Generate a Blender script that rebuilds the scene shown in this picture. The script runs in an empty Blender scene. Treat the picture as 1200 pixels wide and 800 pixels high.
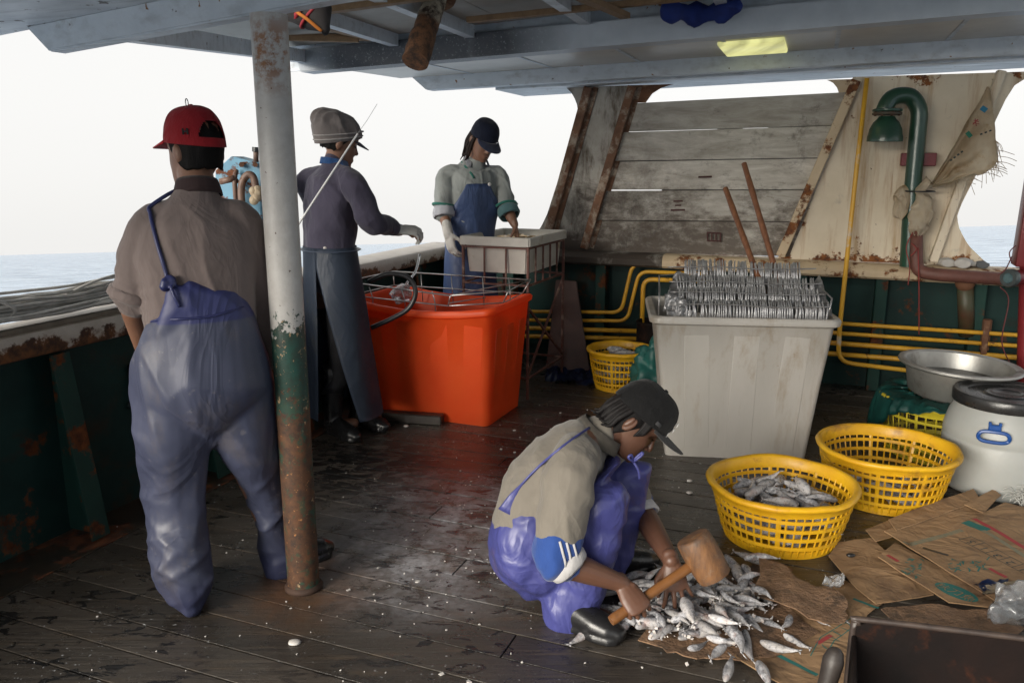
import bpy, bmesh, math, random
from mathutils.bvhtree import BVHTree
from mathutils import Vector, Matrix, Euler, Quaternion, noise
R = math.radians
PI = math.pi
random.seed(7)
SC = bpy.context.scene
COL = SC.collection

# ------------------------------------------------------------------ camera
cam = bpy.data.cameras.new('camera')
cam.lens = 28.8
cam.sensor_width = 36
cam.clip_start = 0.05
cam.clip_end = 60000
camo = bpy.data.objects.new('camera', cam)
COL.objects.link(camo)
camo.location = (0, 0, 1.5)
camo.rotation_euler = (R(90 - 12.339), 0, 0)
SC.camera = camo
SC.render.resolution_x, SC.render.resolution_y = 1024, 682

# ------------------------------------------------------------------ sky, sun, exposure
SUN_EL, SUN_AZ = 18, 221           # azimuth clockwise from +Y, seen from above
SEA_N = Vector((-0.0294, 0.0922, 0.9953)).normalized()
wd = bpy.data.worlds.new('World')
SC.world = wd
wd.use_nodes = True
nt = wd.node_tree
nt.nodes.clear()
wo = nt.nodes.new('ShaderNodeOutputWorld')
bg = nt.nodes.new('ShaderNodeBackground')
sky = nt.nodes.new('ShaderNodeTexSky')
sky.sky_type = 'NISHITA'
sky.sun_disc = False
sky.sun_elevation = R(SUN_EL)
sky.sun_rotation = R(SUN_AZ)
sky.air_density = 1.0
sky.dust_density = 5.0
sky.ozone_density = 1.0
tc = nt.nodes.new('ShaderNodeTexCoord')
vr = nt.nodes.new('ShaderNodeVectorRotate')      # the boat rolls: tip the sky with the sea
vr.rotation_type = 'AXIS_ANGLE'
ax = SEA_N.cross(Vector((0, 0, 1)))
vr.inputs['Axis'].default_value = ax.normalized()
vr.inputs['Angle'].default_value = SEA_N.angle(Vector((0, 0, 1)))
hs = nt.nodes.new('ShaderNodeHueSaturation')
hs.inputs['Saturation'].default_value = 0.22
mx = nt.nodes.new('ShaderNodeMix')               # thin bright overcast veil over the blue
mx.data_type = 'RGBA'
mx.inputs[0].default_value = 0.72
mx.inputs[7].default_value = (9.6, 9.5, 9.3, 1)
nt.links.new(tc.outputs['Generated'], vr.inputs['Vector'])
nt.links.new(vr.outputs[0], sky.inputs['Vector'])
nt.links.new(sky.outputs[0], hs.inputs['Color'])
nt.links.new(hs.outputs[0], mx.inputs[6])
nt.links.new(mx.outputs[2], bg.inputs['Color'])
bg.inputs['Strength'].default_value = 0.0505
nt.links.new(bg.outputs[0], wo.inputs[0])

sl = bpy.data.lights.new('sun', 'SUN')
sl.energy = 2.6
sl.angle = R(34)
sl.color = (1.0, 0.93, 0.82)
so = bpy.data.objects.new('sun', sl)
COL.objects.link(so)
sd = Vector((math.sin(R(SUN_AZ)) * math.cos(R(SUN_EL)), math.cos(R(SUN_AZ)) * math.cos(R(SUN_EL)), math.sin(R(SUN_EL))))
so.rotation_euler = sd.to_track_quat('Z', 'Y').to_euler()
so.location = (8, -2, 8)
vs = SC.view_settings
vs.view_transform = 'Standard'
vs.look = 'None'
vs.exposure = 1.33
vs.gamma = 1.0
vs.use_curve_mapping = False
SC.cycles.max_bounces = 8
SC.cycles.diffuse_bounces = 5
SC.cycles.sample_clamp_indirect = 6

# ------------------------------------------------------------------ materials
MATS = {}


class NB:
    def __init__(s, name):
        s.m = bpy.data.materials.new(name)
        s.m.use_nodes = True
        s.t = s.m.node_tree
        s.b = s.t.nodes['Principled BSDF']
        g = s.t.nodes.new('ShaderNodeNewGeometry')
        s.pos = g.outputs['Position']
        s.geo = g

    def n(s, kind, **kw):
        x = s.t.nodes.new(kind)
        for k, v in kw.items():
            setattr(x, k, v)
        return x

    def link(s, a, b):
        s.t.links.new(a, b)

    def mapping(s, scale=(1, 1, 1), rot=(0, 0, 0), loc=(0, 0, 0), src=None):
        x = s.n('ShaderNodeMapping')
        x.inputs['Scale'].default_value = scale
        x.inputs['Rotation'].default_value = rot
        x.inputs['Location'].default_value = loc
        s.link(src or s.pos, x.inputs['Vector'])
        return x.outputs[0]

    def noise(s, vec, scale, detail=5, rough=.6, dist=0.):
        x = s.n('ShaderNodeTexNoise')
        x.inputs['Scale'].default_value = scale
        x.inputs['Detail'].default_value = detail
        x.inputs['Roughness'].default_value = rough
        x.inputs['Distortion'].default_value = dist
        s.link(vec, x.inputs['Vector'])
        return x.outputs['Fac']

    def ramp(s, f, a, b, lo=0., hi=1.):
        x = s.n('ShaderNodeMapRange')
        x.clamp = True
        x.inputs[1].default_value = a
        x.inputs[2].default_value = b
        x.inputs[3].default_value = lo
        x.inputs[4].default_value = hi
        s.link(f, x.inputs[0])
        return x.outputs[0]

    def mix(s, f, a, b):
        x = s.n('ShaderNodeMix', data_type='RGBA')
        for i, v in ((0, f), (6, a), (7, b)):
            if isinstance(v, (int, float)):
                x.inputs[i].default_value = v if i == 0 else (v, v, v, 1)
            elif isinstance(v, tuple):
                x.inputs[i].default_value = v + (1,) if len(v) == 3 else v
            else:
                s.link(v, x.inputs[i])
        return x.outputs[2]

    def math(s, op, a, b=0.):
        x = s.n('ShaderNodeMath', operation=op)
        for i, v in ((0, a), (1, b)):
            if isinstance(v, (int, float)):
                x.inputs[i].default_value = v
            else:
                s.link(v, x.inputs[i])
        return x.outputs[0]

    def blob(s, c, r, soft=.5):
        """1 inside a patch round the floor point c, falling to 0 at r."""
        d = s.n('ShaderNodeVectorMath', operation='DISTANCE')
        s.link(s.pos, d.inputs[0])
        d.inputs[1].default_value = c
        return s.ramp(d.outputs['Value'], r, r * soft)

    def sep(s):
        x = s.n('ShaderNodeSeparateXYZ')
        s.link(s.pos, x.inputs[0])
        return x.outputs

    def setc(s, v):
        if isinstance(v, tuple):
            s.b.inputs['Base Color'].default_value = v + (1,)
        else:
            s.link(v, s.b.inputs['Base Color'])

    def setr(s, v):
        if isinstance(v, (int, float)):
            s.b.inputs['Roughness'].default_value = v
        else:
            s.link(v, s.b.inputs['Roughness'])

    def bump(s, h, strength=.3, dist=.01, normal=None):
        x = s.n('ShaderNodeBump')
        x.inputs['Strength'].default_value = strength
        x.inputs['Distance'].default_value = dist
        s.link(h, x.inputs['Height'])
        if normal is not None:
            s.link(normal, x.inputs['Normal'])
        s.link(x.outputs[0], s.b.inputs['Normal'])
        return x.outputs[0]


def mat(name, c1, c2=None, scale=6., rough=.6, metal=0., bump=.15, bscale=60., bdist=.004, stretch=(1, 1, 1), rot=(0, 0, 0),
        rust=None, dirt=None, spec=.5, r2=None, trans=0., sss=0., coat=0., alpha=1., rustcol=((.16, .05, .015), (.05, .018, .01)), rscale=5., vary=0., wrinkle=None, glow=0.):
    k = NB(name)
    b = k.b
    v = k.mapping(stretch, rot)
    c2 = c2 or tuple(x * .78 for x in c1)
    f = k.noise(v, scale)
    col = k.mix(k.ramp(f, .3, .7), c1, c2)
    if vary:
        oi = k.n('ShaderNodeObjectInfo')
        h = k.n('ShaderNodeHueSaturation')
        k.link(k.ramp(oi.outputs['Random'], 0, 1, 1 - vary, 1 + vary), h.inputs['Value'])
        k.link(col, h.inputs['Color'])
        col = h.outputs[0]
    rg = rough
    if r2 is not None:
        rg = k.ramp(k.noise(v, scale * 1.7), .3, .7, rough, r2)
    if dirt:
        thr, dc = dirt
        df = k.ramp(k.noise(v, scale * .8, 8, .7, .3), thr, thr + .12)
        col = k.mix(df, col, dc)
    if rust:
        rf = k.ramp(k.noise(k.pos, rscale, 9, .68), rust, rust + .05)
        rc = k.mix(k.ramp(k.noise(k.pos, rscale * 5, 6), .35, .65), rustcol[0], rustcol[1])
        col = k.mix(rf, col, rc)
        if isinstance(rg, (int, float)):
            rg = k.ramp(rf, 0, 1, rg, .85)
    k.setc(col)
    k.setr(rg)
    b.inputs['Metallic'].default_value = metal
    b.inputs['Specular IOR Level'].default_value = spec
    if trans:
        b.inputs['Transmission Weight'].default_value = trans
    if sss:
        b.inputs['Subsurface Weight'].default_value = sss
        b.inputs['Subsurface Radius'].default_value = (.02, .008, .004) if sss < .5 else (.12, .04, .015)
        b.inputs['Subsurface Scale'].default_value = .3 if sss < .5 else .5
    if coat:
        b.inputs['Coat Weight'].default_value = coat
        b.inputs['Coat Roughness'].default_value = .15
    if alpha < 1:
        b.inputs['Alpha'].default_value = alpha
    nrm = None
    if wrinkle:
        ws, wst = wrinkle
        wv = k.mapping((1, 1, .55), (.2, .1, .3))
        w1 = k.noise(wv, ws, 3, .5, 1.2)
        w1 = k.math('ABSOLUTE', k.math('SUBTRACT', w1, .5))
        w2 = k.math('ABSOLUTE', k.math('SUBTRACT', k.noise(wv, ws * 2.3, 3, .5, .8), .5))
        nrm = k.bump(k.math('ADD', k.ramp(w1, 0, .16, 1, 0), k.math('MULTIPLY', k.ramp(w2, 0, .14, 1, 0), .5)), wst, .012)
    if bump:
        k.bump(k.noise(v, bscale, 6, .65), bump, bdist, nrm)
    if glow:                                                     # thin plastic or cloth that lets light through
        tb = k.n('ShaderNodeBsdfTranslucent')
        k.link(k.b.inputs['Base Color'].links[0].from_socket, tb.inputs['Color'])
        ms = k.n('ShaderNodeMixShader')
        ms.inputs[0].default_value = glow
        out = [n_ for n_ in k.t.nodes if n_.type == 'OUTPUT_MATERIAL'][0]
        k.link(k.b.outputs[0], ms.inputs[1])
        k.link(tb.outputs[0], ms.inputs[2])
        k.link(ms.outputs[0], out.inputs['Surface'])
    MATS[name] = k.m
    return k.m


# ------------------------------------------------------------------ object helpers
MTX = {}


def _link(o, parent):
    COL.objects.link(o)
    if parent is not None:
        o.parent = parent


def thing(name, label, cat, loc=(0, 0, 0), rot=(0, 0, 0), group=None):
    o = bpy.data.objects.new(name, None)
    o.empty_display_size = .1
    COL.objects.link(o)
    o.location = loc
    o.rotation_euler = rot if isinstance(rot, (tuple, Euler)) else (0, 0, rot)
    o['label'] = label
    o['category'] = cat
    if group:
        o['group'] = group
    MTX[o.name] = Matrix.Translation(loc) @ Euler(o.rotation_euler).to_matrix().to_4x4()
    return o


def tag(o, label, cat, group=None, kind=None):
    o['label'] = label
    o['category'] = cat
    if group:
        o['group'] = group
    if kind:
        o['kind'] = kind
    return o


def obj(name, bm, m, parent=None, world=False, smooth=True, loc=None, auto=None, label=None):
    """Link a bmesh (or mesh) as one mesh object. world: its coordinates are world ones."""
    if isinstance(bm, bmesh.types.BMesh):
        me = bpy.data.meshes.new(name)
        if world and parent is not None:
            bm.transform(MTX[parent.name].inverted())
        if loc is not None:
            bm.transform(Matrix.Translation(-Vector(loc)))
        bmesh.ops.recalc_face_normals(bm, faces=bm.faces)
        bm.to_mesh(me)
        bm.free()
    else:
        me = bm
        if world and parent is not None:
            me.transform(MTX[parent.name].inverted())
        if loc is not None:
            me.transform(Matrix.Translation(-Vector(loc)))
    for x in (m if isinstance(m, (list, tuple)) else [m]):
        me.materials.append(x)
    me.shade_smooth() if smooth else me.shade_flat()
    o = bpy.data.objects.new(name, me)
    if loc is not None:
        o.location = loc
    _link(o, parent)
    if smooth and auto is not None:
        me.set_sharp_from_angle(angle=R(auto))
    if parent is not None:
        MTX[o.name] = MTX.get(parent.name, Matrix())
    else:
        MTX[o.name] = Matrix.Translation(loc) if loc is not None else Matrix()
    if label:
        o['label'] = label
    return o


def dup(o, parent=None, loc=None, rot=None, label=None):
    c = o.copy()
    COL.objects.link(c)
    if parent is not None:
        c.parent = parent
    if loc is not None:
        c.location = loc
    if rot is not None:
        c.rotation_euler = rot if not isinstance(rot, (int, float)) else (0, 0, rot)
    if label:
        c['label'] = label
    for ch in o.children:
        dup(ch, c)
    return c


def BM():
    return bmesh.new()


def box(bm, c, s, rot=None, bev=0., seg=1):
    M = Matrix.Translation(c)
    if rot is not None:
        M = M @ (rot.to_4x4() if hasattr(rot, 'to_4x4') else Euler(rot).to_matrix().to_4x4())
    r = bmesh.ops.create_cube(bm, size=1, matrix=M @ Matrix.Diagonal((*s, 1)))
    if bev:
        es = list({e for v in r['verts'] for e in v.link_edges})
        bmesh.ops.bevel(bm, geom=es, offset=bev, segments=seg, affect='EDGES', profile=.5, clamp_overlap=True)


def beam(bm, p0, p1, w, h, up=(0, 0, 1), bev=0.):
    """A rectangular bar from p0 to p1: w across, h along up."""
    p0, p1 = Vector(p0), Vector(p1)
    d = (p1 - p0)
    L = d.length
    d.normalize()
    u = Vector(up)
    x = d.cross(u).normalized()
    u = x.cross(d)
    M = Matrix((x, d, u)).transposed()
    box(bm, (p0 + p1) / 2, (w, L, h), M, bev)


def frames(pts, ref):
    out = []
    n = len(pts)
    ref = Vector(ref)
    for i in range(n):
        t = (pts[min(i + 1, n - 1)] - pts[max(i - 1, 0)]).normalized()
        s = ref - t * ref.dot(t)
        if s.length < 1e-4:
            s = t.orthogonal()
        s.normalize()
        out.append((s, t.cross(s)))
        ref = s
    return out


def rings(bm, loops, close=True, cap0=True, cap1=True):
    vs_ = [[bm.verts.new(p) for p in L] for L in loops]
    n = len(vs_[0])
    for a, b in zip(vs_, vs_[1:]):
        for i in range(n if close else n - 1):
            j = (i + 1) % n
            bm.faces.new((a[i], a[j], b[j], b[i]))
    if close and cap0:
        bm.faces.new(list(reversed(vs_[0])))
    if close and cap1:
        bm.faces.new(vs_[-1])
    return vs_


def tube(bm, pts, rad, ref=(1, 0, 0), n=12, cap=True, rnd=False, sq=1.):
    """Loft of ellipses (a along ref, b across) along pts; rnd rounds the ends; sq < 1 squares them."""
    pts = [Vector(p) for p in pts]
    rad = [(r, r) if isinstance(r, (int, float)) else tuple(r) for r in rad]
    if rnd:
        a, b = pts[0], pts[-1]
        d0 = (pts[0] - pts[1]).normalized()
        d1 = (pts[-1] - pts[-2]).normalized()
        r0, r1 = min(rad[0]), min(rad[-1])
        P, Q = [], []
        for t in (1., .85, .5):
            k = math.sqrt(max(0.002, 1 - t * t))
            P.append(a + d0 * r0 * t)
            Q.append((rad[0][0] * k, rad[0][1] * k))
        P2, Q2 = [], []
        for t in (.5, .85, 1.):
            k = math.sqrt(max(0.002, 1 - t * t))
            P2.append(b + d1 * r1 * t)
            Q2.append((rad[-1][0] * k, rad[-1][1] * k))
        pts = P + pts + P2
        rad = Q + rad + Q2
    fr = frames(pts, ref)
    loops = []
    for p, (a, b), (s, w) in zip(pts, rad, fr):
        L = []
        for i in range(n):
            th = 2 * PI * i / n
            c_, s_ = math.cos(th), math.sin(th)
            if sq != 1.:
                c_ = math.copysign(abs(c_) ** sq, c_)
                s_ = math.copysign(abs(s_) ** sq, s_)
            L.append(p + s * (a * c_) + w * (b * s_))
        loops.append(L)
    rings(bm, loops, True, cap, cap)


def spline(pts, k=6, closed=False):
    pts = [Vector(p) for p in pts]
    n = len(pts)
    out = []
    for i in range(n if closed else n - 1):
        if closed:
            p0, p1, p2, p3 = (pts[(i + q) % n] for q in (-1, 0, 1, 2))
        else:
            p0, p1, p2, p3 = pts[max(i - 1, 0)], pts[i], pts[i + 1], pts[min(i + 2, n - 1)]
        for j in range(k):
            t = j / k
            out.append(.5 * ((2 * p1) + (p2 - p0) * t + (2 * p0 - 5 * p1 + 4 * p2 - p3) * t * t + (3 * p1 - p0 - 3 * p2 + p3) * t ** 3))
    if not closed:
        out.append(pts[-1])
    return out


def fillet(pts, r, k=5):
    """Round the corners of a pipe run."""
    pts = [Vector(p) for p in pts]
    out = [pts[0]]
    for a, b, c in zip(pts, pts[1:], pts[2:]):
        d0, d1 = (a - b), (c - b)
        q = min(r, d0.length * .49, d1.length * .49)
        s, e = b + d0.normalized() * q, b + d1.normalized() * q
        for i in range(k + 1):
            t = i / k
            out.append(s * (1 - t) ** 2 + b * 2 * t * (1 - t) + e * t * t)
    out.append(pts[-1])
    return out


def pipe(bm, pts, r, n=10, ref=(.13, .31, .94)):
    tube(bm, pts, [r] * len(pts), ref, n)


def ringtube(bm, c, rx, ry, r, n=48, m=8, rot=None):
    pts = []
    for i in range(n):
        t = 2 * PI * i / n
        pts.append(Vector((rx * math.cos(t), ry * math.sin(t), 0)))
    loops = []
    for i in range(n):
        t = (pts[(i + 1) % n] - pts[i - 1]).normalized()
        o = t.cross(Vector((0, 0, 1)))
        loops.append([Vector(c) + pts[i] + o * (r[0] * math.cos(2 * PI * j / m)) + Vector((0, 0, 1)) * (r[1] * math.sin(2 * PI * j / m)) for j in range(m)])
    loops.append(loops[0])
    vs_ = rings(bm, loops, True, False, False)
    bmesh.ops.remove_doubles(bm, verts=[v for L in (vs_[0], vs_[-1]) for v in L], dist=1e-6)


def lathe(bm, prof, c=(0, 0, 0), n=32, cap0=True, cap1=True):
    rings(bm, [[Vector(c) + Vector((r * math.cos(2 * PI * i / n), r * math.sin(2 * PI * i / n), z)) for i in range(n)] for r, z in prof], True, cap0, cap1)


def plate(bm, poly, M, th):
    """Polygon (2-D points) put in the frame M's x,y and thickened along its z."""
    a = [bm.verts.new(M @ Vector((x, y, 0))) for x, y in poly]
    b = [bm.verts.new(M @ Vector((x, y, th))) for x, y in poly]
    n = len(poly)
    fs = [bm.faces.new(list(reversed(a))), bm.faces.new(b)]
    for i in range(n):
        j = (i + 1) % n
        bm.faces.new((a[i], a[j], b[j], b[i]))
    return fs


def sphere(bm, c, r, u=16, v=10, M=None):
    if isinstance(r, (int, float)):
        r = (r, r, r)
    T = Matrix.Translation(c) @ (M.to_4x4() if M is not None else Matrix()) @ Matrix.Diagonal((*r, 1))
    bmesh.ops.create_uvsphere(bm, u_segments=u, v_segments=v, radius=1, matrix=T)


def remesh(bm, vox, smooth=4, fold=None):
    """Weld overlapping lofts into one continuous surface."""
    me = bpy.data.meshes.new('tmp')
    bm.normal_update()
    bmesh.ops.recalc_face_normals(bm, faces=bm.faces)
    bm.to_mesh(me)
    bm.free()
    o = bpy.data.objects.new('tmp', me)
    COL.objects.link(o)
    r = o.modifiers.new('r', 'REMESH')
    r.mode = 'VOXEL'
    r.voxel_size = vox
    if smooth:
        s = o.modifiers.new('s', 'SMOOTH')
        s.factor = .5
        s.iterations = smooth
    dg = bpy.context.evaluated_depsgraph_get()
    out = bpy.data.meshes.new_from_object(o.evaluated_get(dg))
    bpy.data.objects.remove(o)
    bpy.data.meshes.remove(me)
    if fold:
        for v, nn in [(v, v.normal.copy()) for v in out.vertices]:
            v.co += nn * fold(v.co)
        b2 = bmesh.new()
        b2.from_mesh(out)
        for _ in range(2):
            bmesh.ops.smooth_vert(b2, verts=b2.verts, factor=.5, use_axis_x=True, use_axis_y=True, use_axis_z=True)
        b2.to_mesh(out)
        b2.free()
    return out


def ridge(p, s, seed=0., sharp=1.):
    """Cloth-fold height in -1..1: crests narrow, troughs wide."""
    q = Vector((p[0] * s[0] + seed, p[1] * s[1] + seed * 1.7, p[2] * s[2] - seed))
    n_ = noise.noise(q)
    return 1 - 2 * min(1, abs(n_) * 2.2) ** sharp


def crease(p, s, seed=0., w=5.):
    """Narrow raised folds, as stiff cloth makes."""
    q = Vector((p[0] * s[0] + seed, p[1] * s[1] - seed * 1.3, p[2] * s[2] + seed * .6))
    q += Vector((noise.noise(q * 1.7 + Vector((9, 2, 4))), noise.noise(q * 1.7), 0)) * .35
    return max(0., 1 - abs(noise.noise(q)) * w) ** 1.4


# ------------------------------------------------------------------ ship frame: planks run along U, the ship's side stands W0 + s U
TH = R(22)
PU = Vector((math.cos(TH), -math.sin(TH), 0))
PV = Vector((math.sin(TH), math.cos(TH), 0))
TW = R(20)
WU = Vector((math.cos(TW), -math.sin(TW), 0))
WN = Vector((math.sin(TW), math.cos(TW), 0))
W0 = Vector((.523, 6.093, 0))


def W(s, z, off=0.):
    return W0 + WU * s + WN * off + Vector((0, 0, z))


def WM(off=0.):
    """Frame with x along the ship's side, y up, z towards the deck."""
    M = Matrix((WU, Vector((0, 0, 1)), -WN)).transposed().to_4x4()
    M.translation = W0 + WN * off
    return M


def DK(u, v, z=0.):
    return PU * u + PV * v + Vector((0, 0, z))

# ================================================================== MATERIALS OF THE PLACE
def plank_material():
    k = NB('deck_wood')
    rv = k.mapping((1, 1, 1), (0, 0, TH))
    g = k.mapping((1.3, 26, 1), (0, 0, TH))
    oi = k.n('ShaderNodeObjectInfo')
    off = k.n('ShaderNodeVectorMath', operation='ADD')
    k.link(g, off.inputs[0])
    k.link(oi.outputs['Random'], off.inputs[1])
    grain = k.noise(off.outputs[0], 3.2, 8, .65, .3)
    big = k.noise(rv, 1.6, 4, .6)
    col = k.mix(k.ramp(grain, .3, .72), (.027, .023, .020), (.088, .074, .060))
    col = k.mix(k.ramp(big, .42, .68), col, (.058, .05, .041))
    hv = k.n('ShaderNodeHueSaturation')
    k.link(k.ramp(oi.outputs['Random'], 0, 1, .72, 1.28), hv.inputs['Value'])
    k.link(col, hv.inputs['Color'])
    col = hv.outputs[0]
    # brown worn streaks
    br = k.noise(k.mapping((1, 7, 1), (0, 0, TH)), 2.3, 5, .6)
    col = k.mix(k.ramp(br, .56, .74, 0, .65), col, (.105, .075, .048))
    fine = k.noise(rv, 34, 7, .7, .5)
    mid = k.noise(rv, 7, 7, .68, .6)
    # blood washed over the boards beside the orange bin
    rb = k.math('MAXIMUM', k.blob((-0.044,3.983,0), .75, .25), k.blob((0.297,4.539,0), .62, .2))
    rb = k.math('MULTIPLY', rb, k.ramp(mid, .36, .58))
    col = k.mix(k.math('MULTIPLY', rb, .75), col, (.062, .012, .012))
    # salt and scale residue
    sb = k.math('MAXIMUM', k.blob((-0.279,3.325,0), .60, .1), k.blob((-0.363,2.917,0), .55, .1))
    sb = k.math('MAXIMUM', sb, k.math('MULTIPLY', k.blob((0.154,3.025,0), .4, .1), .7))
    sa = k.math('MULTIPLY', sb, k.ramp(mid, .36, .60))
    sa = k.math('MULTIPLY', sa, k.ramp(fine, .33, .62, .25, 1))
    col = k.mix(k.math('MULTIPLY', sa, .85), col, (.46, .46, .49))
    fl = k.math('MULTIPLY', k.ramp(k.noise(rv, 60, 3, .5), .66, .7), k.ramp(k.noise(rv, 2.1, 3), .44, .6))
    col = k.mix(k.math('MULTIPLY', fl, .8), col, (.42, .43, .44))
    # rust bled from the post
    ru = k.math('MULTIPLY', k.blob((-0.743,2.69,0), .34, .25), k.ramp(mid, .3, .6))
    col = k.mix(k.math('MULTIPLY', ru, .85), col, (.12, .058, .026))
    # black wet patches
    wet = k.noise(k.mapping((1, 2.2, 1), (0, 0, TH), (3, 1, 0)), 8.5, 6, .62, .9)
    wm = k.math('MULTIPLY', k.ramp(wet, .56, .6), k.ramp(k.noise(rv, 1.1, 3), .40, .58))
    wl = k.math('MULTIPLY', k.blob((-0.822,3.922,0), .75, .2), k.ramp(wet, .44, .5))
    wm = k.math('MAXIMUM', wm, wl)
    col = k.mix(k.math('MULTIPLY', wm, .88), col, (.008, .008, .009))
    k.setc(col)
    rg = k.ramp(mid, .3, .7, .20, .44)
    rg = k.mix(wm, rg, .22)
    rg = k.mix(rb, rg, .24)
    k.setr(rg)
    k.b.inputs['Specular IOR Level'].default_value = .5
    h = k.math('ADD', k.math('MULTIPLY', grain, .8), k.math('MULTIPLY', fine, .5))
    k.bump(h, .55, .006)
    return k.m


M_PLANK = plank_material()
M_CAULK = mat('deck_caulk', (.007, .006, .006), (.014, .011, .009), 20, .95, spec=.1)
M_WATERWAY = mat('waterway_steel', (.022, .020, .016), (.05, .034, .02), 6, .55, rust=.5, rscale=4)


def roof_paint(name, c1, c2, spots=.0):
    """Old white ship's paint: cloudy, brush-streaked, peppered with rust spots and dark chips."""
    k = NB(name)
    v = k.mapping((1, 1, 1))
    c = k.mix(k.ramp(k.noise(v, 4, 8, .65), .32, .7), c1, c2)
    st = k.noise(k.mapping((2, 14, 9), (0, 0, TW)), 2., 6, .6)
    c = k.mix(k.ramp(st, .50, .70, 0, .45), c, (.30, .31, .32))
    c = k.mix(k.ramp(k.noise(v, 3.2, 9, .75), .58, .68, 0, .7), c, (.26, .24, .21))
    c = k.mix(k.ramp(k.noise(v, 17, 4, .6), .69 - spots, .72 - spots), c, (.10, .085, .08))
    c = k.mix(k.ramp(k.noise(v, 25, 3, .5), .70, .73), c, (.22, .10, .035))
    k.setc(c)
    k.setr(k.ramp(st, .4, .7, .36, .6))
    k.bump(k.math('ADD', k.noise(v, 40, 6, .7), k.math('MULTIPLY', k.noise(v, 3, 3), 2.)), .25, .006)
    return k.m


M_ROOF = roof_paint('roof_white_paint', (.63, .68, .73), (.50, .55, .60))
M_SLAB = roof_paint('roof_mottled_paint', (.80, .84, .88), (.56, .60, .65), .05)
M_CEIL = mat('ceiling_board', (.40, .39, .36), (.30, .28, .25), 5, .6, dirt=(.6, (.16, .11, .07)))
M_SOFFIT = mat('soffit_white', (.62, .60, .55), (.52, .50, .46), 6, .35, dirt=(.64, (.30, .26, .20)))
M_SEAM = mat('seam_dark', (.10, .10, .10), rough=.8)
M_BATTEN = mat('raw_wood_batten', (.30, .19, .10), (.19, .115, .06), 4, .7, stretch=(6, 1, 6), bump=.2)


def cream_material(name, base, low, heavy):
    """Cream gloss gone chalky: run-down rust streaks, brown weeping patches and chipped spots."""
    k = NB(name)
    v = k.mapping((1, 1, 1))
    n1 = k.noise(v, 2.6, 6)
    c = k.mix(k.ramp(n1, .35, .68), base, low)
    st = k.noise(k.mapping((9, 9, .8)), 1.5, 7, .65)
    c = k.mix(k.ramp(st, .50, .66, 0, .8), c, (.44, .28, .14))
    st2 = k.noise(k.mapping((22, 22, 1.6), (0, 0, 0), (4, 2, 1)), 1.5, 5, .6)
    c = k.mix(k.ramp(st2, .64, .73, 0, .6), c, (.34, .17, .07))
    c = k.mix(k.ramp(k.noise(v, 7, 8, .7), .60, .70, 0, .5), c, (.36, .32, .27))
    z = k.sep()[2]
    ed = k.math('ADD', k.noise(v, 6, 9, .72), k.math('MAXIMUM', k.ramp(z, .99, .86, 0, .14 * heavy), k.ramp(z, 1.93, 2.03, 0, .10 * heavy)))
    r_ = k.ramp(ed, .635, .67)
    c = k.mix(r_, c, k.mix(k.ramp(k.noise(v, 30, 6), .4, .6), (.24, .085, .02), (.09, .03, .012)))
    sp = k.noise(v, 38, 3)
    c = k.mix(k.ramp(sp, .72, .74), c, (.12, .05, .02))
    k.setc(c)
    k.setr(k.ramp(r_, 0, 1, .5, .85))
    k.bump(k.math('ADD', k.noise(v, 40, 6, .65), r_), .25, .005)
    return k.m


M_CREAM = cream_material('cream_paint', (.76, .67, .52), (.64, .55, .41), 1.3)
M_CREAMR = mat('cream_paint_rusty', (.62, .50, .34), (.50, .38, .24), 4, .5, rust=.53, rscale=6, rustcol=((.24, .085, .02), (.08, .026, .012)))
M_GREEN = mat('green_hull_paint', (.012, .038, .034), (.006, .020, .019), 3, .55, rust=.60, rscale=3.2, dirt=(.56, (.026, .019, .012)), spec=.18)
M_GREENL = mat('green_frame_paint', (.013, .045, .036), (.009, .030, .026), 4, .6, rust=.54, rscale=5, dirt=(.58, (.02, .02, .016)), spec=.2)
M_YELLOW = mat('yellow_pipe_paint', (.72, .40, .03), (.52, .26, .02), 9, .42, rust=.60, rscale=12, dirt=(.58, (.34, .17, .03)), rustcol=((.25, .10, .02), (.10, .04, .015)))
M_REDPAINT = mat('red_oxide_paint', (.22, .02, .025), (.14, .014, .018), 5, .4, rust=.64, rscale=8)
M_RUST = mat('rusty_steel', (.17, .075, .036), (.075, .034, .02), 9, .85, bump=.5, bscale=70, dirt=(.54, (.30, .19, .11)))
M_RUSTDK = mat('dark_rusty_steel', (.012, .007, .006), (.006, .005, .005), 7, .8, bump=.5, spec=.15, dirt=(.57, (.045, .015, .007)))
M_PIPEGREEN = mat('green_vent_paint', (.022, .075, .045), (.014, .05, .032), 9, .3, rust=.70, rscale=12, coat=.3)


def grime_panel(name, c1, c2):
    """Weathered off-white plate, dirtier where hands and hooks rub low down, streaked with rust."""
    k = NB(name)
    v = k.mapping((1, 1, 1))
    st = k.mapping((2.2, 2.2, .5))
    a = k.noise(v, 3.5, 9, .7, .4)
    col = k.mix(k.ramp(a, .35, .65), c1, c2)
    s_ = k.noise(st, 4.5, 8, .7)
    col = k.mix(k.ramp(s_, .52, .66), col, (.10, .075, .05))
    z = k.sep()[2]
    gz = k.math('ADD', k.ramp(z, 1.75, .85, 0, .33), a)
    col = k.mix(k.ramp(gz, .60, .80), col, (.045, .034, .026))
    r_ = k.noise(v, 11, 6, .6)
    col = k.mix(k.ramp(r_, .67, .71), col, (.22, .07, .02))
    k.setc(col)
    k.setr(.68)
    k.bump(k.noise(v, 45, 7, .7), .3, .006)
    return k.m


M_PANEL = grime_panel('grimy_steel_panel', (.44, .42, .38), (.28, .26, .23))


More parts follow.
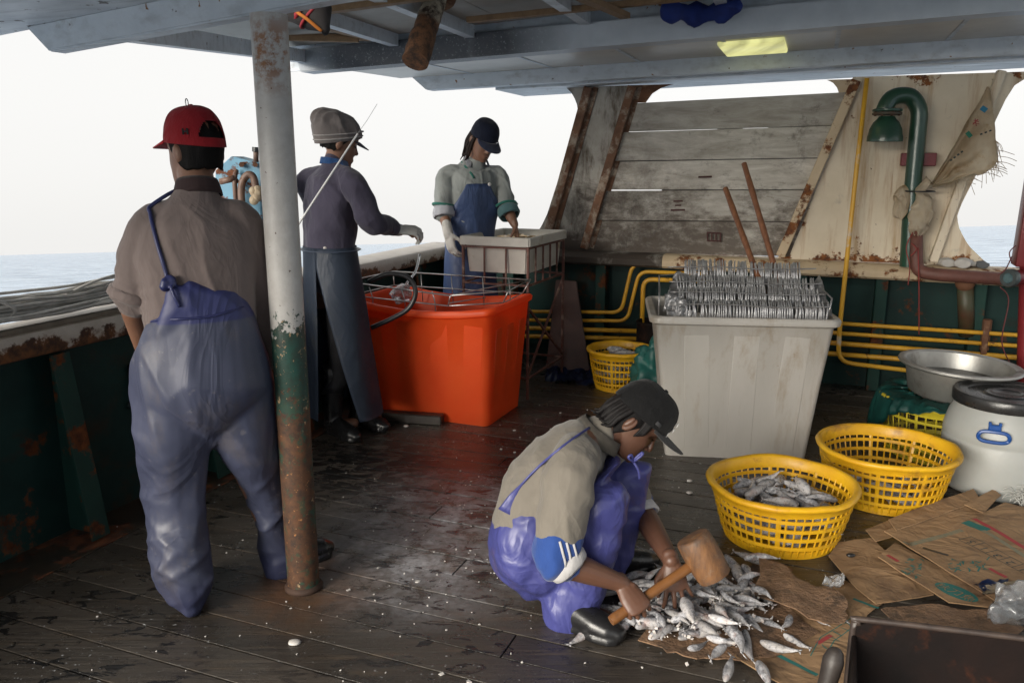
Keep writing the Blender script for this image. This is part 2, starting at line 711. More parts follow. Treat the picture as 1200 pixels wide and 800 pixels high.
def board_material():
    k = NB('weathered_board_paint')
    oi = k.n('ShaderNodeObjectInfo')
    ad = k.n('ShaderNodeVectorMath', operation='ADD')
    k.link(k.mapping((1.2, 1.2, 6), (0, 0, TW)), ad.inputs[0])
    k.link(oi.outputs['Random'], ad.inputs[1])
    a = k.noise(ad.outputs[0], 2.6, 10, .72, .5)
    col = k.mix(k.ramp(a, .36, .62), (.58, .55, .50), (.36, .33, .285))
    b_ = k.noise(k.mapping((1, 1, 1)), 3.2, 9, .75)
    col = k.mix(k.ramp(b_, .56, .66, 0, .8), col, (.13, .11, .09))
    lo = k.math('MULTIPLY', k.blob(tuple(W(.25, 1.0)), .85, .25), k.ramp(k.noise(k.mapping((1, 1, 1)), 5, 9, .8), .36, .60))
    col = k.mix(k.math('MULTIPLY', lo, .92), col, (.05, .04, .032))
    sc = k.noise(k.mapping((30, 30, 2), (0, 0, .5)), 1.6, 4)
    col = k.mix(k.ramp(sc, .66, .72, 0, .4), col, (.52, .51, .48))
    hv = k.n('ShaderNodeHueSaturation')
    k.link(k.ramp(oi.outputs['Random'], 0, 1, .76, 1.16), hv.inputs['Value'])
    k.link(col, hv.inputs['Color'])
    col = hv.outputs[0]
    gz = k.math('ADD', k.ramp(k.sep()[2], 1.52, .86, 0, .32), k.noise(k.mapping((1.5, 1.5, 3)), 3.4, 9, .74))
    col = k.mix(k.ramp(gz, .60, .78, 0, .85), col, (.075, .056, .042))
    k.setc(col)
    k.setr(.7)
    k.bump(a, .5, .008)
    return k.m


M_BOARD = board_material()


def pole_material():
    k = NB('post_paint')
    z = k.sep()[2]
    v = k.mapping((1, 1, 1))
    n1 = k.noise(v, 14, 8, .7)
    wob = k.math('ADD', z, k.math('ADD', k.ramp(k.noise(v, 9, 8, .78), .2, .8, -.16, .16), k.ramp(k.noise(v, 40, 5, .7), .3, .7, -.07, .07)))
    white = k.mix(k.ramp(n1, .35, .7), (.50, .49, .47), (.40, .38, .36))
    white = k.mix(k.ramp(k.noise(k.mapping((1, 1, .35)), 9, 8, .7), .63, .69), white, (.20, .09, .035))
    white = k.mix(k.ramp(k.noise(v, 42, 4), .68, .71), white, (.07, .03, .02))
    green = k.mix(k.ramp(n1, .40, .60), (.012, .060, .045), (.02, .035, .026))
    green = k.mix(k.ramp(k.noise(v, 52, 5, .7), .61, .64), green, (.30, .20, .11))
    rusty = k.mix(k.ramp(k.noise(v, 24, 8, .7), .38, .62), (.036, .020, .013), (.105, .044, .018))
    rusty = k.mix(k.ramp(k.noise(v, 60, 5), .64, .68), rusty, (.34, .15, .05))
    rusty = k.mix(k.ramp(k.noise(v, 30, 5), .58, .62, 0, .8), rusty, (.03, .045, .025))
    c = k.mix(k.ramp(wob, .98, .965), white, green)
    c = k.mix(k.ramp(wob, .70, .66), c, rusty)
    c = k.mix(k.math('MULTIPLY', k.ramp(k.noise(v, 13, 8, .75), .60, .63), k.ramp(z, 1.02, .9)), c, (.40, .27, .15))
    c = k.mix(k.math('MULTIPLY', k.ramp(k.noise(k.mapping((1, 1, 1), (0, 0, 0), (3, 5, 1)), 12, 8, .75), .57, .60), k.ramp(z, .9, .7)), c, (.02, .055, .035))
    rust_top = k.math('MULTIPLY', k.blob((-0.739,2.62,1.824), .14, .3), k.ramp(n1, .45, .55))
    c = k.mix(rust_top, c, (.26, .11, .04))
    k.setc(c)
    k.setr(k.ramp(wob, .7, .98, .7, .42))
    k.bump(k.math('ADD', k.noise(v, 52, 6, .7), k.ramp(wob, .98, .965)), .4, .004)
    return k.m


M_POLE = pole_material()


def soot_material():
    k = NB('sooty_beam_paint')
    v = k.mapping((1, 1, 1))
    c = k.mix(k.ramp(k.noise(v, 5, 7), .35, .65), (.60, .65, .70), (.50, .55, .60))
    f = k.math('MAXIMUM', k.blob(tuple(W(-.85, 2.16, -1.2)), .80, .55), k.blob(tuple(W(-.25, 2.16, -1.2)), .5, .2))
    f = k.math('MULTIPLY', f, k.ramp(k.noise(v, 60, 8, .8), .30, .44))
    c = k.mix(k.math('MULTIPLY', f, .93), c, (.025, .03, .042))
    c = k.mix(k.ramp(k.noise(v, 11, 6), .70, .73), c, (.16, .10, .06))
    k.setc(c)
    k.setr(.45)
    k.bump(k.noise(v, 60, 6), .15, .004)
    return k.m


M_BEAMA = soot_material()


def rail_material():
    k = NB('rail_paint_rust')
    v = k.mapping((1, 1, 1))
    z = k.sep()[2]
    n1 = k.noise(v, 5.5, 9, .68)
    f = k.math('ADD', n1, k.ramp(z, .86, .76, -.08, .18))
    c = k.mix(k.ramp(k.noise(v, 9, 6), .4, .7), (.46, .42, .37), (.36, .31, .26))
    r_ = k.mix(k.ramp(k.noise(v, 22, 8), .4, .62), (.17, .066, .022), (.05, .024, .014))
    c = k.mix(k.ramp(f, .55, .60), c, r_)
    k.setc(c)
    k.setr(k.ramp(f, .55, .6, .42, .85))
    k.bump(k.math('ADD', k.noise(v, 60, 6), f), .5, .006)
    return k.m


M_RAIL = rail_material()

# ================================================================== SEA
def sea_material():
    k = NB('sea_water')
    v = k.mapping((1, 1, 1))
    s1 = k.noise(k.mapping((.10, .16, .1)), 1., 8, .62, .4)
    s2 = k.noise(k.mapping((.8, 1.1, 1)), 1., 6, .65, .3)
    k.setc(k.mix(k.ramp(s1, .35, .7), (.34, .43, .54), (.44, .54, .66)))
    s3 = k.noise(k.mapping((.16, .55, .3)), 1., 5, .6, .5)
    cs_ = k.mix(k.ramp(s1, .35, .7), (.34, .43, .54), (.46, .56, .68))
    k.setc(k.mix(k.ramp(s3, .50, .64, 0, .95), cs_, (.07, .13, .22)))
    k.setr(.22)
    k.b.inputs['IOR'].default_value = 1.333
    h = k.math('ADD', k.math('MULTIPLY', s1, 3.2), k.math('MULTIPLY', s2, .6))
    k.bump(h, 1., .55)
    return k.m


bm = BM()
t1 = SEA_N.cross(Vector((0, 1, 0))).normalized()
t2 = SEA_N.cross(t1)
c0 = Vector((0, 0, 1.5)) - SEA_N * 3.6
ring_r = [4, 30, 120, 500, 2000, 8000, 40000]
loops = [[c0 + (t1 * math.cos(2 * PI * i / 96) + t2 * math.sin(2 * PI * i / 96)) * r for i in range(96)] for r in ring_r]
rings(bm, loops, True, True, False)
o = obj('sea', bm, sea_material())
o['kind'] = 'structure'

# ================================================================== DECK
bm = BM()
box(bm, DK(.6, 2.2, -.062), (6.8, 8.4, .10), (0, 0, -TH))
deck = obj('deck', bm, M_CAULK, smooth=False)
deck['kind'] = 'structure'
PW = .1373
rnd = random.Random(3)
row = 0
v0 = 2.233 - 13 * PW
while v0 < 5.84:
    u = -2.65
    first = True
    while u < 3.7:
        L = rnd.uniform(2.2, 4.2)
        if first:
            L = rnd.uniform(.9, 3.6)
            first = False
        e = min(u + L, 3.7)
        if 3.7 - e < .5:
            e = 3.7
        bm = BM()
        z = rnd.uniform(-.0016, .0016)
        w = PW - rnd.uniform(.005, .009)
        box(bm, DK((u + e) / 2, v0 + PW / 2, -.006 + z), (e - u - .005, w, .012), (0, 0, -TH + rnd.uniform(-.0006, .0006)), .0011)
        obj('plank', bm, M_PLANK, deck, world=True, smooth=False)
        u = e
    v0 += PW
    row += 1
# steel waterway along the bulwark
bm = BM()
box(bm, DK(-2.86, 2.35, -.025), (.42, 7.1, .03), (0, 0, -TH))
box(bm, DK(-2.662, 2.35, -.008), (.012, 7.1, .014), (0, 0, -TH), .002)
o = obj('waterway', bm, M_WATERWAY, smooth=False)
o['kind'] = 'structure'

# ================================================================== PORT BULWARK
bw = thing('bulwark', 'dark green ship bulwark with rusty white rail on the left', 'bulwark', tuple(DK(-2.93, 2.4, 0)), (0, 0, -TH))
bm = BM()
box(bm, (0, .12, .375), (.02, 7.1, .79))
obj('plate', bm, M_GREEN, bw, smooth=False)
bm = BM()
box(bm, (-.045, .06, .816), (.26, 7.0, .104), bev=.02, seg=2)
obj('rail', bm, M_RAIL, bw, auto=40)
for v in (.9, 1.55, 2.25, 2.98, 3.72, 4.46, 5.2):
    bm = BM()
    a = v - 2.4
    pl = [(.011, .0), (.20, .0), (.16, .18), (.085, .76), (.011, .76)]
    plate(bm, pl, Matrix.Translation((0, a + .03, 0)) @ Matrix(((1, 0, 0), (0, 0, 1), (0, 1, 0))).to_4x4(), -.012)
    beam(bm, (.205, a, 0), (.092, a, .76), .085, .010, (1, 0, 0))
    obj('bulwark_frame', bm, M_GREENL, bw, smooth=False)
# fairlead and bracket on the inside of the plate
bm = BM()
tube(bm, [DK(-2.915, 2.74, .52), DK(-2.80, 2.74, .515)], [.062, .066], n=20)
ringtube(bm, DK(-2.80, 2.74, .515), .062, .062, (.014, .014), 24, 8)
bm.verts.ensure_lookup_table()
fl = thing('fairlead', 'black round pipe fairlead on the green bulwark behind the red-capped man', 'fairlead', tuple(DK(-2.915, 2.74, .52)))
obj('barrel', bm, mat('black_iron', (.012, .012, .013), rough=.3), fl, world=True, auto=40)
bm = BM()
box(bm, DK(-2.90, 2.74, .52), (.03, .2, .2), (0, 0, -TH), .004)
obj('flange', bm, M_RUSTDK, fl, world=True, smooth=False)
bm = BM()
tube(bm, [DK(-2.915, 2.62, .44), DK(-2.83, 2.72, .40), DK(-2.83, 2.86, .42)], [.016] * 3)
obj('shackle', bm, mat('bright_steel', (.55, .56, .58), rough=.25, metal=1.), fl, world=True)

# ================================================================== SHIP'S SIDE WALL
wall = thing('ship_side', 'ship side wall of cream and grimy panels over a dark green bulwark', 'ship side', tuple(W0), (0, 0, -TW))
# local frame: x = s along the wall, y = away from the deck, z up
LW = Matrix(((1, 0, 0), (0, 0, -1), (0, 1, 0))).to_4x4()      # plate frame: x=s, y=z, thickness towards the deck


def wplate(poly, th=.012, off=0.):
    b_ = BM()
    plate(b_, poly, Matrix.Translation((0, off, 0)) @ LW, th)
    bmesh.ops.triangulate(b_, faces=[f for f in b_.faces if len(f.verts) > 4])
    return b_


bm = BM()
box(bm, (1.1, .035, .38), (4.9, .03, .80))
obj('lower_plate', bm, M_GREEN, wall, smooth=False)
for s_ in (-.55, .165, .78, 1.55, 2.05, 2.62, 3.2):
    bm = BM()
    box(bm, (s_, -.035, .385), (.075, .115, .77), bev=.004)
    obj('side_frame', bm, M_GREENL, wall, smooth=False)
bm = BM()
prof = [(-.13, .775), (-.15, .79), (-.155, .83), (-.13, .858), (-.09, .868), (.10, .868), (.10, .775)]
va = [bm.verts.new((-1.05, y, z)) for y, z in prof]
vb = [bm.verts.new((.62, y, z - .006)) for y, z in prof]
vc = [bm.verts.new((3.5, y, z - .030)) for y, z in prof]
n_ = len(prof)
for A_, B_ in ((va, vb), (vb, vc)):
    for i in range(n_):
        bm.faces.new((A_[i], A_[(i + 1) % n_], B_[(i + 1) % n_], B_[i]))
bm.faces.new(va)
bm.faces.new(vc)
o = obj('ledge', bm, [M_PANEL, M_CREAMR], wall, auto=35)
for p in o.data.polygons:
    p.material_index = 1 if p.center.x > .62 else 0
# left grimy panel with the rounded corner of the opening
left_edge = [(-0.152,2.033), (-0.087,1.973), (-0.048,1.883), (-0.064,1.753), (-0.132,1.549), (-0.22,1.284), (-0.271,1.126), (-0.324,1.017), (-0.385,0.945), (-0.557,0.835)]

right_edge = [(2.776,2.03), (2.744,1.997), (2.685,1.964), (2.641,1.871), (2.597,1.736), (2.543,1.458), (2.466,1.236), (2.45,1.161), (2.472,1.086), (2.531,0.985), (2.67,0.855)]


def lerp_z(chain, z):
    for p, q in zip(chain, chain[1:]):
        if min(p[1], q[1]) <= z <= max(p[1], q[1]) and p[1] != q[1]:
            return p[0] + (q[0] - p[0]) * (z - p[1]) / (q[1] - p[1])
    return chain[0][0] if abs(chain[0][1] - z) < abs(chain[-1][1] - z) else chain[-1][0]


def strip_panel(lc, rc, n=30, th=.012, off=0.):
    """Plate between two edge curves, both running from the top down."""
    zt_, zb_ = min(lc[0][1], rc[0][1]), max(lc[-1][1], rc[-1][1])
    b_ = BM()
    F, K = [], []
    for i in range(n + 1):
        z = zt_ + (zb_ - zt_) * i / n
        for y, L in ((off - th, F), (off, K)):
            L.append([b_.verts.new((lerp_z(lc, z), y, z)), b_.verts.new((lerp_z(rc, z), y, z))])
    for i in range(n):
        b_.faces.new((F[i][0], F[i + 1][0], F[i + 1][1], F[i][1]))
        b_.faces.new((K[i][0], K[i][1], K[i + 1][1], K[i + 1][0]))
        b_.faces.new((F[i][0], K[i][0], K[i + 1][0], F[i + 1][0]))
        b_.faces.new((F[i][1], F[i + 1][1], K[i + 1][1], K[i][1]))
    b_.faces.new((F[0][0], F[0][1], K[0][1], K[0][0]))
    b_.faces.new((F[-1][0], K[-1][0], K[-1][1], F[-1][1]))
    return b_


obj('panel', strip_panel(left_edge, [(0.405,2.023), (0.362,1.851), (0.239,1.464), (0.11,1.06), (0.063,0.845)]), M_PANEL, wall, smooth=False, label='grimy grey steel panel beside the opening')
obj('gusset', strip_panel([(0.333,2.025), (0.336,1.904)], [(0.629,2.021), (0.548,2.001), (0.484,1.963), (0.439,1.902)], 10, .012, -.013), M_RUST, wall, smooth=False, label='rusty corner gusset over the boards')
obj('gusset', strip_panel([(1.607,2.021), (1.65,2.001), (1.678,1.968), (1.697,1.92)], [(1.771,2.018), (1.779,1.918)], 10), M_CREAMR, wall, smooth=False)
obj('panel', strip_panel([(1.77,2.034), (1.708,1.851), (1.37,0.811)], right_edge), M_CREAM, wall, smooth=False, label='cream painted panel with rust streaks')
M_BARRUST = mat('rusty_bar_old_paint', (.20, .10, .055), (.10, .05, .03), 10, .85, bump=.6, bscale=60, dirt=(.50, (.34, .28, .22)), rust=.60, rscale=12, rustcol=((.22, .075, .025), (.06, .028, .018)))
# slanting angle bars
for (t, b, w, mt, lb) in (((0.038,2.016), (-0.276,0.897), .06, M_BARRUST, 'rusty slanting angle bar'), ((0.351,2.013), (0.029,0.882), .06, M_BARRUST, 'rusty slanting angle bar'), ((1.787,2.007), (1.404,0.877), .06, M_CREAMR, None), ((2.595,2.036), (2.337,0.874), .05, M_CREAM, None)):
    d_ = Vector((t[0] - b[0], 0, t[1] - b[1])).normalized()
    T_, B_ = Vector((t[0], 0, t[1])) + d_ * .0, Vector((b[0], 0, b[1]))
    bm = BM()
    beam(bm, B_ + Vector((0, -.045, 0)), T_ + Vector((0, -.045, 0)), w, .065, (0, -1, 0), .004)
    if mt is M_BARRUST:
        beam(bm, B_ + Vector((w * .75, -.02, 0)), T_ + Vector((w * .75, -.02, 0)), w * .6, .014, (0, -1, 0))
    obj('slanting_bar', bm, mt, wall, smooth=False, label=lb)
# numbered wooden boards, gaps between them let the sky through
rows = [[(0.361,1.901), (1.778,1.939), (0.281,1.709), (1.723,1.733)], [(0.281,1.705), (1.723,1.73), (0.2,1.507), (1.666,1.529)], [(0.2,1.501), (1.666,1.525), (0.123,1.304), (1.597,1.322)], [(0.123,1.296), (1.597,1.318), (0.083,1.087), (1.532,1.11)], [(0.083,1.081), (1.532,1.105), (0.043,0.857), (1.46,0.873)]]
BOARDS = []
for i, (a, b, c, d) in enumerate(rows):
    bm = BM()
    plate(bm, [c, d, b, a], Matrix.Translation((0, .002 + (.010, .0, .012, .002, .014)[i], 0)) @ LW, .034)
    bmesh.ops.bevel(bm, geom=[e for e in bm.edges if e.calc_length() > .05], offset=.0025, segments=1, affect='EDGES')
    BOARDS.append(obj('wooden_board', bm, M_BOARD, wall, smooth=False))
# dark strips added behind the tight seams to keep the skylight out
for p_, q_ in (((0.225,1.504), (1.629,1.526)), ((0.109,1.084), (1.499,1.107)), ((0.932,1.723), (1.1,1.725)), ((1.266,1.726), (1.692,1.731)), ((0.569,1.305), (1.565,1.319))):
    bm = BM()
    beam(bm, Vector((p_[0], .035, p_[1])), Vector((q_[0], .035, q_[1])), .04, .03, (0, -1, 0))
    obj('seam_backing', bm, M_SEAM, wall, smooth=False)
M_MARK = mat('dark_red_paint_mark', (.06, .014, .012), rough=.7)


def strokes(segs, off=-.0345):
    b_ = BM()
    for i, (p, q, w) in enumerate(segs):
        beam(b_, Vector((p[0], off - .0004 * i, p[1])), Vector((q[0], off - .0004 * i, q[1])), w, .0025, (0, -1, 0))
    return b_


obj('painted_mark', strokes([((0.827,1.399), (0.919,1.402), .013)]), M_MARK, BOARDS[2], smooth=False, label='dark red character one painted on a board')
obj('painted_mark', strokes([((0.663,1.231), (0.728,1.234), .011), ((0.676,1.202), (0.718,1.204), .011), ((0.647,1.169), (0.746,1.173), .013)]), M_MARK, BOARDS[3], smooth=False, label='dark red character three painted on a board')
obj('painted_mark', strokes([((0.904,1.02), (1.003,1.017), .011), ((0.91,0.963), (1,0.963), .011), ((0.907,1.02), (0.913,0.961), .011), ((0.998,1.017), (0.998,0.96), .011), ((0.939,1.015), (0.94,0.964), .009), ((0.968,1.016), (0.969,0.965), .009)]), M_MARK, BOARDS[4], smooth=False, label='dark red character four painted on a board')

# ================================================================== ROOF
roof = thing('deck_roof', 'low white painted steel roof with beams and wood battens over the deck', 'roof', tuple(W(1.4, 2.1, -3.)), (0, 0, -TW))


def rbeam(name, s0, s1, off, depth, z0, sl, h0, h1, mt, chamfer=0., flange=0.):
    """A beam along the ship's side direction; z0 is its underside at s = 0 and sl its rise per metre."""
    b_ = BM()
    lo = lambda s: z0 + sl * s
    c = [(s0 + chamfer, lo(s0 + chamfer)), (s1, lo(s1)), (s1, lo(s1) + h1), (s0, lo(s0) + h0)]
    A_ = [b_.verts.new(W(s, z, off)) for s, z in c]
    B_ = [b_.verts.new(W(s, z, off + depth)) for s, z in c]
    b_.faces.new(A_)
    b_.faces.new(list(reversed(B_)))
    for i in range(4):
        b_.faces.new((A_[i], A_[(i + 1) % 4], B_[(i + 1) % 4], B_[i]))
    bmesh.ops.bevel(b_, geom=list(b_.edges), offset=.006, segments=2, affect='EDGES')
    if flange:
        for f_ in (0,):
            p_, q_ = W(s0 + chamfer + .02, lo(s0) + .012 + h0 * 0, off - .012), W(s1, lo(s1) + .012, off - .012)
            beam(b_, p_, q_, .024, .016)
    return obj(name, b_, mt, roof, world=True, auto=40)


rbeam('crossbeam', -1.60, 4.7, -1.2, .16, 2.118, .0345, .14, .12, M_BEAMA, .03)
rbeam('edge_beam', -1.23, 4.7, -.3, .12, 2.037, .0243, .10, .125, M_ROOF, .12)
rbeam('crossbeam', -1.09, 4.7, -3.6, .07, 1.966, .086, .10, .10, M_ROOF, .10)


def sheet(quads, th, mt, name, label=None):
    b_ = BM()
    for q in quads:
        lo_ = [b_.verts.new(p) for p in q]
        hi_ = [b_.verts.new(Vector(p) + Vector((0, 0, th))) for p in q]
        b_.faces.new(lo_)
        b_.faces.new(list(reversed(hi_)))
        for i in range(4):
            b_.faces.new((lo_[i], lo_[(i + 1) % 4], hi_[(i + 1) % 4], hi_[i]))
    return obj(name, b_, mt, roof, world=True, smooth=False, label=label)


# soffit panels between the two outer beams
zs = lambda s, o_: (2.126 + .0345 * s) * (-.3 - o_) / .74 + (2.132 + .0262 * s) * (o_ + 1.04) / .74
edges_s = [-1.32, -.75, -.15, .45, 1.05, 1.65, 2.25, 2.85, 3.45, 4.05, 4.7]
for a, b in zip(edges_s, edges_s[1:]):
    sheet([[W(a + .004, zs(a, -1.04), -1.04), W(b - .004, zs(b, -1.04), -1.04), W(b - .004, zs(b, -.3), -.302), W(a + .004, zs(a, -.3), -.302)]], .012, M_SOFFIT, 'soffit_panel')
    sheet([[W(b - .012, zs(b, -1.04) - .004, -1.04), W(b + .012, zs(b, -1.04) - .004, -1.04), W(b + .012, zs(b, -.3) - .004, -.305), W(b - .012, zs(b, -.3) - .004, -.305)]], .003, M_ROOF, 'seam_strip')
sheet([[W(-1.3, 2.135, -1.04), W(4.7, 2.33, -1.04), W(4.7, 2.30, -.2), W(-1.3, 2.125, -.2)]], .05, M_CEIL, 'soffit_backing')
# roof plate that oversails the wall
zw = lambda s: 2.022 + .0256 * s
sheet([[W(-.62, zw(-.62), -.175), W(4.7, zw(4.7), -.175), W(4.7, zw(4.7), .45), W(-.62, zw(-.62), .45)]], .10, M_ROOF, 'eave_plate')
# ceiling of the bay between the crossbeams
zc = lambda s, o_: 2.30 + .05 * s + (o_ + 1.2) * -.01
cs = [-1.75, -.95, -.15, .65, 1.45, 2.25, 3.05, 3.9, 4.7]
for a, b in zip(cs, cs[1:]):
    sheet([[W(a + .003, zc(a, -3.6), -3.6), W(b - .003, zc(b, -3.6), -3.6), W(b - .003, zc(b, -1.2), -1.2), W(a + .003, zc(a, -1.2), -1.2)]], .02, M_CEIL, 'ceiling_panel')
sheet([[W(-1.8, zc(-1.8, -3.6) + .03, -3.6), W(4.8, zc(4.8, -3.6) + .03, -3.6), W(4.8, zc(4.8, -1) + .03, -1.), W(-1.8, zc(-1.8, -1) + .03, -1.)]], .03, M_ROOF, 'roof_plate')
# upright plates closing the bay above the outer crossbeam and along the open side
for a, b in zip(cs, cs[1:]):
    sheet([[W(a, 2.15 + .04 * a, -1.10), W(b, 2.15 + .04 * b, -1.10), W(b, 2.15 + .04 * b, -1.085), W(a, 2.15 + .04 * a, -1.085)]], .22, M_ROOF, 'closing_plate')
# the low slab over the photographer
sheet([[W(-1.75, 2.04 + .086 * -1.75, -6.6), W(4.8, 2.04 + .086 * 4.8, -6.6), W(4.8, 2.062 + .086 * 4.8, -3.56), W(-1.75, 2.062 + .086 * -1.75, -3.56)]], .09, M_SLAB, 'roof_slab')
# steel edge beam on the open side, purlins and wood battens under the bay ceiling
bm = BM()
beam(bm, (-1.38,3.114,1.961), W(-1.56, 2.16, -1.2), .07, .075)
obj('edge_beam', bm, M_ROOF, roof, world=True, smooth=False)
for s_ in (-.85, -.35, .35, 1.1, 1.9, 2.8):
    bm = BM()
    beam(bm, W(s_, zc(s_, -3.5) - .035, -3.52), W(s_ - .03, zc(s_, -1.25) - .035, -1.21), .06, .07)
    obj('purlin', bm, M_ROOF, roof, world=True, smooth=False)
bat = [((-1.347,5.156,2.235), (-0.813,5.153,2.22), .06), ((-1.17,4.338,2.215), (-0.836,5.047,2.21), .05),
       ((-0.891,4.131,2.2), (-0.156,4.003,2.27), .055),
       ((-0.237,4.646,2.24), (1.075,4.239,2.3), .05), ((0.31,3.972,2.235), (0.589,4.515,2.24), .055), ((-1.31,5.009,2.2), (-0.889,5.005,2.19), .04)]
for i, (a, b, w) in enumerate(bat):
    bm = BM()
    beam(bm, Vector(a), Vector(b), w, .028, bev=.002)
    obj('wood_batten', bm, M_BATTEN, roof, world=True, smooth=False)

# ================================================================== POST
pb = Vector((-0.752,2.702,0))
pt = Vector((-0.743,2.655,1.94))
post = thing('support_post', 'round steel post peeling from white to green to rust', 'post', tuple(pb))
bm = BM()
pts = [pb + (pt - pb) * t for t in [i / 24 for i in range(25)]]
tube(bm, pts, [.056] * 25, n=28)
obj('shaft', bm, M_POLE, post, world=True, auto=50)
bm = BM()
lathe(bm, [(.056, .0), (.066, .001), (.067, .012), (.060, .02), (.056, .022)], pb, 28, False, False)
obj('weld_collar', bm, mat('weld_rust', (.07, .034, .02), (.035, .02, .014), 20, .8), post, world=True)

# ================================================================== OBJECT MATERIALS
M_ORANGE = mat('orange_plastic', (.95, .15, .03), (.90, .11, .02), 4, .38, r2=.5, dirt=(.64, (.62, .07, .02)), bump=.12, glow=.5)
M_WHITEPL = mat('dirty_white_plastic', (.43, .41, .38), (.35, .335, .305), 3, .42, dirt=(.50, (.285, .24, .18)), bump=.2, rust=.66, rscale=8, rustcol=((.30, .22, .13), (.22, .17, .11)), stretch=(1, 1, .35))
M_FOIL = mat('silver_fish_skin', (.66, .66, .67), (.30, .30, .31), 22, .3, metal=.45, bump=.3, bscale=90, dirt=(.58, (.16, .15, .145)), r2=.5)
M_WIRE = mat('thin_steel_wire', (.50, .50, .50), (.30, .28, .27), 20, .35, metal=.8, rust=.66)
M_BAMBOO = mat('stained_stick_wood', (.24, .10, .045), (.13, .05, .025), 8, .55, stretch=(6, 6, 1))
M_BLACKRB = mat('black_rubber', (.012, .012, .014), (.02, .02, .022), 12, .35)
M_TRAY = mat('old_white_tray', (.56, .54, .49), (.44, .42, .38), 7, .4, dirt=(.58, (.28, .22, .12)), rscale=8)
M_REDFRAME = mat('red_brown_rusty_frame', (.14, .05, .036), (.07, .03, .024), 14, .6, dirt=(.54, (.27, .19, .15)))
M_BASKET = mat('yellow_basket_plastic', (.74, .43, .012), (.60, .31, .008), 7, .36, r2=.55, dirt=(.545, (.34, .165, .02)), bump=.15, sss=.05)
M_BASKET2 = mat('lime_yellow_crate_plastic', (.52, .42, .03), (.40, .33, .02), 5, .4, dirt=(.62, (.2, .15, .02)))
M_TEAL = mat('teal_wet_cloth', (.012, .10, .085), (.008, .055, .05), 9, .5, bump=.3, bscale=160)
M_BASIN = mat('dull_aluminium', (.42, .42, .40), (.27, .26, .24), 6, .42, metal=.7, dirt=(.55, (.15, .13, .11)))
M_BARREL = mat('milky_barrel_plastic', (.37, .38, .365), (.30, .31, .295), 3, .42, sss=.08, dirt=(.58, (.27, .26, .22)))
M_BLUEPL = mat('blue_plastic', (.01, .07, .28), (.008, .05, .2), 6, .35)
M_CARD = mat('cardboard', (.32, .20, .105), (.22, .135, .07), 6, .8, dirt=(.54, (.17, .10, .055)), bump=.3, bscale=60, wrinkle=(4, .35))
M_CARDW = mat('wet_torn_cardboard', (.27, .16, .09), (.14, .08, .046), 13, .72, dirt=(.50, (.075, .046, .028)), bump=1., bscale=34, bdist=.022)
M_INKTEAL = mat('teal_ink', (.012, .13, .12), (.03, .15, .13), 60, .8)
M_INKRED = mat('red_ink', (.36, .035, .04), (.30, .05, .05), 60, .8)
M_INKDARK = mat('dark_ink', (.03, .05, .055), rough=.8)
M_CLEAR = mat('cloudy_plastic_bag', (.80, .82, .84), (.66, .68, .70), 8, .16, trans=.82, bump=.3)
M_SACK = mat('woven_sack', (.80, .72, .58), (.66, .54, .38), 7, .7, dirt=(.55, (.52, .36, .18)), bump=.35, bscale=220, bdist=.003, wrinkle=(9, .5), glow=.5)
M_GLOVE = mat('grimy_knit_glove', (.56, .55, .52), (.40, .39, .37), 20, .9, bump=.4, bscale=300)
M_HAULER = mat('sky_blue_machine_paint', (.16, .34, .46), (.11, .25, .36), 5, .5, rust=.54, rscale=12, dirt=(.58, (.30, .33, .34)))
M_WOODH = mat('mallet_wood', (.22, .095, .03), (.13, .052, .018), 6, .4, stretch=(1, 1, 1), bump=.2, dirt=(.58, (.10, .045, .02)))
M_ROPE = mat('grey_rope', (.56, .55, .52), (.36, .35, .33), 20, .8, bump=.5, bscale=260)
M_BLUETARP = mat('dark_blue_tarp', (.014, .03, .11), (.01, .02, .07), 8, .35, bump=.2)


def fish_material():
    k = NB('frozen_fish_skin')
    v = k.mapping((1, 1, 1))
    tcx = k.n('ShaderNodeTexCoord')
    sp = k.n('ShaderNodeSeparateXYZ')
    k.link(tcx.outputs['Object'], sp.inputs[0])
    back = k.ramp(sp.outputs[2], .0, .012)                      # dark back, pale belly
    n1 = k.noise(v, 26, 7, .7)
    c = k.mix(back, (.52, .49, .47), (.10, .105, .12))
    c = k.mix(k.ramp(k.noise(v, 44, 8, .8), .42, .58, 0, .8), c, (.50, .50, .53))
    c = k.mix(k.ramp(k.noise(v, 80, 6, .8), .52, .60, 0, .85), c, (.17, .17, .18))
    c = k.mix(k.ramp(n1, .54, .64, 0, .9), c, (.64, .64, .66))
    c = k.mix(k.ramp(k.noise(v, 15, 4), .58, .70, 0, .6), c, (.36, .20, .16))
    oi = k.n('ShaderNodeObjectInfo')
    h = k.n('ShaderNodeHueSaturation')
    k.link(k.ramp(oi.outputs['Random'], 0, 1, .62, 1.1), h.inputs['Value'])
    k.link(c, h.inputs['Color'])
    k.setc(h.outputs[0])
    k.setr(k.ramp(n1, .4, .62, .20, .75))
    k.bump(k.noise(v, 70, 8, .75), .7, .006)
    return k.m


M_FISH = fish_material()


def unit_dir(p, q):
    return (Vector(q) - Vector(p)).normalized()


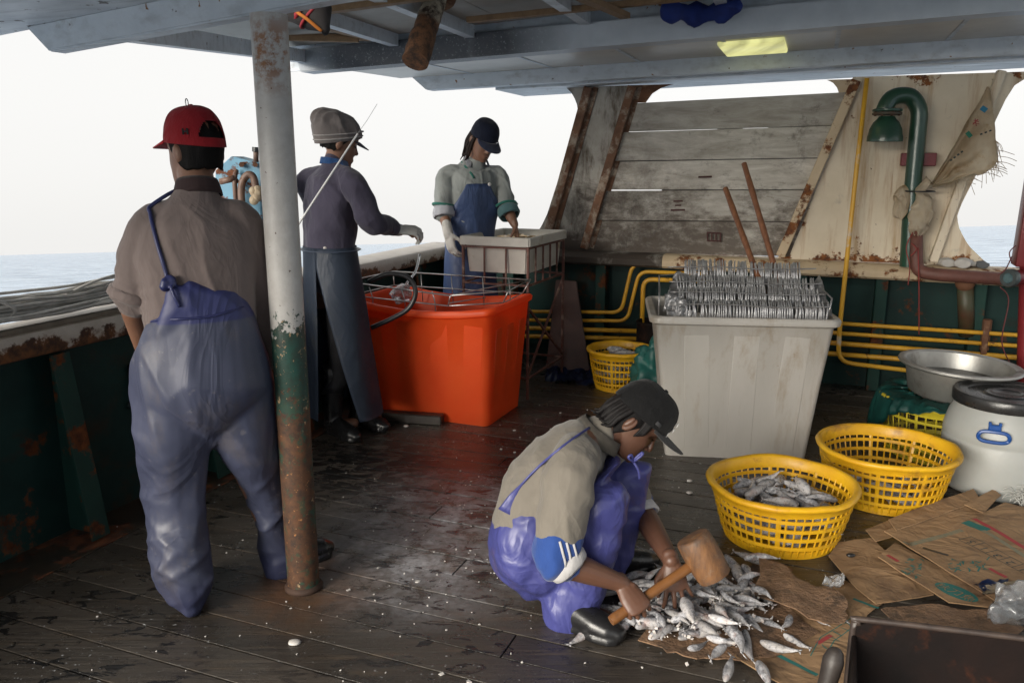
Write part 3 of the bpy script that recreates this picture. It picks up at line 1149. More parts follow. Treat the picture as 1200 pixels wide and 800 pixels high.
# ================================================================== TUBS
def tub(bm, lw, ld, uw, ud, h, rim, th=.012, rise=None, r=.05, n=6):
    """Open tapered tub; x width, y depth, rim lip, rounded corners. rise(x, y) lifts the rim locally."""
    def loop(w, d, z, rr, lift=0.):
        L = []
        for cx, cy, a0 in ((1, 1, 0), (-1, 1, 90), (-1, -1, 180), (1, -1, 270)):
            for i in range(n + 1):
                a = R(a0 + 90 * i / n)
                p = Vector((cx * (w / 2 - rr) + rr * math.cos(a), cy * (d / 2 - rr) + rr * math.sin(a), z))
                L.append(p)
        M_ = []
        for i, p in enumerate(L):
            q = L[(i + 1) % len(L)]
            k_ = 6 if (q - p).length > .1 else 1
            for j in range(k_):
                s = p + (q - p) * (j / k_)
                if lift and rise:
                    s.z += lift * rise(s.x / w * 2, s.y / d * 2)
                M_.append(s)
        return M_
    k = 1 - .06
    loops = [loop(lw, ld, 0, r), loop(lw + (uw - lw) * .5, ld + (ud - ld) * .5, h * .5, r, .2), loop(uw, ud, h - .05, r, 1), loop(uw + .01, ud + .01, h - .045, r, 1), loop(uw + rim * 2, ud + rim * 2, h - .035, r + rim, 1),
             loop(uw + rim * 2 + .006, ud + rim * 2 + .006, h - .012, r + rim, 1), loop(uw + rim * 2 - .01, ud + rim * 2 - .01, h, r + rim, 1), loop(uw + .0, ud + .0, h, r, 1), loop(uw - th * 2, ud - th * 2, h - .02, r, 1),
             loop(lw - th * 2, ld - th * 2, .02, r)]
    rings(bm, loops, True, True, True)


# orange tub
oc = Vector((-0.427,4.911,0))
ORc = (-.415, 4.92, 0)
orange = thing('plastic_tub', 'bright orange plastic tub standing on the bloody deck', 'tub', ORc, (0, 0, R(-23)))
bm = BM()
tub(bm, .80, .50, .90, .59, .685, .022, rise=lambda x, y: .045 * (abs(x) ** 2) - .02, r=.045)
# pressed panels on the sides
obj('shell', bm, M_ORANGE, orange, auto=50)
for i in range(4):
    bm = BM()
    x = -.30 + i * .2
    a, b = Vector((x * 1.0, -.252, .07)), Vector((x * 1.12, -.292, .60))
    beam(bm, a + Vector((0, .006, 0)), b + Vector((0, .006, 0)), .125, .014, (0, -1, .07), .006)
    obj('side_rib', bm, M_ORANGE, orange, auto=40)
for i in range(3):
    bm = BM()
    y = -.15 + i * .15
    beam(bm, Vector((.398, y, .08)), Vector((.441, y * 1.15, .57)), .085, .012, (1, 0, -.08), .005)
    obj('side_rib', bm, M_ORANGE, orange, auto=40)
# wire rack lying on the tub
rk = thing('wire_rack', 'thin steel wire rack laid across the orange tub', 'rack', ORc, (0, 0, R(-23)))


def wires(segs, r, n=6):
    b_ = BM()
    for s in segs:
        pipe(b_, [Vector(p) for p in s], r, n)
    return b_


zt, zb = .80, .715
TL = [(-.50, .25, zt), (.46, .27, zt - .005), (.47, -.10, zt - .02), (.20, -.30, zt - .035), (-.52, -.27, zt)]
BL = [(-.48, .22, zb), (.42, .24, zb), (.43, -.08, zb - .01), (.17, -.27, zb - .015), (-.50, -.25, zb)]
for a, b in zip(TL, TL[1:] + TL[:1]):
    obj('wire', wires([[a, b]], .0045), M_WIRE, rk)
for a, b in zip(BL, BL[1:] + BL[:1]):
    obj('wire', wires([[a, b]], .004), M_WIRE, rk)
for a, b in zip(TL, BL):
    obj('wire', wires([[a, b]], .004), M_WIRE, rk)
for x in (-.3, -.08, .14, .32):
    obj('wire', wires([[(x, .26, zt), (x + .02, .23, zb), (x + .015, .25, .62)]], .0035), M_WIRE, rk)
for x in (-.34, -.12, .08):
    obj('wire', wires([[(x, -.29, zt - .02), (x, -.26, zb), (x + .01, -.262, .60)]], .0035), M_WIRE, rk)
obj('wire', wires([[(.20, -.30, zt - .035), (.28, .0, zt - .03), (.46, .27, zt - .005)]], .0035), M_WIRE, rk)
obj('wire', wires([[(.17, -.27, zb), (.28, 0, zb)]], .0035), M_WIRE, rk)
# black hose looped over the tub's edge
hz = Vector((0, 0, 1))
hp = spline([(-0.793,4.5,0.854), (-0.683,4.5,0.897), (-0.576,4.5,0.878), (-0.535,4.5,0.797), (-0.575,4.5,0.705), (-0.677,4.5,0.643), (-0.789,4.5,0.594)], 8)
bm = BM()
pipe(bm, hp, .0135, 12)
o = obj('hose', bm, M_BLACKRB, loc=hp[-1])
tag(o, 'black rubber hose looping beside the orange tub', 'hose')
bm = BM()
tubw = [Vector(p) for p in ((-0.755,5.25,0.906), (-0.756,5.2,0.852), (-0.729,5.15,0.788), (-0.697,5.1,0.725), (-0.671,5.05,0.657))]
sphere(bm, (-0.691,5.05,0.695), (.07, .05, .05), 20, 14)
for v in bm.verts:
    v.co += Vector((1, .7, 1)) * (.03 * noise.noise(v.co * 22))
pipe(bm, spline([(-0.602,5.35,0.912), (-0.621,5.25,0.813), (-0.653,5.1,0.768), (-0.691,5.05,0.711)], 5), .008, 8)
o = obj('plastic_bag', bm, M_CLEAR, loc=(-0.691,5.05,0.695))
tag(o, 'crumpled clear plastic bag inside the orange tub', 'bag')
# wood block at the tub's foot
bm = BM()
a, b = Vector((-0.803,4.668,0)), Vector((-0.405,4.587,0))
beam(bm, a + Vector((0, 0, .03)), b + Vector((0, 0, .03)), .07, .058, bev=.006)
o = obj('wood_block', bm, mat('wet_dark_wood', (.035, .026, .02), (.018, .014, .012), 8, .4), loc=a, smooth=False)
tag(o, 'dark wet wood block on the deck in front of the orange tub', 'wood block')

# white tub with rows of silver fish
WBc = (1.185, 4.27, 0)
WBr = R(-7)
wb = thing('plastic_tub', 'tall dirty white plastic tub packed with rows of silver fish', 'tub', WBc, (0, 0, WBr))
bm = BM()
tub(bm, .71, .50, .865, .60, .752, .03, r=.03)
obj('shell', bm, M_WHITEPL, wb, auto=50)
for i, (x, w) in enumerate(((-.20, .13), (.015, .13), (.23, .13))):
    bm = BM()
    beam(bm, Vector((x * .98, -.2475, .05)), Vector((x * 1.14, -.2905, .66)), w, .014, (0, -1, .07), .005)
    obj('side_rib', bm, M_WHITEPL, wb, auto=40)
fr_ = thing('fish_rack', 'wire rack of silver fish standing in rows on the white tub', 'fish rack', (WBc[0], WBc[1], .752), (0, 0, WBr))
rnd = random.Random(5)
rowsF = [(-.27, .0, .075, 1.0), (-.17, .03, .095, .97), (-.06, .06, .105, .95), (.07, .10, .13, .84)]
for ri, (y, z0, hgt, wf) in enumerate(rowsF):
    bm = BM()
    nst = 84
    for i in range(nst):
        x = (-.5 + (i + .5) / nst) * .72 * wf + .03
        lean = rnd.gauss(0, .004)
        if rnd.random() < .02:
            continue
        hh = hgt * (rnd.uniform(.95, 1.02) + .05 * math.sin(x * 9 + ri))
        p = [Vector((x, y - .02, z0 - .03)), Vector((x + lean, y - .012 + rnd.uniform(-.006, .006), z0 + hh * .5)), Vector((x + lean * 2, y + .02, z0 + hh))]
        tube(bm, p, [(.0036, .014), (.0038, .019), (.0036, .015)], n=6)
    o = obj('fish_row', bm, M_FOIL, fr_)
    o['kind'] = 'stuff'
    zz = z0 + hgt * .78
    obj('wire', wires([spline([(-.36, y - .035, zz), (-.1, y - .038, zz + .006), (.15, y - .036, zz - .004), (.40, y - .035, zz + .004)], 6)], .0035), M_WIRE, fr_)
obj('wire', wires([[(-.42, -.30, 0), (-.42, -.30, .13), (-.40, .15, .14), (-.2, .22, .15)]], .004), M_WIRE, fr_)
obj('wire', wires([[(.40, -.28, 0), (.41, -.28, .10), (.42, .10, .12), (.40, .2, .10)]], .004), M_WIRE, fr_)


def crumple(bm, quad, nu, nv, amp, sc, seed, th=0.):
    """A crumpled sheet spanned between four corners."""
    a, b, c, d = [Vector(p) for p in quad]
    nn = (b - a).cross(d - a).normalized()
    g = []
    for j in range(nv + 1):
        r_ = []
        for i in range(nu + 1):
            s, t = i / nu, j / nv
            p = (a * (1 - s) + b * s) * (1 - t) + (d * (1 - s) + c * s) * t
            q = p * sc + Vector((seed, seed * .7, -seed))
            h = noise.fractal(q, .6, 2.1, 3)
            h2 = abs(noise.noise(q * 1.3 + Vector((5, 1, 2))))
            r_.append(bm.verts.new(p + nn * (amp * (h + 1.2 * h2)) + (b - a).normalized() * amp * .3 * noise.noise(q * 1.7)))
        g.append(r_)
    for j in range(nv):
        for i in range(nu):
            bm.faces.new((g[j][i], g[j][i + 1], g[j + 1][i + 1], g[j + 1][i]))
    if th:
        bmesh.ops.solidify(bm, geom=list(bm.faces), thickness=th)
    return g


for nm, qd, sd_ in (('left', [(-.40, -.28, .01), (-.25, -.22, .02), (-.20, .08, .15), (-.33, .02, .17)], 3.1), ('right', [(.30, -.28, .0), (.42, -.27, .02), (.43, .05, .15), (.33, .02, .07)], 7.7), ('left', [(-.38, -.31, .0), (-.26, -.30, .0), (-.27, -.26, .08), (-.39, -.24, .10)], 9.3)):
    bm = BM()
    crumple(bm, qd, 16, 20, .028, 16, sd_, .002)
    obj('silver_fish_bundle', bm, M_FOIL, fr_)
for lb, a, b in (('left of the two brown sticks leaning up from the white tub', (1.296,4.33,0.933), (1.217,4.75,1.353)), ('right and taller of the two brown sticks leaning up from the white tub', (1.401,4.33,0.933), (1.315,4.75,1.491))):
    bm = BM()
    a, b = Vector(a), Vector(b)
    a2 = a + (a - b) * .25
    pts = [a2 + (b - a2) * (i / 10) for i in range(11)]
    tube(bm, pts, [.0155 + (.0022 if i in (2, 5, 8) else 0) for i in range(11)], n=10)
    o = obj('stick', bm, M_BAMBOO, loc=a2, auto=50)
    tag(o, lb, 'stick', 'sticks in the white tub')

# ================================================================== TABLE FRAME WITH TRAY
TF = (.1, 5.1, 0)
tb = thing('stand', 'rusty red welded steel stand holding the white tray', 'stand', TF, (0, 0, R(-23)))
tw_, td_, tz = .45, .66, .985
cor = [(-tw_, 0), (0, 0), (0, td_), (-tw_, td_)]
for x, y in cor:
    bm = BM()
    box(bm, (x, y, tz / 2), (.016, .016, tz), bev=.002)
    obj('leg', bm, M_REDFRAME, tb, smooth=False)
for z in (.14, .74, tz - .012):
    for (a, b) in zip(cor, cor[1:] + cor[:1]):
        bm = BM()
        beam(bm, (*a, z), (*b, z), .011, .012)
        obj('rail', bm, M_REDFRAME, tb, smooth=False)
for a, b in (((0, 0, .16), (0, td_, .72)), ((0, td_, .16), (0, 0, .60))):
    bm = BM()
    beam(bm, Vector(a) + Vector((.002, 0, 0)), Vector(b) + Vector((.002, 0, 0)), .013, .013)
    obj('brace', bm, M_REDFRAME, tb, smooth=False)
for i in range(1, 5):
    bm = BM()
    y = td_ * i / 5
    box(bm, (0, y, .86), (.010, .010, .23))
    obj('bar', bm, M_REDFRAME, tb, smooth=False)
for i in range(1, 3):
    bm = BM()
    box(bm, (-tw_ * i / 3, 0, .86), (.010, .010, .23))
    obj('bar', bm, M_REDFRAME, tb, smooth=False)
tr_ = thing('tray', 'shallow white tray of bait water on the rusty stand', 'tray', (TF[0], TF[1], tz), (0, 0, R(-23)))
bm = BM()
cx, cy = -tw_ / 2, td_ / 2
lo_ = lambda w, d, z: [Vector((cx + sx * w / 2, cy + sy * d / 2, z)) for sx, sy in ((1, 1), (-1, 1), (-1, -1), (1, -1))]
rings(bm, [lo_(.40, .60, -.175), lo_(.425, .63, -.0), lo_(.485, .695, .0), lo_(.485, .695, .052), lo_(.468, .678, .056), lo_(.45, .66, .05), lo_(.42, .62, .0)], True, True, True)
bmesh.ops.bevel(bm, geom=[e for e in bm.edges if e.calc_length() < .2], offset=.008, segments=2, affect='EDGES')
obj('shell', bm, M_TRAY, tr_, auto=35)
bm = BM()
for i in range(26):
    rr = random.Random(i)
    p = Vector((cx + rr.uniform(-.17, .17), cy + rr.uniform(-.27, .27), .018))
    a_ = rr.uniform(0, 6.28)
    d_ = Vector((math.cos(a_), math.sin(a_), .05)) * .05
    tube(bm, [p - d_, p, p + d_], [(.006, .006), (.014, .011), (.004, .004)], n=6)
o = obj('bait', bm, mat('amber_bait', (.42, .27, .10), (.60, .50, .36), 30, .3), tr_)
o['kind'] = 'stuff'

# leaning board, drum, tarp, teal bag behind the stand
bm = BM()
q = [(0.251,5.86,0.09), (0.572,5.8,0.078), (0.479,6,0.639), (0.328,6.02,0.649)]
a, b, c, d = [Vector(p) for p in q]
a.z = b.z = 0.0
nn = (b - a).cross(d - a).normalized()
for p0, p1 in (((a, b, c, d)), ) and [((a, b, c, d), 0)]:
    f0 = [bm.verts.new(p) for p in p0]
    f1 = [bm.verts.new(p + nn * .03) for p in p0]
    bm.faces.new(f0)
    bm.faces.new(f1)
    for i in range(4):
        bm.faces.new((f0[i], f0[(i + 1) % 4], f1[(i + 1) % 4], f1[i]))
bmesh.ops.bevel(bm, geom=list(bm.edges), offset=.006, segments=2, affect='EDGES')
o = obj('leaning_board', bm, mat('red_brown_board', (.075, .028, .02), (.04, .018, .014), 5, .5, dirt=(.6, (.11, .06, .04))), loc=a, auto=40)
tag(o, 'dark red brown board leaning on the ship side behind the stand', 'board')
dc_ = Vector((1.021,5.699,0.253))
bm = BM()
lathe(bm, [(.01, .012), (.13, .012), (.135, 0), (.138, .006), (.136, .20), (.141, .205), (.136, .21), (.136, .385), (.142, .392), (.140, .402), (.13, .403), (.128, .37), (.0, .37)], (dc_.x, dc_.y, 0), 32, True, True)
o = obj('drum', bm, M_RUSTDK, loc=(dc_.x, dc_.y, 0), auto=50)
tag(o, 'small dark rusty drum by the yellow pipes behind the white tub', 'drum')
bm = BM()
crumple(bm, [(0.239,5.544,0.012), (0.61,5.388,0.012), (0.637,5.932,0.02), (0.272,6.039,0.02)], 26, 14, .035, 11, 2.2, .003)
o = obj('tarp', bm, M_BLUETARP, loc=(0.442,5.708,0))
tag(o, 'crumpled dark blue tarp on the deck behind the stand', 'tarp')


def bag_blob(name, mt, c, r, amp, sc, seed, label, cat):
    b_ = BM()
    sphere(b_, (0, 0, 0), r, 40, 26)
    for v in b_.verts:
        q = v.co * sc + Vector((seed, 0, seed))
        v.co *= 1 + amp * (1.3 * abs(noise.noise(q)) + .6 * noise.noise(q * 2.3) - .3)
        v.co.z = max(v.co.z, -r[2] * .8)
        v.co += Vector((0, 0, r[2] * .8))
    b_.transform(Matrix.Translation(c))
    o_ = obj(name, b_, mt, loc=c)
    return tag(o_, label, cat)


tc_ = Vector((0.921,5.061,0))
bag_blob('cloth_bundle', M_TEAL, (tc_.x, tc_.y + .1, 0), (.14, .13, .20), .5, 8, 4.4, 'teal cloth bundle slumped against the white tub', 'cloth')

# ================================================================== BASKETS
def basket(name, label, c, rb, rt, h, mt, rotz=0., nrib=52, nh=4, tilt=(0, 0), ell=1., group='yellow plastic baskets'):
    t = thing(name, label, 'basket', c, (tilt[0], tilt[1], rotz), group)
    pr = lambda z: rb + (rt - rb) * (z / h) ** .8
    # rim
    bm = BM()
    prof = [(pr(h) - .012, h - .045), (pr(h) - .004, h - .045), (pr(h) + .002, h - .02), (pr(h) + .016, h - .012), (pr(h) + .020, h - .002), (pr(h) + .014, h + .008), (pr(h) + .0, h + .010), (pr(h) - .010, h + .002)]
    prof.append(prof[0])
    lathe(bm, prof, n=64, cap0=False, cap1=False)
    bmesh.ops.remove_doubles(bm, verts=bm.verts, dist=1e-5)
    for v in bm.verts:
        v.co.x *= ell
        v.co.z += .006 * noise.noise(v.co * 6 + Vector(c)) + .004 * noise.noise(v.co * 14 + Vector(c))
        v.co += Vector((v.co.x, v.co.y, 0)) * .03 * noise.noise(v.co * 5 + Vector(c) * 2)
    obj('rim', bm, mt, t, auto=60)
    for k in range(nh):
        z = .03 + (h - .075) * (k + .55) / nh
        bm = BM()
        r = pr(z)
        lathe(bm, [(r - .004, z - .007), (r + .004, z - .007), (r + .005, z + .007), (r - .003, z + .007), (r - .004, z - .007)], n=56, cap0=False, cap1=False)
        bmesh.ops.remove_doubles(bm, verts=bm.verts, dist=1e-5)
        for v in bm.verts:
            v.co.x *= ell
        obj('hoop', bm, mt, t, auto=40)
    bm = BM()
    for i in range(nrib):
        a = 2 * PI * i / nrib
        w = (.0042 if i % 6 else .009) * random.uniform(.85, 1.15)
        a += random.uniform(-.012, .012)
        ps = []
        for z in (.012, h * .35, h * .7, h - .035):
            r = pr(z)
            ps.append(Vector((r * math.cos(a) * ell, r * math.sin(a), z)))
        tube(bm, ps, [(w, .0034)] * 4, (-math.sin(a), math.cos(a), 0), 4)
    o = obj('rib_lattice', bm, mt, t, smooth=False)
    o['kind'] = 'stuff'
    bm = BM()
    lathe(bm, [(.01, .006), (rb - .02, .006), (rb - .004, 0), (rb + .006, .002), (rb + .008, .03), (rb, .034), (rb - .006, .014), (.01, .012)], n=56, cap0=True, cap1=True)
    for v in bm.verts:
        v.co.x *= ell
    obj('base', bm, mt, t, auto=40)
    return t


bk1c = (1.10, 3.13, 0)
basket('basket', 'yellow plastic basket half full of fish behind the mallet', bk1c, .215, .282, .235, M_BASKET)
bk2c = (1.70, 3.53, 0)
basket('basket', 'yellow plastic basket with few fish between the barrel and the white tub', bk2c, .225, .29, .245, M_BASKET, nrib=54)
bk3c = (.735, 5.40, 0)
basket('basket', 'far yellow basket with long silver fish behind the crouching man', bk3c, .16, .215, .27, M_BASKET, nrib=44)
bk4c = (2.28, 4.13, 0)
basket('basket', 'lime yellow basket under the aluminium basin and the teal cloth', bk4c, .27, .31, .30, M_BASKET2, nrib=40, nh=3)

# ================================================================== FISH
def fish_mesh(seed, L=.15):
    rr = random.Random(seed)
    b_ = BM()
    st = [(0, .004, .004), (.03, .010, .010), (.10, .0155, .017), (.25, .020, .024), (.42, .020, .024), (.60, .016, .019), (.78, .0095, .011), (.90, .0055, .0065), (.95, .0045, .006)]
    bend = rr.uniform(-.02, .02)
    pts = [Vector((t * L, bend * math.sin(t * 3), 0)) for t, _, _ in st]
    k = rr.uniform(.85, 1.1)
    tube(b_, pts, [(a * k * .82, h * k * .84) for _, a, h in st], (0, 1, 0), 9)
    e = pts[-1]
    for s in (-1, 1):                                            # forked tail and fins
        a_ = [e + Vector((0, 0, s * .002)), e + Vector((.013, .002, s * .017)), e + Vector((.012, 0, s * .004)), e + Vector((.004, 0, 0))]
        f0 = [b_.verts.new(p + Vector((0, .0012, 0))) for p in a_]
        f1 = [b_.verts.new(p - Vector((0, .0012, 0))) for p in a_]
        b_.faces.new(f0)
        b_.faces.new(f1)
        for i in range(4):
            b_.faces.new((f0[i], f0[(i + 1) % 4], f1[(i + 1) % 4], f1[i]))
    for v in b_.verts:
        v.co += v.co.normalized() * .002 * noise.noise(v.co * 60 + Vector((seed, 0, 0)))
    me = bpy.data.meshes.new('fish')
    b_.normal_update()
    bmesh.ops.recalc_face_normals(b_, faces=b_.faces)
    b_.to_mesh(me)
    b_.free()
    me.materials.append(M_FISH)
    me.shade_smooth()
    return me


FISH = [fish_mesh(s) for s in range(7)]


def fish(p, yaw, roll, label, group, pitch=0., sc=1., k=0):
    o_ = bpy.data.objects.new('fish', FISH[k % len(FISH)])
    COL.objects.link(o_)
    o_.location = p
    o_.rotation_euler = (roll, pitch, yaw)
    o_.scale = (sc, sc, sc)
    return tag(o_, label, 'fish', group)


rnd = random.Random(12)
# placed one by one where the pile shows them: head, tail on the floor, height
near = [((745,735), (800,722)), ((735,686), (790,690)), ((730,680), (775,672)), ((742,690), (800,697)), ((815,655), (850,668)), ((862,660), (872,685)), ((870,662), (882,684)),
        ((872,655), (920,660)), ((905,662), (928,672)), ((838,690), (878,690)), ((825,687), (850,711)), ((845,692), (872,713)), ((812,712), (852,740)), ((852,715), (875,732)), ((795,748), (830,740)),
        ((806,759), (836,742)), ((850,735), (868,768)), ((873,738), (886,778)), ((849,798), (859,762)), ((888,775), (905,812)), ((893,728), (927,742)), ((935,698), (955,716)), ((955,716), (962,724)),
        ((918,742), (935,750)), ((760,748), (795,728)), ((780,715), (812,735)), ((800,700), (818,742)), ((735,725), (785,735)), ((858,700), (905,712)), ((868,672), (900,690)), ((880,700), (900,716)),
        ((840,710), (858,735)), ((788,690), (820,705)), ((820,668), (850,690)), ((770,705), (810,712)), ((830,720), (860,728)), ((766,728), (806,740)), ((786,728), (826,724)), ((810,690), (840,700)), ((850,650), (878,672)), ((745,708), (785,716))]
PX = [(0.4,2.392,0.03), (0.566,2.458,0.03)]


def flo(x, y, z=0.):
    """Floor point under a photograph pixel, worked out from the camera's own lens."""
    p = R(12.339)
    a_, b_ = (x - 600) / 960., -(y - 400) / 960.
    r_ = Vector((a_, math.cos(p) + b_ * math.sin(p), -math.sin(p) + b_ * math.cos(p)))
    t = (z - 1.5) / r_.z
    return Vector((0, 0, 1.5)) + r_ * t


for i, (a, b) in enumerate(near):
    zv = rnd.uniform(.74, 1.04)
    zz = .035 + .022 * max(0, 1 - ((a[0] - 815) ** 2 / 5500 + (a[1] - 705) ** 2 / 1800)) * (1 + i % 3)
    if a[1] > 745 or a[0] > 890:
        zz = .026
    P, Q = flo(*a, zz), flo(*b, zz)
    d_ = Q - P
    s_ = max(.72, min(1.3, d_.length / .15)) * zv
    if d_.length < .07:
        s_ = .62
    fish((P.x, P.y, zz), math.atan2(d_.y, d_.x), rnd.uniform(-1.9, 1.9), 'frozen grey fish in the loose pile on torn wet cardboard', 'fish heaped on the cardboard', rnd.uniform(-.12, .12), s_, i)
for i in range(95):
    x, y = rnd.gauss(815, 46), rnd.gauss(704, 21)
    zz = rnd.uniform(.012, .05)
    P = flo(x, y, zz)
    fish(P, rnd.uniform(0, 6.28), rnd.uniform(-2, 2), 'frozen grey fish in the loose pile on torn wet cardboard', 'fish heaped on the cardboard', rnd.uniform(-.2, .2), rnd.uniform(.66, .95), i)
for i in range(110):
    a = rnd.uniform(0, 6.28)
    r = .185 * math.sqrt(rnd.uniform(0, 1))
    z = .025 + .175 * (i / 110) * (1.05 - (r / .19) ** 2 * .25)
    yw = rnd.uniform(0, 6.28)
    c_ = Vector((bk1c[0] + r * math.cos(a), bk1c[1] + r * math.sin(a), z))
    c_ -= Vector((math.cos(yw), math.sin(yw), 0)) * .075
    fish(c_, yw, rnd.uniform(-2, 2), 'frozen fish heaped inside the near yellow basket', 'fish in the near yellow basket', rnd.uniform(-.35, .2), rnd.uniform(.85, 1.12), i)
for i in range(16):
    a = rnd.uniform(0, 6.28)
    r = .15 * math.sqrt(rnd.uniform(0, 1))
    yw = rnd.uniform(0, 6.28)
    fish(Vector((bk2c[0] + r * math.cos(a), bk2c[1] + r * math.sin(a), rnd.uniform(.03, .06))) - Vector((math.cos(yw), math.sin(yw), 0)) * .07, yw, rnd.uniform(-2, 2), 'fish lying on the bottom of the second yellow basket', 'fish in the second yellow basket', 0, 1.0, i)
for i in range(34):
    yw = rnd.gauss(R(-25), .35)
    a = rnd.uniform(0, 6.28)
    r = .11 * math.sqrt(rnd.uniform(0, 1))
    fish(Vector((bk3c[0] + r * math.cos(a), bk3c[1] + r * math.sin(a), .06 + .185 * i / 34)) - Vector((math.cos(yw), math.sin(yw), 0)) * .09, yw, rnd.uniform(-1, 1), 'long silver fish lying in the far yellow basket', 'fish in the far yellow basket', 0, 1.15, i)

# ice crumbs and mash among the fish, flakes and scales over the deck
M_FLAKE = mat('pale_scales', (.62, .60, .57), (.50, .47, .44), 60, .5)
bm = BM()
for i in range(320):
    if i < 140:
        P = flo(rnd.gauss(560, 120), rnd.gauss(650, 70), 0)
    elif i < 220:
        P = flo(rnd.gauss(650, 90), rnd.gauss(560, 50), 0)
    else:
        P = DK(rnd.uniform(-2.5, 1.2), rnd.uniform(1.2, 5.2), 0)
    s_ = rnd.uniform(.0015, .0042) * (2.3 if rnd.random() < .05 else 1)
    if P.x < -2.0 or P.y < 1.6:
        continue
    a_ = rnd.uniform(0, 6.28)
    m_ = rnd.randint(4, 6)
    top = [P + Vector((math.cos(a_ + 2 * PI * j / m_) * s_ * rnd.uniform(.6, 1.4), math.sin(a_ + 2 * PI * j / m_) * s_ * rnd.uniform(.6, 1.4), .0025 + rnd.uniform(0, .002))) for j in range(m_)]
    bot = [Vector((p.x, p.y, .0012)) for p in top]
    rings(bm, [bot, top], True, False, True)
o = obj('fish_scales', bm, M_FLAKE, smooth=False, loc=(0, 3, 0))
tag(o, 'pale scales and crumbs scattered over the wet deck boards', 'fish scraps', kind='stuff')
bm = BM()
for i in range(520):
    x, y = rnd.gauss(810, 38), rnd.gauss(705, 20)
    P = flo(x, y, rnd.uniform(.008, .055))
    s_ = rnd.uniform(.003, .011)
    box(bm, P, (s_, s_ * rnd.uniform(.6, 1.4), s_ * .7), (rnd.uniform(0, 3), rnd.uniform(0, 3), rnd.uniform(0, 3)))
o = obj('ice_crumbs', bm, mat('frosty_ice', (.62, .60, .58), (.50, .44, .40), 40, .45, sss=.1), smooth=False, loc=flo(810, 705, 0))
tag(o, 'crushed ice and fish mash between the fish of the pile', 'ice', kind='stuff')
for (x, y, s_) in ((345, 752, .022), (808, 577, .016), (476, 499, .015), (781, 530, .011), (808, 563, .014)):
    bm = BM()
    sphere(bm, flo(x, y, .004), (s_, s_ * .8, .007), 10, 6)
    for v in bm.verts:
        v.co.x += .004 * noise.noise(v.co * 90)
        v.co.z = max(v.co.z, .001)
    o = obj('fish_scrap', bm, M_FLAKE, loc=flo(x, y, 0))
    tag(o, {345: 'pale scrap on the deck boards in front of the post', 808: 'pale scrap on the deck between the tub and the basket', 476: 'pale scrap on the deck beside the wood block', 781: 'tiny pale scrap at the corner of the white tub'}[x] if y != 563 else 'thin pale scrap behind the near basket', 'fish scrap')

# ================================================================== CARDBOARD
def sheet_px(name, label, px, z, mt, th=.004, curl=.012, seed=0., lift=None, cat='cardboard', parent=None):
    """A flat board whose outline is given on the floor; subdivided and gently warped."""
    P = [flo(x, y, z) for x, y in px]
    b_ = BM()
    top = [b_.verts.new(p) for p in P]
    f = b_.faces.new(top)
    bmesh.ops.triangulate(b_, faces=[f])
    for _ in range(3):
        bmesh.ops.subdivide_edges(b_, edges=[e for e in b_.edges if e.calc_length() > .045], cuts=1, use_grid_fill=True)
    for v in b_.verts:
        q = v.co * 6 + Vector((seed, seed, 0))
        v.co.z += curl * (noise.noise(q) * .7 + noise.noise(q * 3) * .3) + curl * .6
        if lift:
            v.co.z += lift(v.co)
        v.co.z = max(v.co.z, z)
    bmesh.ops.recalc_face_normals(b_, faces=b_.faces)
    if sum((f_.normal.z for f_ in b_.faces)) < 0:
        bmesh.ops.reverse_faces(b_, faces=b_.faces)
    bmesh.ops.solidify(b_, geom=list(b_.faces), thickness=th)
    if parent is not None:
        return obj(name, b_, mt, parent, world=True, auto=30)
    o_ = obj(name, b_, mt, loc=P[0], auto=30)
    return tag(o_, label, cat, 'cardboard sheets on the deck')


def jag(px, k, amp, seed):
    rr = random.Random(seed)
    out = []
    for (a, b) in zip(px, px[1:] + px[:1]):
        for i in range(k):
            t = i / k
            j = amp if i else amp * .3
            out.append((a[0] + (b[0] - a[0]) * t + rr.uniform(-j, j), a[1] + (b[1] - a[1]) * t + rr.uniform(-j, j) * .7))
    return out


sheet_px('cardboard_sheet', 'large printed cardboard sheet lying under the torn wet cardboard', [(984, 676), (1034, 708), (1016, 722), (1002, 745), (1005, 800), (960, 830), (860, 772), (885, 735)], .003, M_CARD, seed=1.)
sheet_px('cardboard_sheet', 'plain brown cardboard flap beside the near yellow basket', [(971, 652), (981, 637), (1022, 633), (1094, 698), (1026, 711), (998, 686)], .012, M_CARD, seed=2.)
sheet_px('cardboard_sheet', 'small cardboard flap sticking out beyond the basket', [(1014, 622), (1043, 611), (1056, 626), (1026, 636)], .03, M_CARD, seed=3.)
sheet_px('cardboard_sheet', 'long folded cardboard flap at the back of the flattened carton', [(1041, 610), (1140, 574), (1150, 587), (1050, 622)], .05, M_CARD, seed=4.)
sheet_px('cardboard_sheet', 'narrow cardboard tab pointing at the barrel', [(1130, 592), (1164, 574), (1173, 580), (1152, 602)], .058, M_CARD, seed=5.)
carton = thing('carton', 'flattened printed fish carton with a green oval and numbers', 'carton', tuple(flo(1110, 660, 0)))
TOPP = sheet_px('top_panel', '', [(1036, 624), (1050, 618), (1132, 592), (1152, 601), (1178, 590), (1225, 602), (1260, 640), (1235, 712), (1166, 704), (1120, 676)], .042, M_CARD, seed=6., curl=.01, parent=carton)
FRONTP = sheet_px('front_panel', '', [(1049, 636), (1168, 701), (1158, 712), (1112, 706), (1029, 654)], .030, M_CARD, seed=7., curl=.008, parent=carton)
sheet_px('cardboard_sheet', 'crumpled end of cardboard lying behind the rusty bin', [(1032, 717), (1044, 712), (1090, 712), (1130, 718), (1160, 716), (1200, 737), (1180, 760), (1060, 745)], .008, M_CARDW, seed=8., curl=.022)
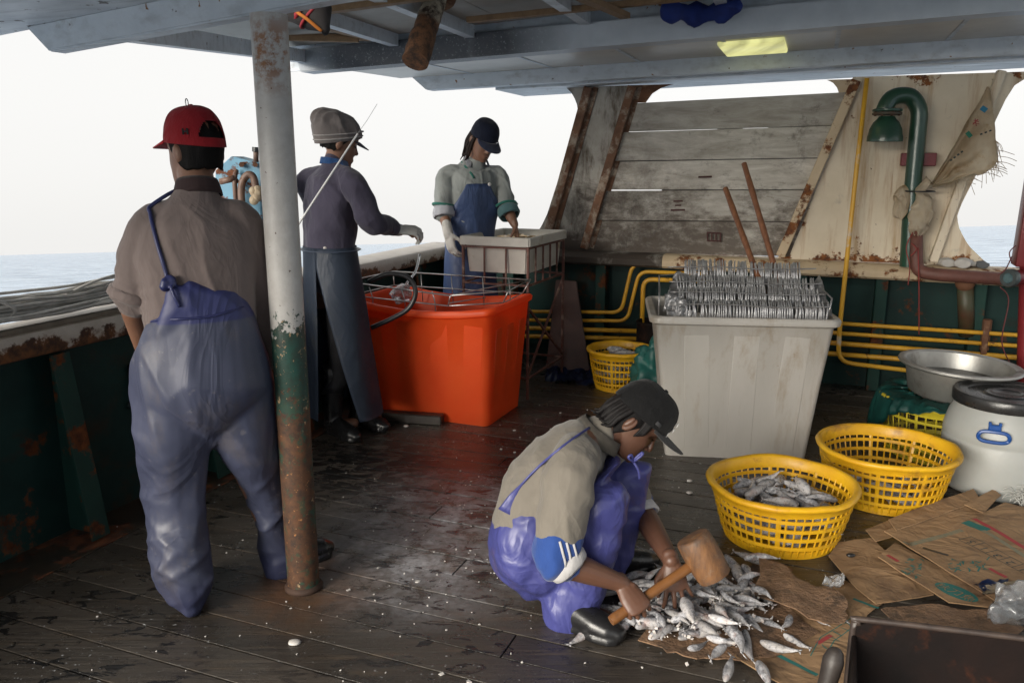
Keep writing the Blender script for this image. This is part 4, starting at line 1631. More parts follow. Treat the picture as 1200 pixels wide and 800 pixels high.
torn1 = [(889, 661), (917, 672), (940, 690), (960, 697), (978, 704), (992, 717), (990, 738), (965, 744), (930, 728), (885, 707)]
torn2 = [(748, 752), (765, 730), (790, 700), (840, 672), (885, 690), (960, 742), (925, 762), (875, 775), (825, 772), (782, 768)]
sheet_px('torn_cardboard', 'torn wet brown cardboard under the pile of fish', jag(torn2, 4, 3.5, 3), .008, M_CARDW, seed=9., curl=.014, cat='torn cardboard')
sheet_px('torn_cardboard', 'curled rough piece of torn cardboard between the fish and the carton', jag(torn1, 4, 3.5, 4), .020, M_CARDW, seed=10., curl=.03, lift=lambda p: .02, cat='torn cardboard')
sheet_px('torn_cardboard', 'scrap of torn cardboard under the near yellow basket edge', jag([(868, 668), (900, 655), (930, 668), (925, 690), (890, 690)], 3, 3, 8), .006, M_CARDW, seed=12., curl=.01, cat='torn cardboard')


SHEETS = {}


def drape(co, o_, lift=.0008):
    """Height of the board o_ under the point, plus a hair."""
    if o_.name not in SHEETS:
        M_ = MTX[o_.name]
        SHEETS[o_.name] = BVHTree.FromPolygons([M_ @ v.co for v in o_.data.vertices], [p.vertices[:] for p in o_.data.polygons])
    h = SHEETS[o_.name].ray_cast(Vector((co.x, co.y, .5)), Vector((0, 0, -1)))
    return Vector((co.x, co.y, (h[0].z if h[0] else co.z) + lift))


def prt(segs, z, mt, name, parent, w=.004, lift=.0008):
    """Printed strokes lying on the board: each from pixel a to pixel b."""
    b_ = BM()
    for a, b, ww in segs:
        A_, B_ = flo(*a, z), flo(*b, z)
        d_ = (B_ - A_)
        n_ = max(2, int(d_.length / .012))
        s_ = d_.cross(Vector((0, 0, 1))).normalized() * ww / 2
        m_ = max(1, int(ww / .012))
        rows_ = [[b_.verts.new(drape(A_ + d_ * (i / n_) + s_ * (2 * j / m_ - 1), parent, lift)) for j in range(m_ + 1)] for i in range(n_ + 1)]
        for p_, q_ in zip(rows_, rows_[1:]):
            for j in range(m_):
                b_.faces.new((p_[j], p_[j + 1], q_[j + 1], q_[j]))
    o_ = obj(name, b_, mt, parent, world=True, smooth=True)
    if len(segs) > 1:
        o_['kind'] = 'stuff'
    return o_


ztp = .0635
prt([((1131, 607), (1158, 618), .05)], ztp - .001, M_INKTEAL, 'printed_band', TOPP)
prt([((1142, 603), (1215, 645), .022)], ztp + .001, M_INKRED, 'printed_band', TOPP)
prt([((1060, 636), (1128, 617), .022), ((1152, 618), (1215, 655), .022)], ztp - .002, mat('faded_teal_print', (.14, .17, .13), (.27, .20, .11), 90, .8), 'printed_band', TOPP)
prt([((1124, 627), (1200, 667), .003), ((1138, 624), (1214, 662), .003)] + [((1124 + 15.5 * i, 627 + 8.2 * i), (1139 + 15.2 * i, 624.5 + 7.8 * i), .003) for i in range(6)], ztp, M_INKDARK, 'printed_grid', TOPP)


def text_on(body, px, z, size, yaw, mt, name, parent, tilt=0., sx=1.):
    cu = bpy.data.curves.new('txt', 'FONT')
    cu.body = body
    cu.size = size
    cu.align_x = 'CENTER'
    cu.align_y = 'CENTER'
    o_ = bpy.data.objects.new('txt', cu)
    COL.objects.link(o_)
    dg = bpy.context.evaluated_depsgraph_get()
    me = bpy.data.meshes.new_from_object(o_.evaluated_get(dg))
    bpy.data.objects.remove(o_)
    bpy.data.curves.remove(cu)
    me.transform(Matrix.Translation(flo(*px, z)) @ Euler((tilt, 0, yaw)).to_matrix().to_4x4() @ Matrix.Diagonal((sx, 1, 1, 1)))
    for v in me.vertices:
        v.co = drape(v.co, parent, .0012)
    return obj(name, me, mt, parent, world=True, smooth=False)


yc = math.atan2((flo(1200, 667, 0) - flo(1124, 627, 0)).y, (flo(1200, 667, 0) - flo(1124, 627, 0)).x)
for i, ch in enumerate('51421'):
    text_on('5 1 3 2 1'.split()[i], (1139 + 15.3 * i, 630.5 + 8.0 * i), ztp, .05, yc + PI, M_INKDARK, 'printed_number', TOPP)
for i, ch in enumerate('(12'):
    pass
# green oval with white characters on the front panel
ov = flo(1121, 690, .0)
yo = math.atan2((flo(1160, 701, 0) - flo(1055, 640, 0)).y, (flo(1160, 701, 0) - flo(1055, 640, 0)).x)
bm = BM()
oc_ = flo(1121, 690, .045)
Eo = Euler((0, 0, yo + .25)).to_matrix()
loops = [[drape(oc_ + Eo @ Vector((.074 * r * math.cos(2 * PI * i / 40), .042 * r * math.sin(2 * PI * i / 40), 0)), FRONTP, .0007) for i in range(40)] for r in (.02, .25, .5, .75, 1.)]
rings(bm, loops, True, True, False)
obj('printed_oval', bm, M_INKTEAL, FRONTP, world=True)
text_on('秋刀魚', (1120, 690), .0475, .046, yo + .25, M_CARD, 'printed_text', FRONTP)
rr = random.Random(4)


def scribble(c, n, spread, mt, name, z, seed, par):
    r2 = random.Random(seed)
    segs = []
    for i in range(n):
        x, y = c[0] + r2.uniform(-spread[0], spread[0]), c[1] + r2.uniform(-spread[1], spread[1])
        segs.append(((x, y), (x + r2.uniform(-7, 7), y + r2.uniform(-4, 4)), r2.uniform(.003, .006)))
    return prt(segs, z, mt, name, par)


scribble((1070, 662), 26, (10, 11), M_INKTEAL, 'printed_figure', .0445, 1, FRONTP)
scribble((1137, 657), 34, (22, 6), M_INKTEAL, 'printed_figure', ztp, 2, TOPP)
prt([((1040, 648), (1053, 655), .016)], .0445, M_INKRED, 'printed_spot', FRONTP)
prt([((1160, 661), (1180, 672), .016)], ztp, M_INKRED, 'printed_spot', TOPP)
# hand hole in the top panel with something blue showing, and a strip of white tape
prt([((1082, 637), (1112, 645), .018)], ztp, M_BLACKRB, 'hand_hole', TOPP)
bm = BM()
crumple(bm, [flo(1140, 681, .066), flo(1182, 676, .066), flo(1178, 690, .07), flo(1150, 692, .07)], 12, 8, .012, 20, 5.5, .001)
o = obj('blue_wrapper', bm, M_BLUETARP, loc=flo(1160, 686, 0))
tag(o, 'dark blue plastic wrapper showing through the torn carton', 'wrapper')
bm = BM()
crumple(bm, [flo(1151, 696, .068), flo(1215, 690, .068), flo(1215, 678, .07), flo(1152, 686, .068)], 14, 6, .006, 14, 1.5, .001)
obj('torn_flap', bm, mat('pale_carton_inside', (.40, .33, .24), (.32, .26, .18), 8, .8), carton, world=True)
# printing on the lower sheet
lp = [o_ for o_ in COL.objects if o_.get('label', '').startswith('large printed')][0]
prt([((1012, 723), (978, 748), .003), ((998, 722), (962, 744), .003), ((962, 744), (950, 766), .003), ((978, 748), (966, 768), .003), ((986, 733), (998, 738), .003), ((971, 743), (984, 749), .003)], .0155, M_INKTEAL, 'printed_grid', lp)
prt([((908, 762), (958, 788), .016), ((1000, 700), (1030, 712), .014)], .0152, M_INKTEAL, 'printed_band', lp)
prt([((958, 752), (974, 742), .014)], .0156, M_INKRED, 'printed_spot', lp)
for ch, x, y in (('1', 982, 740), ('2', 995, 730), ('(', 968, 757)):
    text_on(ch, (x, y), .0155, .045, R(35), M_INKTEAL, 'printed_number', lp)
# knife-dark scrap on the flap
bm = BM()
sphere(bm, flo(997, 650, .035), (.018, .012, .008), 10, 6)
o = obj('dark_scrap', bm, M_BLACKRB, loc=flo(997, 650, .03))
tag(o, 'small black scrap on the plain cardboard flap by the basket', 'scrap')
bm = BM()
crumple(bm, [flo(953, 702, .04), flo(990, 700, .05), flo(994, 706, .055), flo(960, 712, .05)], 12, 4, .008, 20, 5.1, .0015)
o = obj('blue_strip', bm, M_BLUEPL, loc=flo(960, 710, .02))
tag(o, 'short blue plastic strip on the torn cardboard', 'plastic strip')
bm = BM()
crumple(bm, [flo(962, 690, .03), flo(986, 690, .035), flo(990, 676, .06), flo(968, 672, .06)], 12, 10, .03, 24, 8.8, .001)
o = obj('plastic_scrap', bm, M_CLEAR, loc=flo(970, 690, .01))
tag(o, 'crumpled clear plastic scrap beside the torn cardboard', 'plastic scrap')

# plastic bag on the carton and white netting at the edge
bm = BM()
crumple(bm, [flo(1158, 728, .04), flo(1230, 745, .05), flo(1225, 690, .14), flo(1168, 690, .10)], 26, 22, .06, 9, 6.1, .0012)
o = obj('plastic_bag', bm, M_CLEAR, loc=flo(1185, 730, .02))
tag(o, 'cloudy plastic bag crumpled on the carton above the rusty bin', 'bag')
bm = BM()
nc = flo(1205, 590, .03)
for i in range(90):
    r2 = random.Random(i)
    d_ = Vector((r2.gauss(0, 1), r2.gauss(0, 1), abs(r2.gauss(0, .7)))).normalized() * r2.uniform(.06, .13)
    p = nc + Vector((r2.uniform(-.05, .05), r2.uniform(-.05, .05), 0))
    tube(bm, spline([p, p + d_ * .5 + Vector((0, 0, .03)), p + d_ * r2.uniform(.7, 1.1)], 4), [.0016] * 9, n=4)
o = obj('netting', bm, mat('white_net_twine', (.55, .55, .52), rough=.8), loc=nc)
tag(o, 'tuft of frayed white netting twine beside the barrel foot', 'netting')

# ================================================================== BASIN, CLOTH, BARREL
bsc = Vector((bk4c[0] + .02, bk4c[1] - .03, .315))
bs = thing('basin', 'wide aluminium basin of dark water on the lime basket', 'basin', tuple(bsc), (R(1.5), R(2), 0))
bm = BM()
lathe(bm, [(.01, 0), (.20, 0), (.225, .02), (.255, .155), (.285, .160), (.292, .168), (.288, .178), (.268, .180), (.250, .172), (.218, .024), (.01, .012)], n=56)
obj('bowl', bm, M_BASIN, bs, auto=50)
bm = BM()
lathe(bm, [(.001, .09), (.234, .09)], n=48, cap0=False, cap1=False)
obj('water', bm, mat('dirty_water', (.05, .045, .04), rough=.08), bs)
bm = BM()
loops = []
N_ = 150
prs = [(.19, 0.), (.25, .0), (.295, .0), (.318, .04), (.335, .14), (.342, .28), (.348, .44), (.352, .60), (.358, .78), (.362, 1.)]
for j, (r, dn_) in enumerate(prs):
    L = []
    for i in range(N_):
        a = 2 * PI * i / N_
        ca, sa = math.cos(a), math.sin(a)
        hang = .03 + .04 * noise.noise(Vector((ca * 2.2, sa * 2.2, 7))) + .20 * max(0., math.cos(a - 2.85)) ** 6 + .07 * max(0., math.cos(a - .2)) ** 4
        k = min(1., max(0, j - 1) / 5)
        f = 1 + k * (.030 * math.sin(a * 23 + 5 * noise.noise(Vector((ca * 2, sa * 2, 1)))) + .05 * noise.noise(Vector((ca * 5, sa * 5, j * .35))))
        top = .318 + .030 * abs(noise.noise(Vector((ca * 7, sa * 7, r * 9)))) + .016 * noise.noise(Vector((ca * 16, sa * 16, r * 30)))
        L.append(Vector((bk4c[0] + r * f * ca, bk4c[1] + r * f * sa, top - hang * dn_)))
    loops.append(L)
rings(bm, loops, True, False, False)
bmesh.ops.solidify(bm, geom=list(bm.faces), thickness=.003)
o = obj('cloth', bm, M_TEAL, loc=bk4c)
tag(o, 'dark teal wet cloth draped over the basket under the basin', 'cloth')

brc = (2.30, 3.66, 0)
br = thing('barrel', 'milky white plastic barrel with a black screw lid', 'barrel', brc, (0, 0, R(-28)))
bm = BM()
lathe(bm, [(.01, 0), (.225, 0), (.245, .012), (.252, .03), (.252, .245), (.249, .252), (.252, .258), (.250, .29), (.235, .35), (.212, .40), (.205, .415), (.195, .44)], n=56, cap1=True)
obj('body', bm, M_BARREL, br, auto=50)
bm = BM()
lathe(bm, [(.205, .408), (.224, .408), (.228, .414), (.228, .455), (.222, .464), (.205, .466), (.198, .460), (.165, .460), (.158, .452), (.13, .450), (.10, .452), (.095, .456), (.06, .456), (.055, .452), (.001, .453)], n=56, cap0=False)
obj('lid', bm, mat('black_glossy_plastic', (.010, .010, .011), (.03, .03, .03), 7, .22, r2=.4), br, auto=40)
bm = BM()
hc = Vector((-.05, -.262, .315))
L_ = [hc + Vector(p) for p in ((-.055, 0, -.018), (-.06, -.002, .0), (-.045, -.004, .018), (0, -.006, .022), (.045, -.004, .018), (.06, -.002, 0), (.055, 0, -.018), (.03, -.004, -.026), (-.03, -.004, -.026))]
pp = spline(L_, 4, True)
tube(bm, pp + [pp[0]], [.0085] * (len(pp) + 1), (0, 1, 0), 8, cap=False)
box(bm, hc + Vector((0, .008, .036)), (.05, .02, .03), bev=.004)
box(bm, hc + Vector((-.02, .008, .055)), (.012, .016, .014), bev=.002)
box(bm, hc + Vector((.02, .008, .055)), (.012, .016, .014), bev=.002)
obj('handle', bm, M_BLUEPL, br, auto=40)

# ================================================================== RUSTY BIN AND HANDLE IN THE FOREGROUND
fl0 = Vector((0.801,1.737,0.45))
rb_ = thing('steel_bin', 'dark rusty open steel bin in the near right corner', 'bin', (fl0.x, fl0.y, 0), (0, 0, R(-14)))
bm = BM()
Wd, Dp = .62, .30
# far wall with rounded upper corners
pl = [(0, 0), (Wd, 0), (Wd, .42), (Wd - .012, .44), (Wd - .03, .45), (.035, .45), (.012, .44), (0, .415)]
plate(bm, pl, Matrix(((1, 0, 0), (0, 0, 1), (0, 1, 0))).to_4x4(), .012)
obj('far_wall', bm, M_RUSTDK, rb_, smooth=False)
bm = BM()
a_ = R(-7.5)
dv = Vector((math.sin(a_), -math.cos(a_), 0))
beam(bm, Vector((.004, 0, .2075)), Vector((.004, 0, .2075)) + dv * Dp, .010, .415, bev=.003)
obj('side_wall', bm, M_RUSTDK, rb_, smooth=False)
bm = BM()
beam(bm, Vector((Wd, 0, .2075)), Vector((Wd, -Dp, .2075)), .010, .415, bev=.003)
obj('side_wall', bm, M_RUSTDK, rb_, smooth=False)
bm = BM()
box(bm, (Wd / 2, -Dp / 2, .008), (Wd - .02, Dp, .012))
obj('floor', bm, M_RUSTDK, rb_, smooth=False)
bm = BM()
pts = spline([(.0, .004, 0), (.0, .004, .40), (.012, .004, .443), (.045, .004, .455), (Wd - .045, .004, .455), (Wd - .012, .004, .443), (Wd, .004, .40)], 5)
pipe(bm, pts, .0075, 8)
obj('rim', bm, mat('worn_dark_rim', (.07, .05, .04), (.03, .022, .02), 20, .45), rb_)
ha, hb = Vector((0.698,1.62,0.342)), Vector((0.717,1.63,0.429))
base = Vector((ha.x - .06, ha.y + .0, .0))
bm = BM()
tube(bm, spline([base, ha, hb], 6), [.02] * 8 + [.0215, .0225, .023, .0225, .020], (1, 0, 0), 12, rnd=True)
o = obj('tool_handle', bm, mat('dark_grip', (.022, .018, .016), (.04, .032, .028), 20, .5), loc=base)
tag(o, 'dark rounded tool handle standing up beside the rusty bin', 'handle')

# ================================================================== PIPES ON THE SHIP'S SIDE
def pipe_px(label, pts, r=.0135, mt=None, fr=.07, name='pipe', group='yellow pipes along the ship side'):
    b_ = BM()
    pp_ = fillet(pts, fr)
    pipe(b_, pp_, r, 12)
    o_ = obj(name, b_, mt or M_YELLOW, loc=pp_[0])
    return tag(o_, label, 'pipe', group)


pipe_px('top yellow pipe of the bent set left of the white tub', [(1.361,5.66,0.801), (0.861,5.842,0.79), (0.795,5.866,0.433), (-0.399,6.301,0.367)])
pipe_px('second yellow pipe of the bent set left of the white tub', [(1.363,5.659,0.741), (0.909,5.825,0.738), (0.838,5.851,0.373), (-0.4,6.301,0.299)])
pipe_px('innermost bent yellow pipe, dropping behind the rusty drum', [(1.366,5.658,0.688), (0.939,5.814,0.684), (0.941,5.813,0.101)], .0165)
pipe_px('third yellow pipe down, straight, left of the rusty drum', [(-0.401,6.291,0.247), (1.157,5.724,0.316)], .0165)
pipe_px('lowest straight yellow pipe left of the rusty drum', [(-0.402,6.291,0.179), (1.159,5.723,0.261)], .0165)
pipe_px('top yellow pipe of the four right of the white tub', [(1.646,5.546,0.455), (3.44,4.893,0.446)])
pipe_px('second yellow pipe of the four right of the white tub', [(1.649,5.545,0.39), (3.449,4.89,0.377)])
pipe_px('third and rustier yellow pipe right of the white tub', [(1.653,5.543,0.324), (3.457,4.887,0.302)], .0165)
pipe_px('lowest of the four yellow pipes right of the white tub', [(1.657,5.542,0.245), (3.466,4.884,0.238)], .0165)
pipe_px('tall slanting yellow and white pipe rising to the roof', [(2.198,5.303,2.006), (2.176,5.289,1.421), (2.156,5.286,0.43), (2.164,5.283,0.205), (2.684,5.094,0.178)], .0145, mat('chipped_yellow_white_pipe', (.76, .42, .03), (.62, .33, .03), 5, .4, dirt=(.53, (.58, .55, .50)), rust=.66, rscale=12), .09)
bm = BM()
box(bm, (3.003,5.084,0.432), (.05, .05, .20), (0, 0, -TW), .004)
box(bm, (2.981,5.044,0.424), (.035, .012, .22), (0, 0, -TW), .003)
o = obj('pipe_clamp', bm, M_RUST, loc=(3.014,5.08,0.333), smooth=False)
tag(o, 'rusty bracket clamping the yellow pipes on the right', 'bracket')

# green gooseneck ventilator
gv = thing('ventilator', 'green gooseneck vent pipe with a mushroom head on the cream wall', 'ventilator', (2.532,5.234,0.914))
bm = BM()
pts = [Vector(p) for p in ((2.538,5.232,0.848), (2.527,5.236,1.076), (2.519,5.239,1.369), (2.512,5.231,1.706))]
top = spline([(2.512,5.231,1.706), (2.507,5.232,1.808), (2.46,5.239,1.884), (2.392,5.243,1.9), (2.331,5.243,1.88), (2.301,5.244,1.824), (2.299,5.244,1.788)], 5)
tube(bm, pts[:-1] + top, [.050, .050, .050] + [.050] * len(top), n=20)
obj('gooseneck', bm, M_PIPEGREEN, gv, world=True, auto=60)
mc = Vector((2.315,5.239,1.655))
bm = BM()
lathe(bm, [(.0, .03), (.10, .02), (.104, .0), (.104, .028), (.098, .045), (.094, .075), (.075, .115), (.055, .135), (.045, .15)], mc + Vector((0, 0, -.03)), 32, False, True)
obj('mushroom_head', bm, M_PIPEGREEN, gv, world=True, auto=50)
for dz in (.128, .148):
    bm = BM()
    lathe(bm, [(.04, 0), (.083, 0), (.086, .004), (.086, .013), (.083, .016), (.04, .016)], mc + Vector((0, 0, dz)), 28)
    obj('flange', bm, mat('green_rusty_flange', (.03, .06, .04), (.10, .045, .025), 12, .5) if dz < .14 else M_PIPEGREEN, gv, world=True, auto=40)
for i in range(8):
    bm = BM()
    a = 2 * PI * i / 8
    lathe(bm, [(.0075, 0), (.0075, .042)], mc + Vector((.072 * math.cos(a), .072 * math.sin(a), .124)), 6)
    obj('bolt', bm, M_RUST, gv, world=True, smooth=False)
bm = BM()
box(bm, (2.559,5.288,1.516), (.20, .08, .08), (0, 0, -TW), .004)
obj('bracket', bm, M_REDPAINT, gv, world=True, smooth=False)
# red brown lower pipe with elbow
lp_ = thing('drain_pipe', 'red brown rusty elbow pipe running right below the green vent', 'pipe', (2.579,5.196,0.864))
bm = BM()
pp_ = fillet([(2.546,5.208,1.121), (2.565,5.169,0.823), (2.662,5.102,0.811), (3.235,4.893,0.798)], .12, 8)
pipe(bm, pp_, .040, 16)
obj('tube', bm, mat('red_brown_flaking_pipe', (.16, .065, .05), (.10, .04, .03), 12, .6, rust=.56, rscale=9), lp_, world=True)
bm = BM()
pipe(bm, [(2.848,5.108,0.756), (2.924,5.155,0.417)], .048, 16)
obj('branch', bm, mat('green_brown_pipe', (.05, .06, .03), (.08, .035, .02), 8, .5), lp_, world=True)
bm = BM()
sphere(bm, (2.843,5.1,0.763), .058, 20, 12)
obj('joint', bm, M_RUST, lp_, world=True)

# woven sack tied round the vent pipe, streaming to the right
sk = thing('sack', 'torn cream woven sack tied to the green vent pipe', 'sack', (2.556,5.204,1.122))
bm = BM()
spine = [(1078, 262, .035, -.17), (1080, 245, .055, -.18), (1076, 228, .065, -.18), (1086, 214, .06, -.17)]
tube(bm, spline([(2.553,5.194,1.053), (2.558,5.182,1.144), (2.559,5.182,1.24), (2.543,5.187,1.318), (2.585,5.183,1.397)], 6), [.03 + .045 * math.sin(PI * min(1, i / 17)) * (1 - .18 * (i % 5 == 0)) for i in range(25)], n=44)
for v in bm.verts:
    v.co += Vector((1, .6, .3)) * .035 * noise.noise(v.co * 17) + Vector((.7, 1, .2)) * .022 * noise.noise(Vector((v.co.x * 60, v.co.y * 60, v.co.z * 14)))
obj('gathered_neck', bm, M_SACK, sk, world=True)
bm = BM()
sphere(bm, (2.453,5.231,1.248), (.05, .06, .10), 40, 26)
for v in bm.verts:
    v.co += Vector((1, .8, 1)) * .04 * noise.noise(v.co * 15) + Vector((1, 1, .3)) * .02 * noise.noise(Vector((v.co.x * 50, v.co.y * 50, v.co.z * 16)))
obj('loose_corner', bm, M_SACK, sk, world=True)
A_, B_, C_, D_ = [Vector(p) for p in ((2.582,5.195,1.334), (2.894,4.996,1.45), (2.84,5.079,1.858), (2.81,5.112,1.909))]
bm = BM()
g = []
nu, nv = 34, 40
rr = random.Random(6)
fr2 = [rr.uniform(0, 1) for _ in range(nu + 1)]
E0 = [Vector(p) for p in ((2.583,5.205,1.323), (2.675,5.161,1.526), (2.763,5.118,1.702), (2.838,5.101,1.928))]
E1 = [Vector(p) for p in ((2.62,5.149,1.314), (2.704,5.065,1.389), (2.862,4.965,1.48), (2.866,4.964,1.52))]
e0, e1 = spline(E0, 12), spline([E0[0] + Vector((.01, 0, -.01)), Vector((2.67,5.099,1.373)), Vector((2.769,5.02,1.42)), Vector((2.86,4.966,1.5))], 12)
e2 = spline([Vector((2.86,4.966,1.5)), Vector((2.862,4.997,1.624)), Vector((2.854,5.042,1.772)), Vector((2.838,5.101,1.928))], 12)
for i in range(37):
    p0, p1 = e0[i], e1[i]
    r_ = []
    for j in range(25):
        t = j / 24
        # blend the lower hem with the outer hem
        q = p0 + ((e1[i] if True else p1) - p0) * t
        q2 = q + WN * (-.035 * math.sin(t * 3.1) * math.sin(i * .22)) + WN * (.02 * math.sin(t * 16 + i * .25)) + WN * .03 * noise.noise(q * 9)
        r_.append(q2)
    g.append(r_)
tri = []
# a fan from the tied neck to the outer hem
neck = Vector((2.591,5.181,1.334))
hem = spline([(2.67,5.099,1.378), (2.763,5.012,1.42), (2.86,4.955,1.49), (2.867,4.995,1.623), (2.864,5.049,1.773), (2.844,5.11,1.929), (2.788,5.13,1.752), (2.707,5.16,1.602)], 8)
vg = []
for i, h in enumerate(hem):
    r_ = []
    for j in range(22):
        t = .06 + .94 * j / 21
        p = neck + (h - neck) * t
        w = math.sin(i * .62 + 1.2 * t) * .022 * (1 - .55 * t) * (1 if t > .1 else .4)
        p = p + WN * (w + .05 * noise.noise(p * 8) + .02 * noise.noise(p * 19)) + Vector((0, 0, .02 * noise.noise(p * 13) - (.03 * abs(noise.noise(p * 21)) if 0 < i < 26 and t > .9 else 0)))
        r_.append(bm.verts.new(p))
    vg.append(r_)
for a, b in zip(vg, vg[1:]):
    for j in range(21):
        bm.faces.new((a[j], a[j + 1], b[j + 1], b[j]))
bmesh.ops.solidify(bm, geom=list(bm.faces), thickness=.0015)
obj('sheet', bm, M_SACK, sk, world=True)
bm = BM()
for i in range(46):                                              # frayed hem
    k = rr.randint(2, 24)
    p = hem[k]
    d_ = Vector((rr.uniform(-.02, .05), rr.uniform(-.03, .03), -rr.uniform(.02, .11)))
    if rr.random() < .12:
        d_ = Vector((.12, 0, -.03)) * rr.uniform(.5, 1)
    tube(bm, spline([p, p + d_ * .5 + Vector((rr.uniform(-.01, .01), 0, .006)), p + d_], 3), [.0016] * 7, n=4)
o = obj('frayed_threads', bm, M_SACK, sk, world=True)
o['kind'] = 'stuff'


def wall_print(segs, mt, name, parent, off):
    b_ = BM()
    for p, q, w in segs:
        beam(b_, Vector(p) + WN * off, Vector(q) + WN * off, w, .002, -WN)
    return obj(name, b_, mt, parent, world=True, smooth=False)


wall_print([((2.709,5.031,1.674), (2.732,5.023,1.646), .024)], mat('green_ink', (.01, .16, .10), rough=.7), 'printed_bar', sk, 0)
wall_print([((2.773,5.024,1.815), (2.8,5.014,1.795), .028)], mat('blue_ink', (.02, .20, .34), rough=.7), 'printed_mark', sk, 0)
wall_print([((2.741,5.036,1.718), (2.764,5.027,1.747), .006), ((2.743,5.035,1.743), (2.769,5.025,1.732), .004), ((2.749,5.032,1.752), (2.759,5.028,1.708), .004), ((2.74,5.035,1.728), (2.773,5.022,1.72), .003)], M_INKRED, 'printed_mark', sk, 0)
for i in range(4):
    wall_print([(Vector((2.637,5.052,1.505)) + (Vector((2.703,5.028,1.57)) - Vector((2.637,5.052,1.505))) * (i / 4 + .02), Vector((2.637,5.052,1.505)) + (Vector((2.703,5.028,1.57)) - Vector((2.637,5.052,1.505))) * (i / 4 + .16), .010)], M_INKDARK, 'printed_character', sk, 0)
    if i < 3:
        wall_print([(Vector((2.771,5.003,1.658)) + (Vector((2.835,4.98,1.687)) - Vector((2.771,5.003,1.658))) * (i / 3 + .03), Vector((2.771,5.003,1.658)) + (Vector((2.835,4.98,1.687)) - Vector((2.771,5.003,1.658))) * (i / 3 + .20), .009)], M_INKDARK, 'printed_character', sk, 0)
for i, (z, r_) in enumerate(((223, .075), (257, .06))):
    pass
for cpx, r_ in (((2.542,5.188,1.323), .085), ((2.558,5.182,1.144), .06)):
    bm = BM()
    ringtube(bm, cpx, r_, r_ * .95, (.005, .005), 30, 6)
    obj('tie_wire', bm, M_BLACKRB, sk, world=True)
bm = BM()
for pts in ([(2.511,5.157,1.072), (2.479,5.158,0.976), (2.503,5.138,0.86), (2.505,5.138,0.741)], [(2.546,5.144,0.977), (2.552,5.099,0.768), (2.583,5.088,0.431)], [(2.508,5.158,1.003), (2.534,5.137,0.967), (2.506,5.148,0.923)]):
    pipe(bm, spline(pts, 6), .0035, 6)
o = obj('twine', bm, mat('red_twine', (.26, .04, .035), rough=.8), loc=(2.511,5.157,1.072))
tag(o, 'thin red twine hanging from the rusty elbow pipe', 'twine')

# ================================================================== RED POST WITH LAMP AT THE RIGHT
rp0 = Vector((2.953,4.55,0.151))
rp = thing('control_post', 'dark red painted post and box at the right edge', 'post', (rp0.x, rp0.y, 0))
bx = Vector((2.877,4.55,1.317))
zt_, zl_ = Vector((2.798,4.55,1.697)).z, Vector((2.854,4.55,0.933)).z
bm = BM()
box(bm, (bx.x - .0, bx.y, (zt_ + zl_) / 2), (.13, .16, zt_ - zl_), (0, R(1.5), -TH), .008, 2)
obj('box', bm, M_REDPAINT, rp, world=True, auto=40)
bm = BM()
tube(bm, [Vector((rp0.x + .02, rp0.y, 0)), Vector((bx.x, bx.y, zl_))], [.042, .042], n=18)
obj('shaft', bm, M_REDPAINT, rp, world=True, auto=50)
lc = Vector((2.729,4.48,0.881))
bm = BM()
tube(bm, [lc + Vector((.10, .03, 0)), lc + Vector((.0, -.02, 0))], [.04, .042], n=20)
obj('lamp_body', bm, M_REDPAINT, rp, world=True, auto=50)
bm = BM()
ringv = [lc + Vector((.01, -.02, 0)), lc + Vector((-.012, -.032, 0)), lc + Vector((-.02, -.036, 0))]
tube(bm, ringv, [.050, .052, .047], n=24)
obj('lamp_ring', bm, mat('grey_metal_ring', (.10, .12, .12), (.05, .06, .06), 20, .4, metal=.4), rp, world=True, auto=40)
bm = BM()
tube(bm, [lc + Vector((-.018, -.035, 0)), lc + Vector((-.023, -.038, 0))], [.030, .026], n=20)
obj('lens', bm, mat('teal_dial', (.10, .16, .17), (.04, .07, .08), 30, .15), rp, world=True, auto=40)
bm = BM()
box(bm, Vector((rp0.x, rp0.y - .02, Vector((2.792,4.5,0.816)).z)), (.18, .09, .05), (0, 0, -TH), .004)
obj('bracket', bm, M_REDPAINT, rp, world=True, smooth=False)
bm = BM()
for pts in ([(2.719,4.45,1.001), (2.685,4.44,0.928), (2.651,4.44,0.9)], [(2.681,4.46,0.831), (2.732,4.45,0.757), (2.73,4.46,0.524), (2.806,4.46,0.377), (2.858,4.48,0.293)], [(2.736,4.46,1.056), (2.696,4.44,1.021), (2.717,4.44,0.965)]):
    pipe(bm, spline(pts, 6), .0032, 6)
obj('wire', bm, mat('dark_red_wire', (.12, .02, .02), rough=.5), rp, world=True)

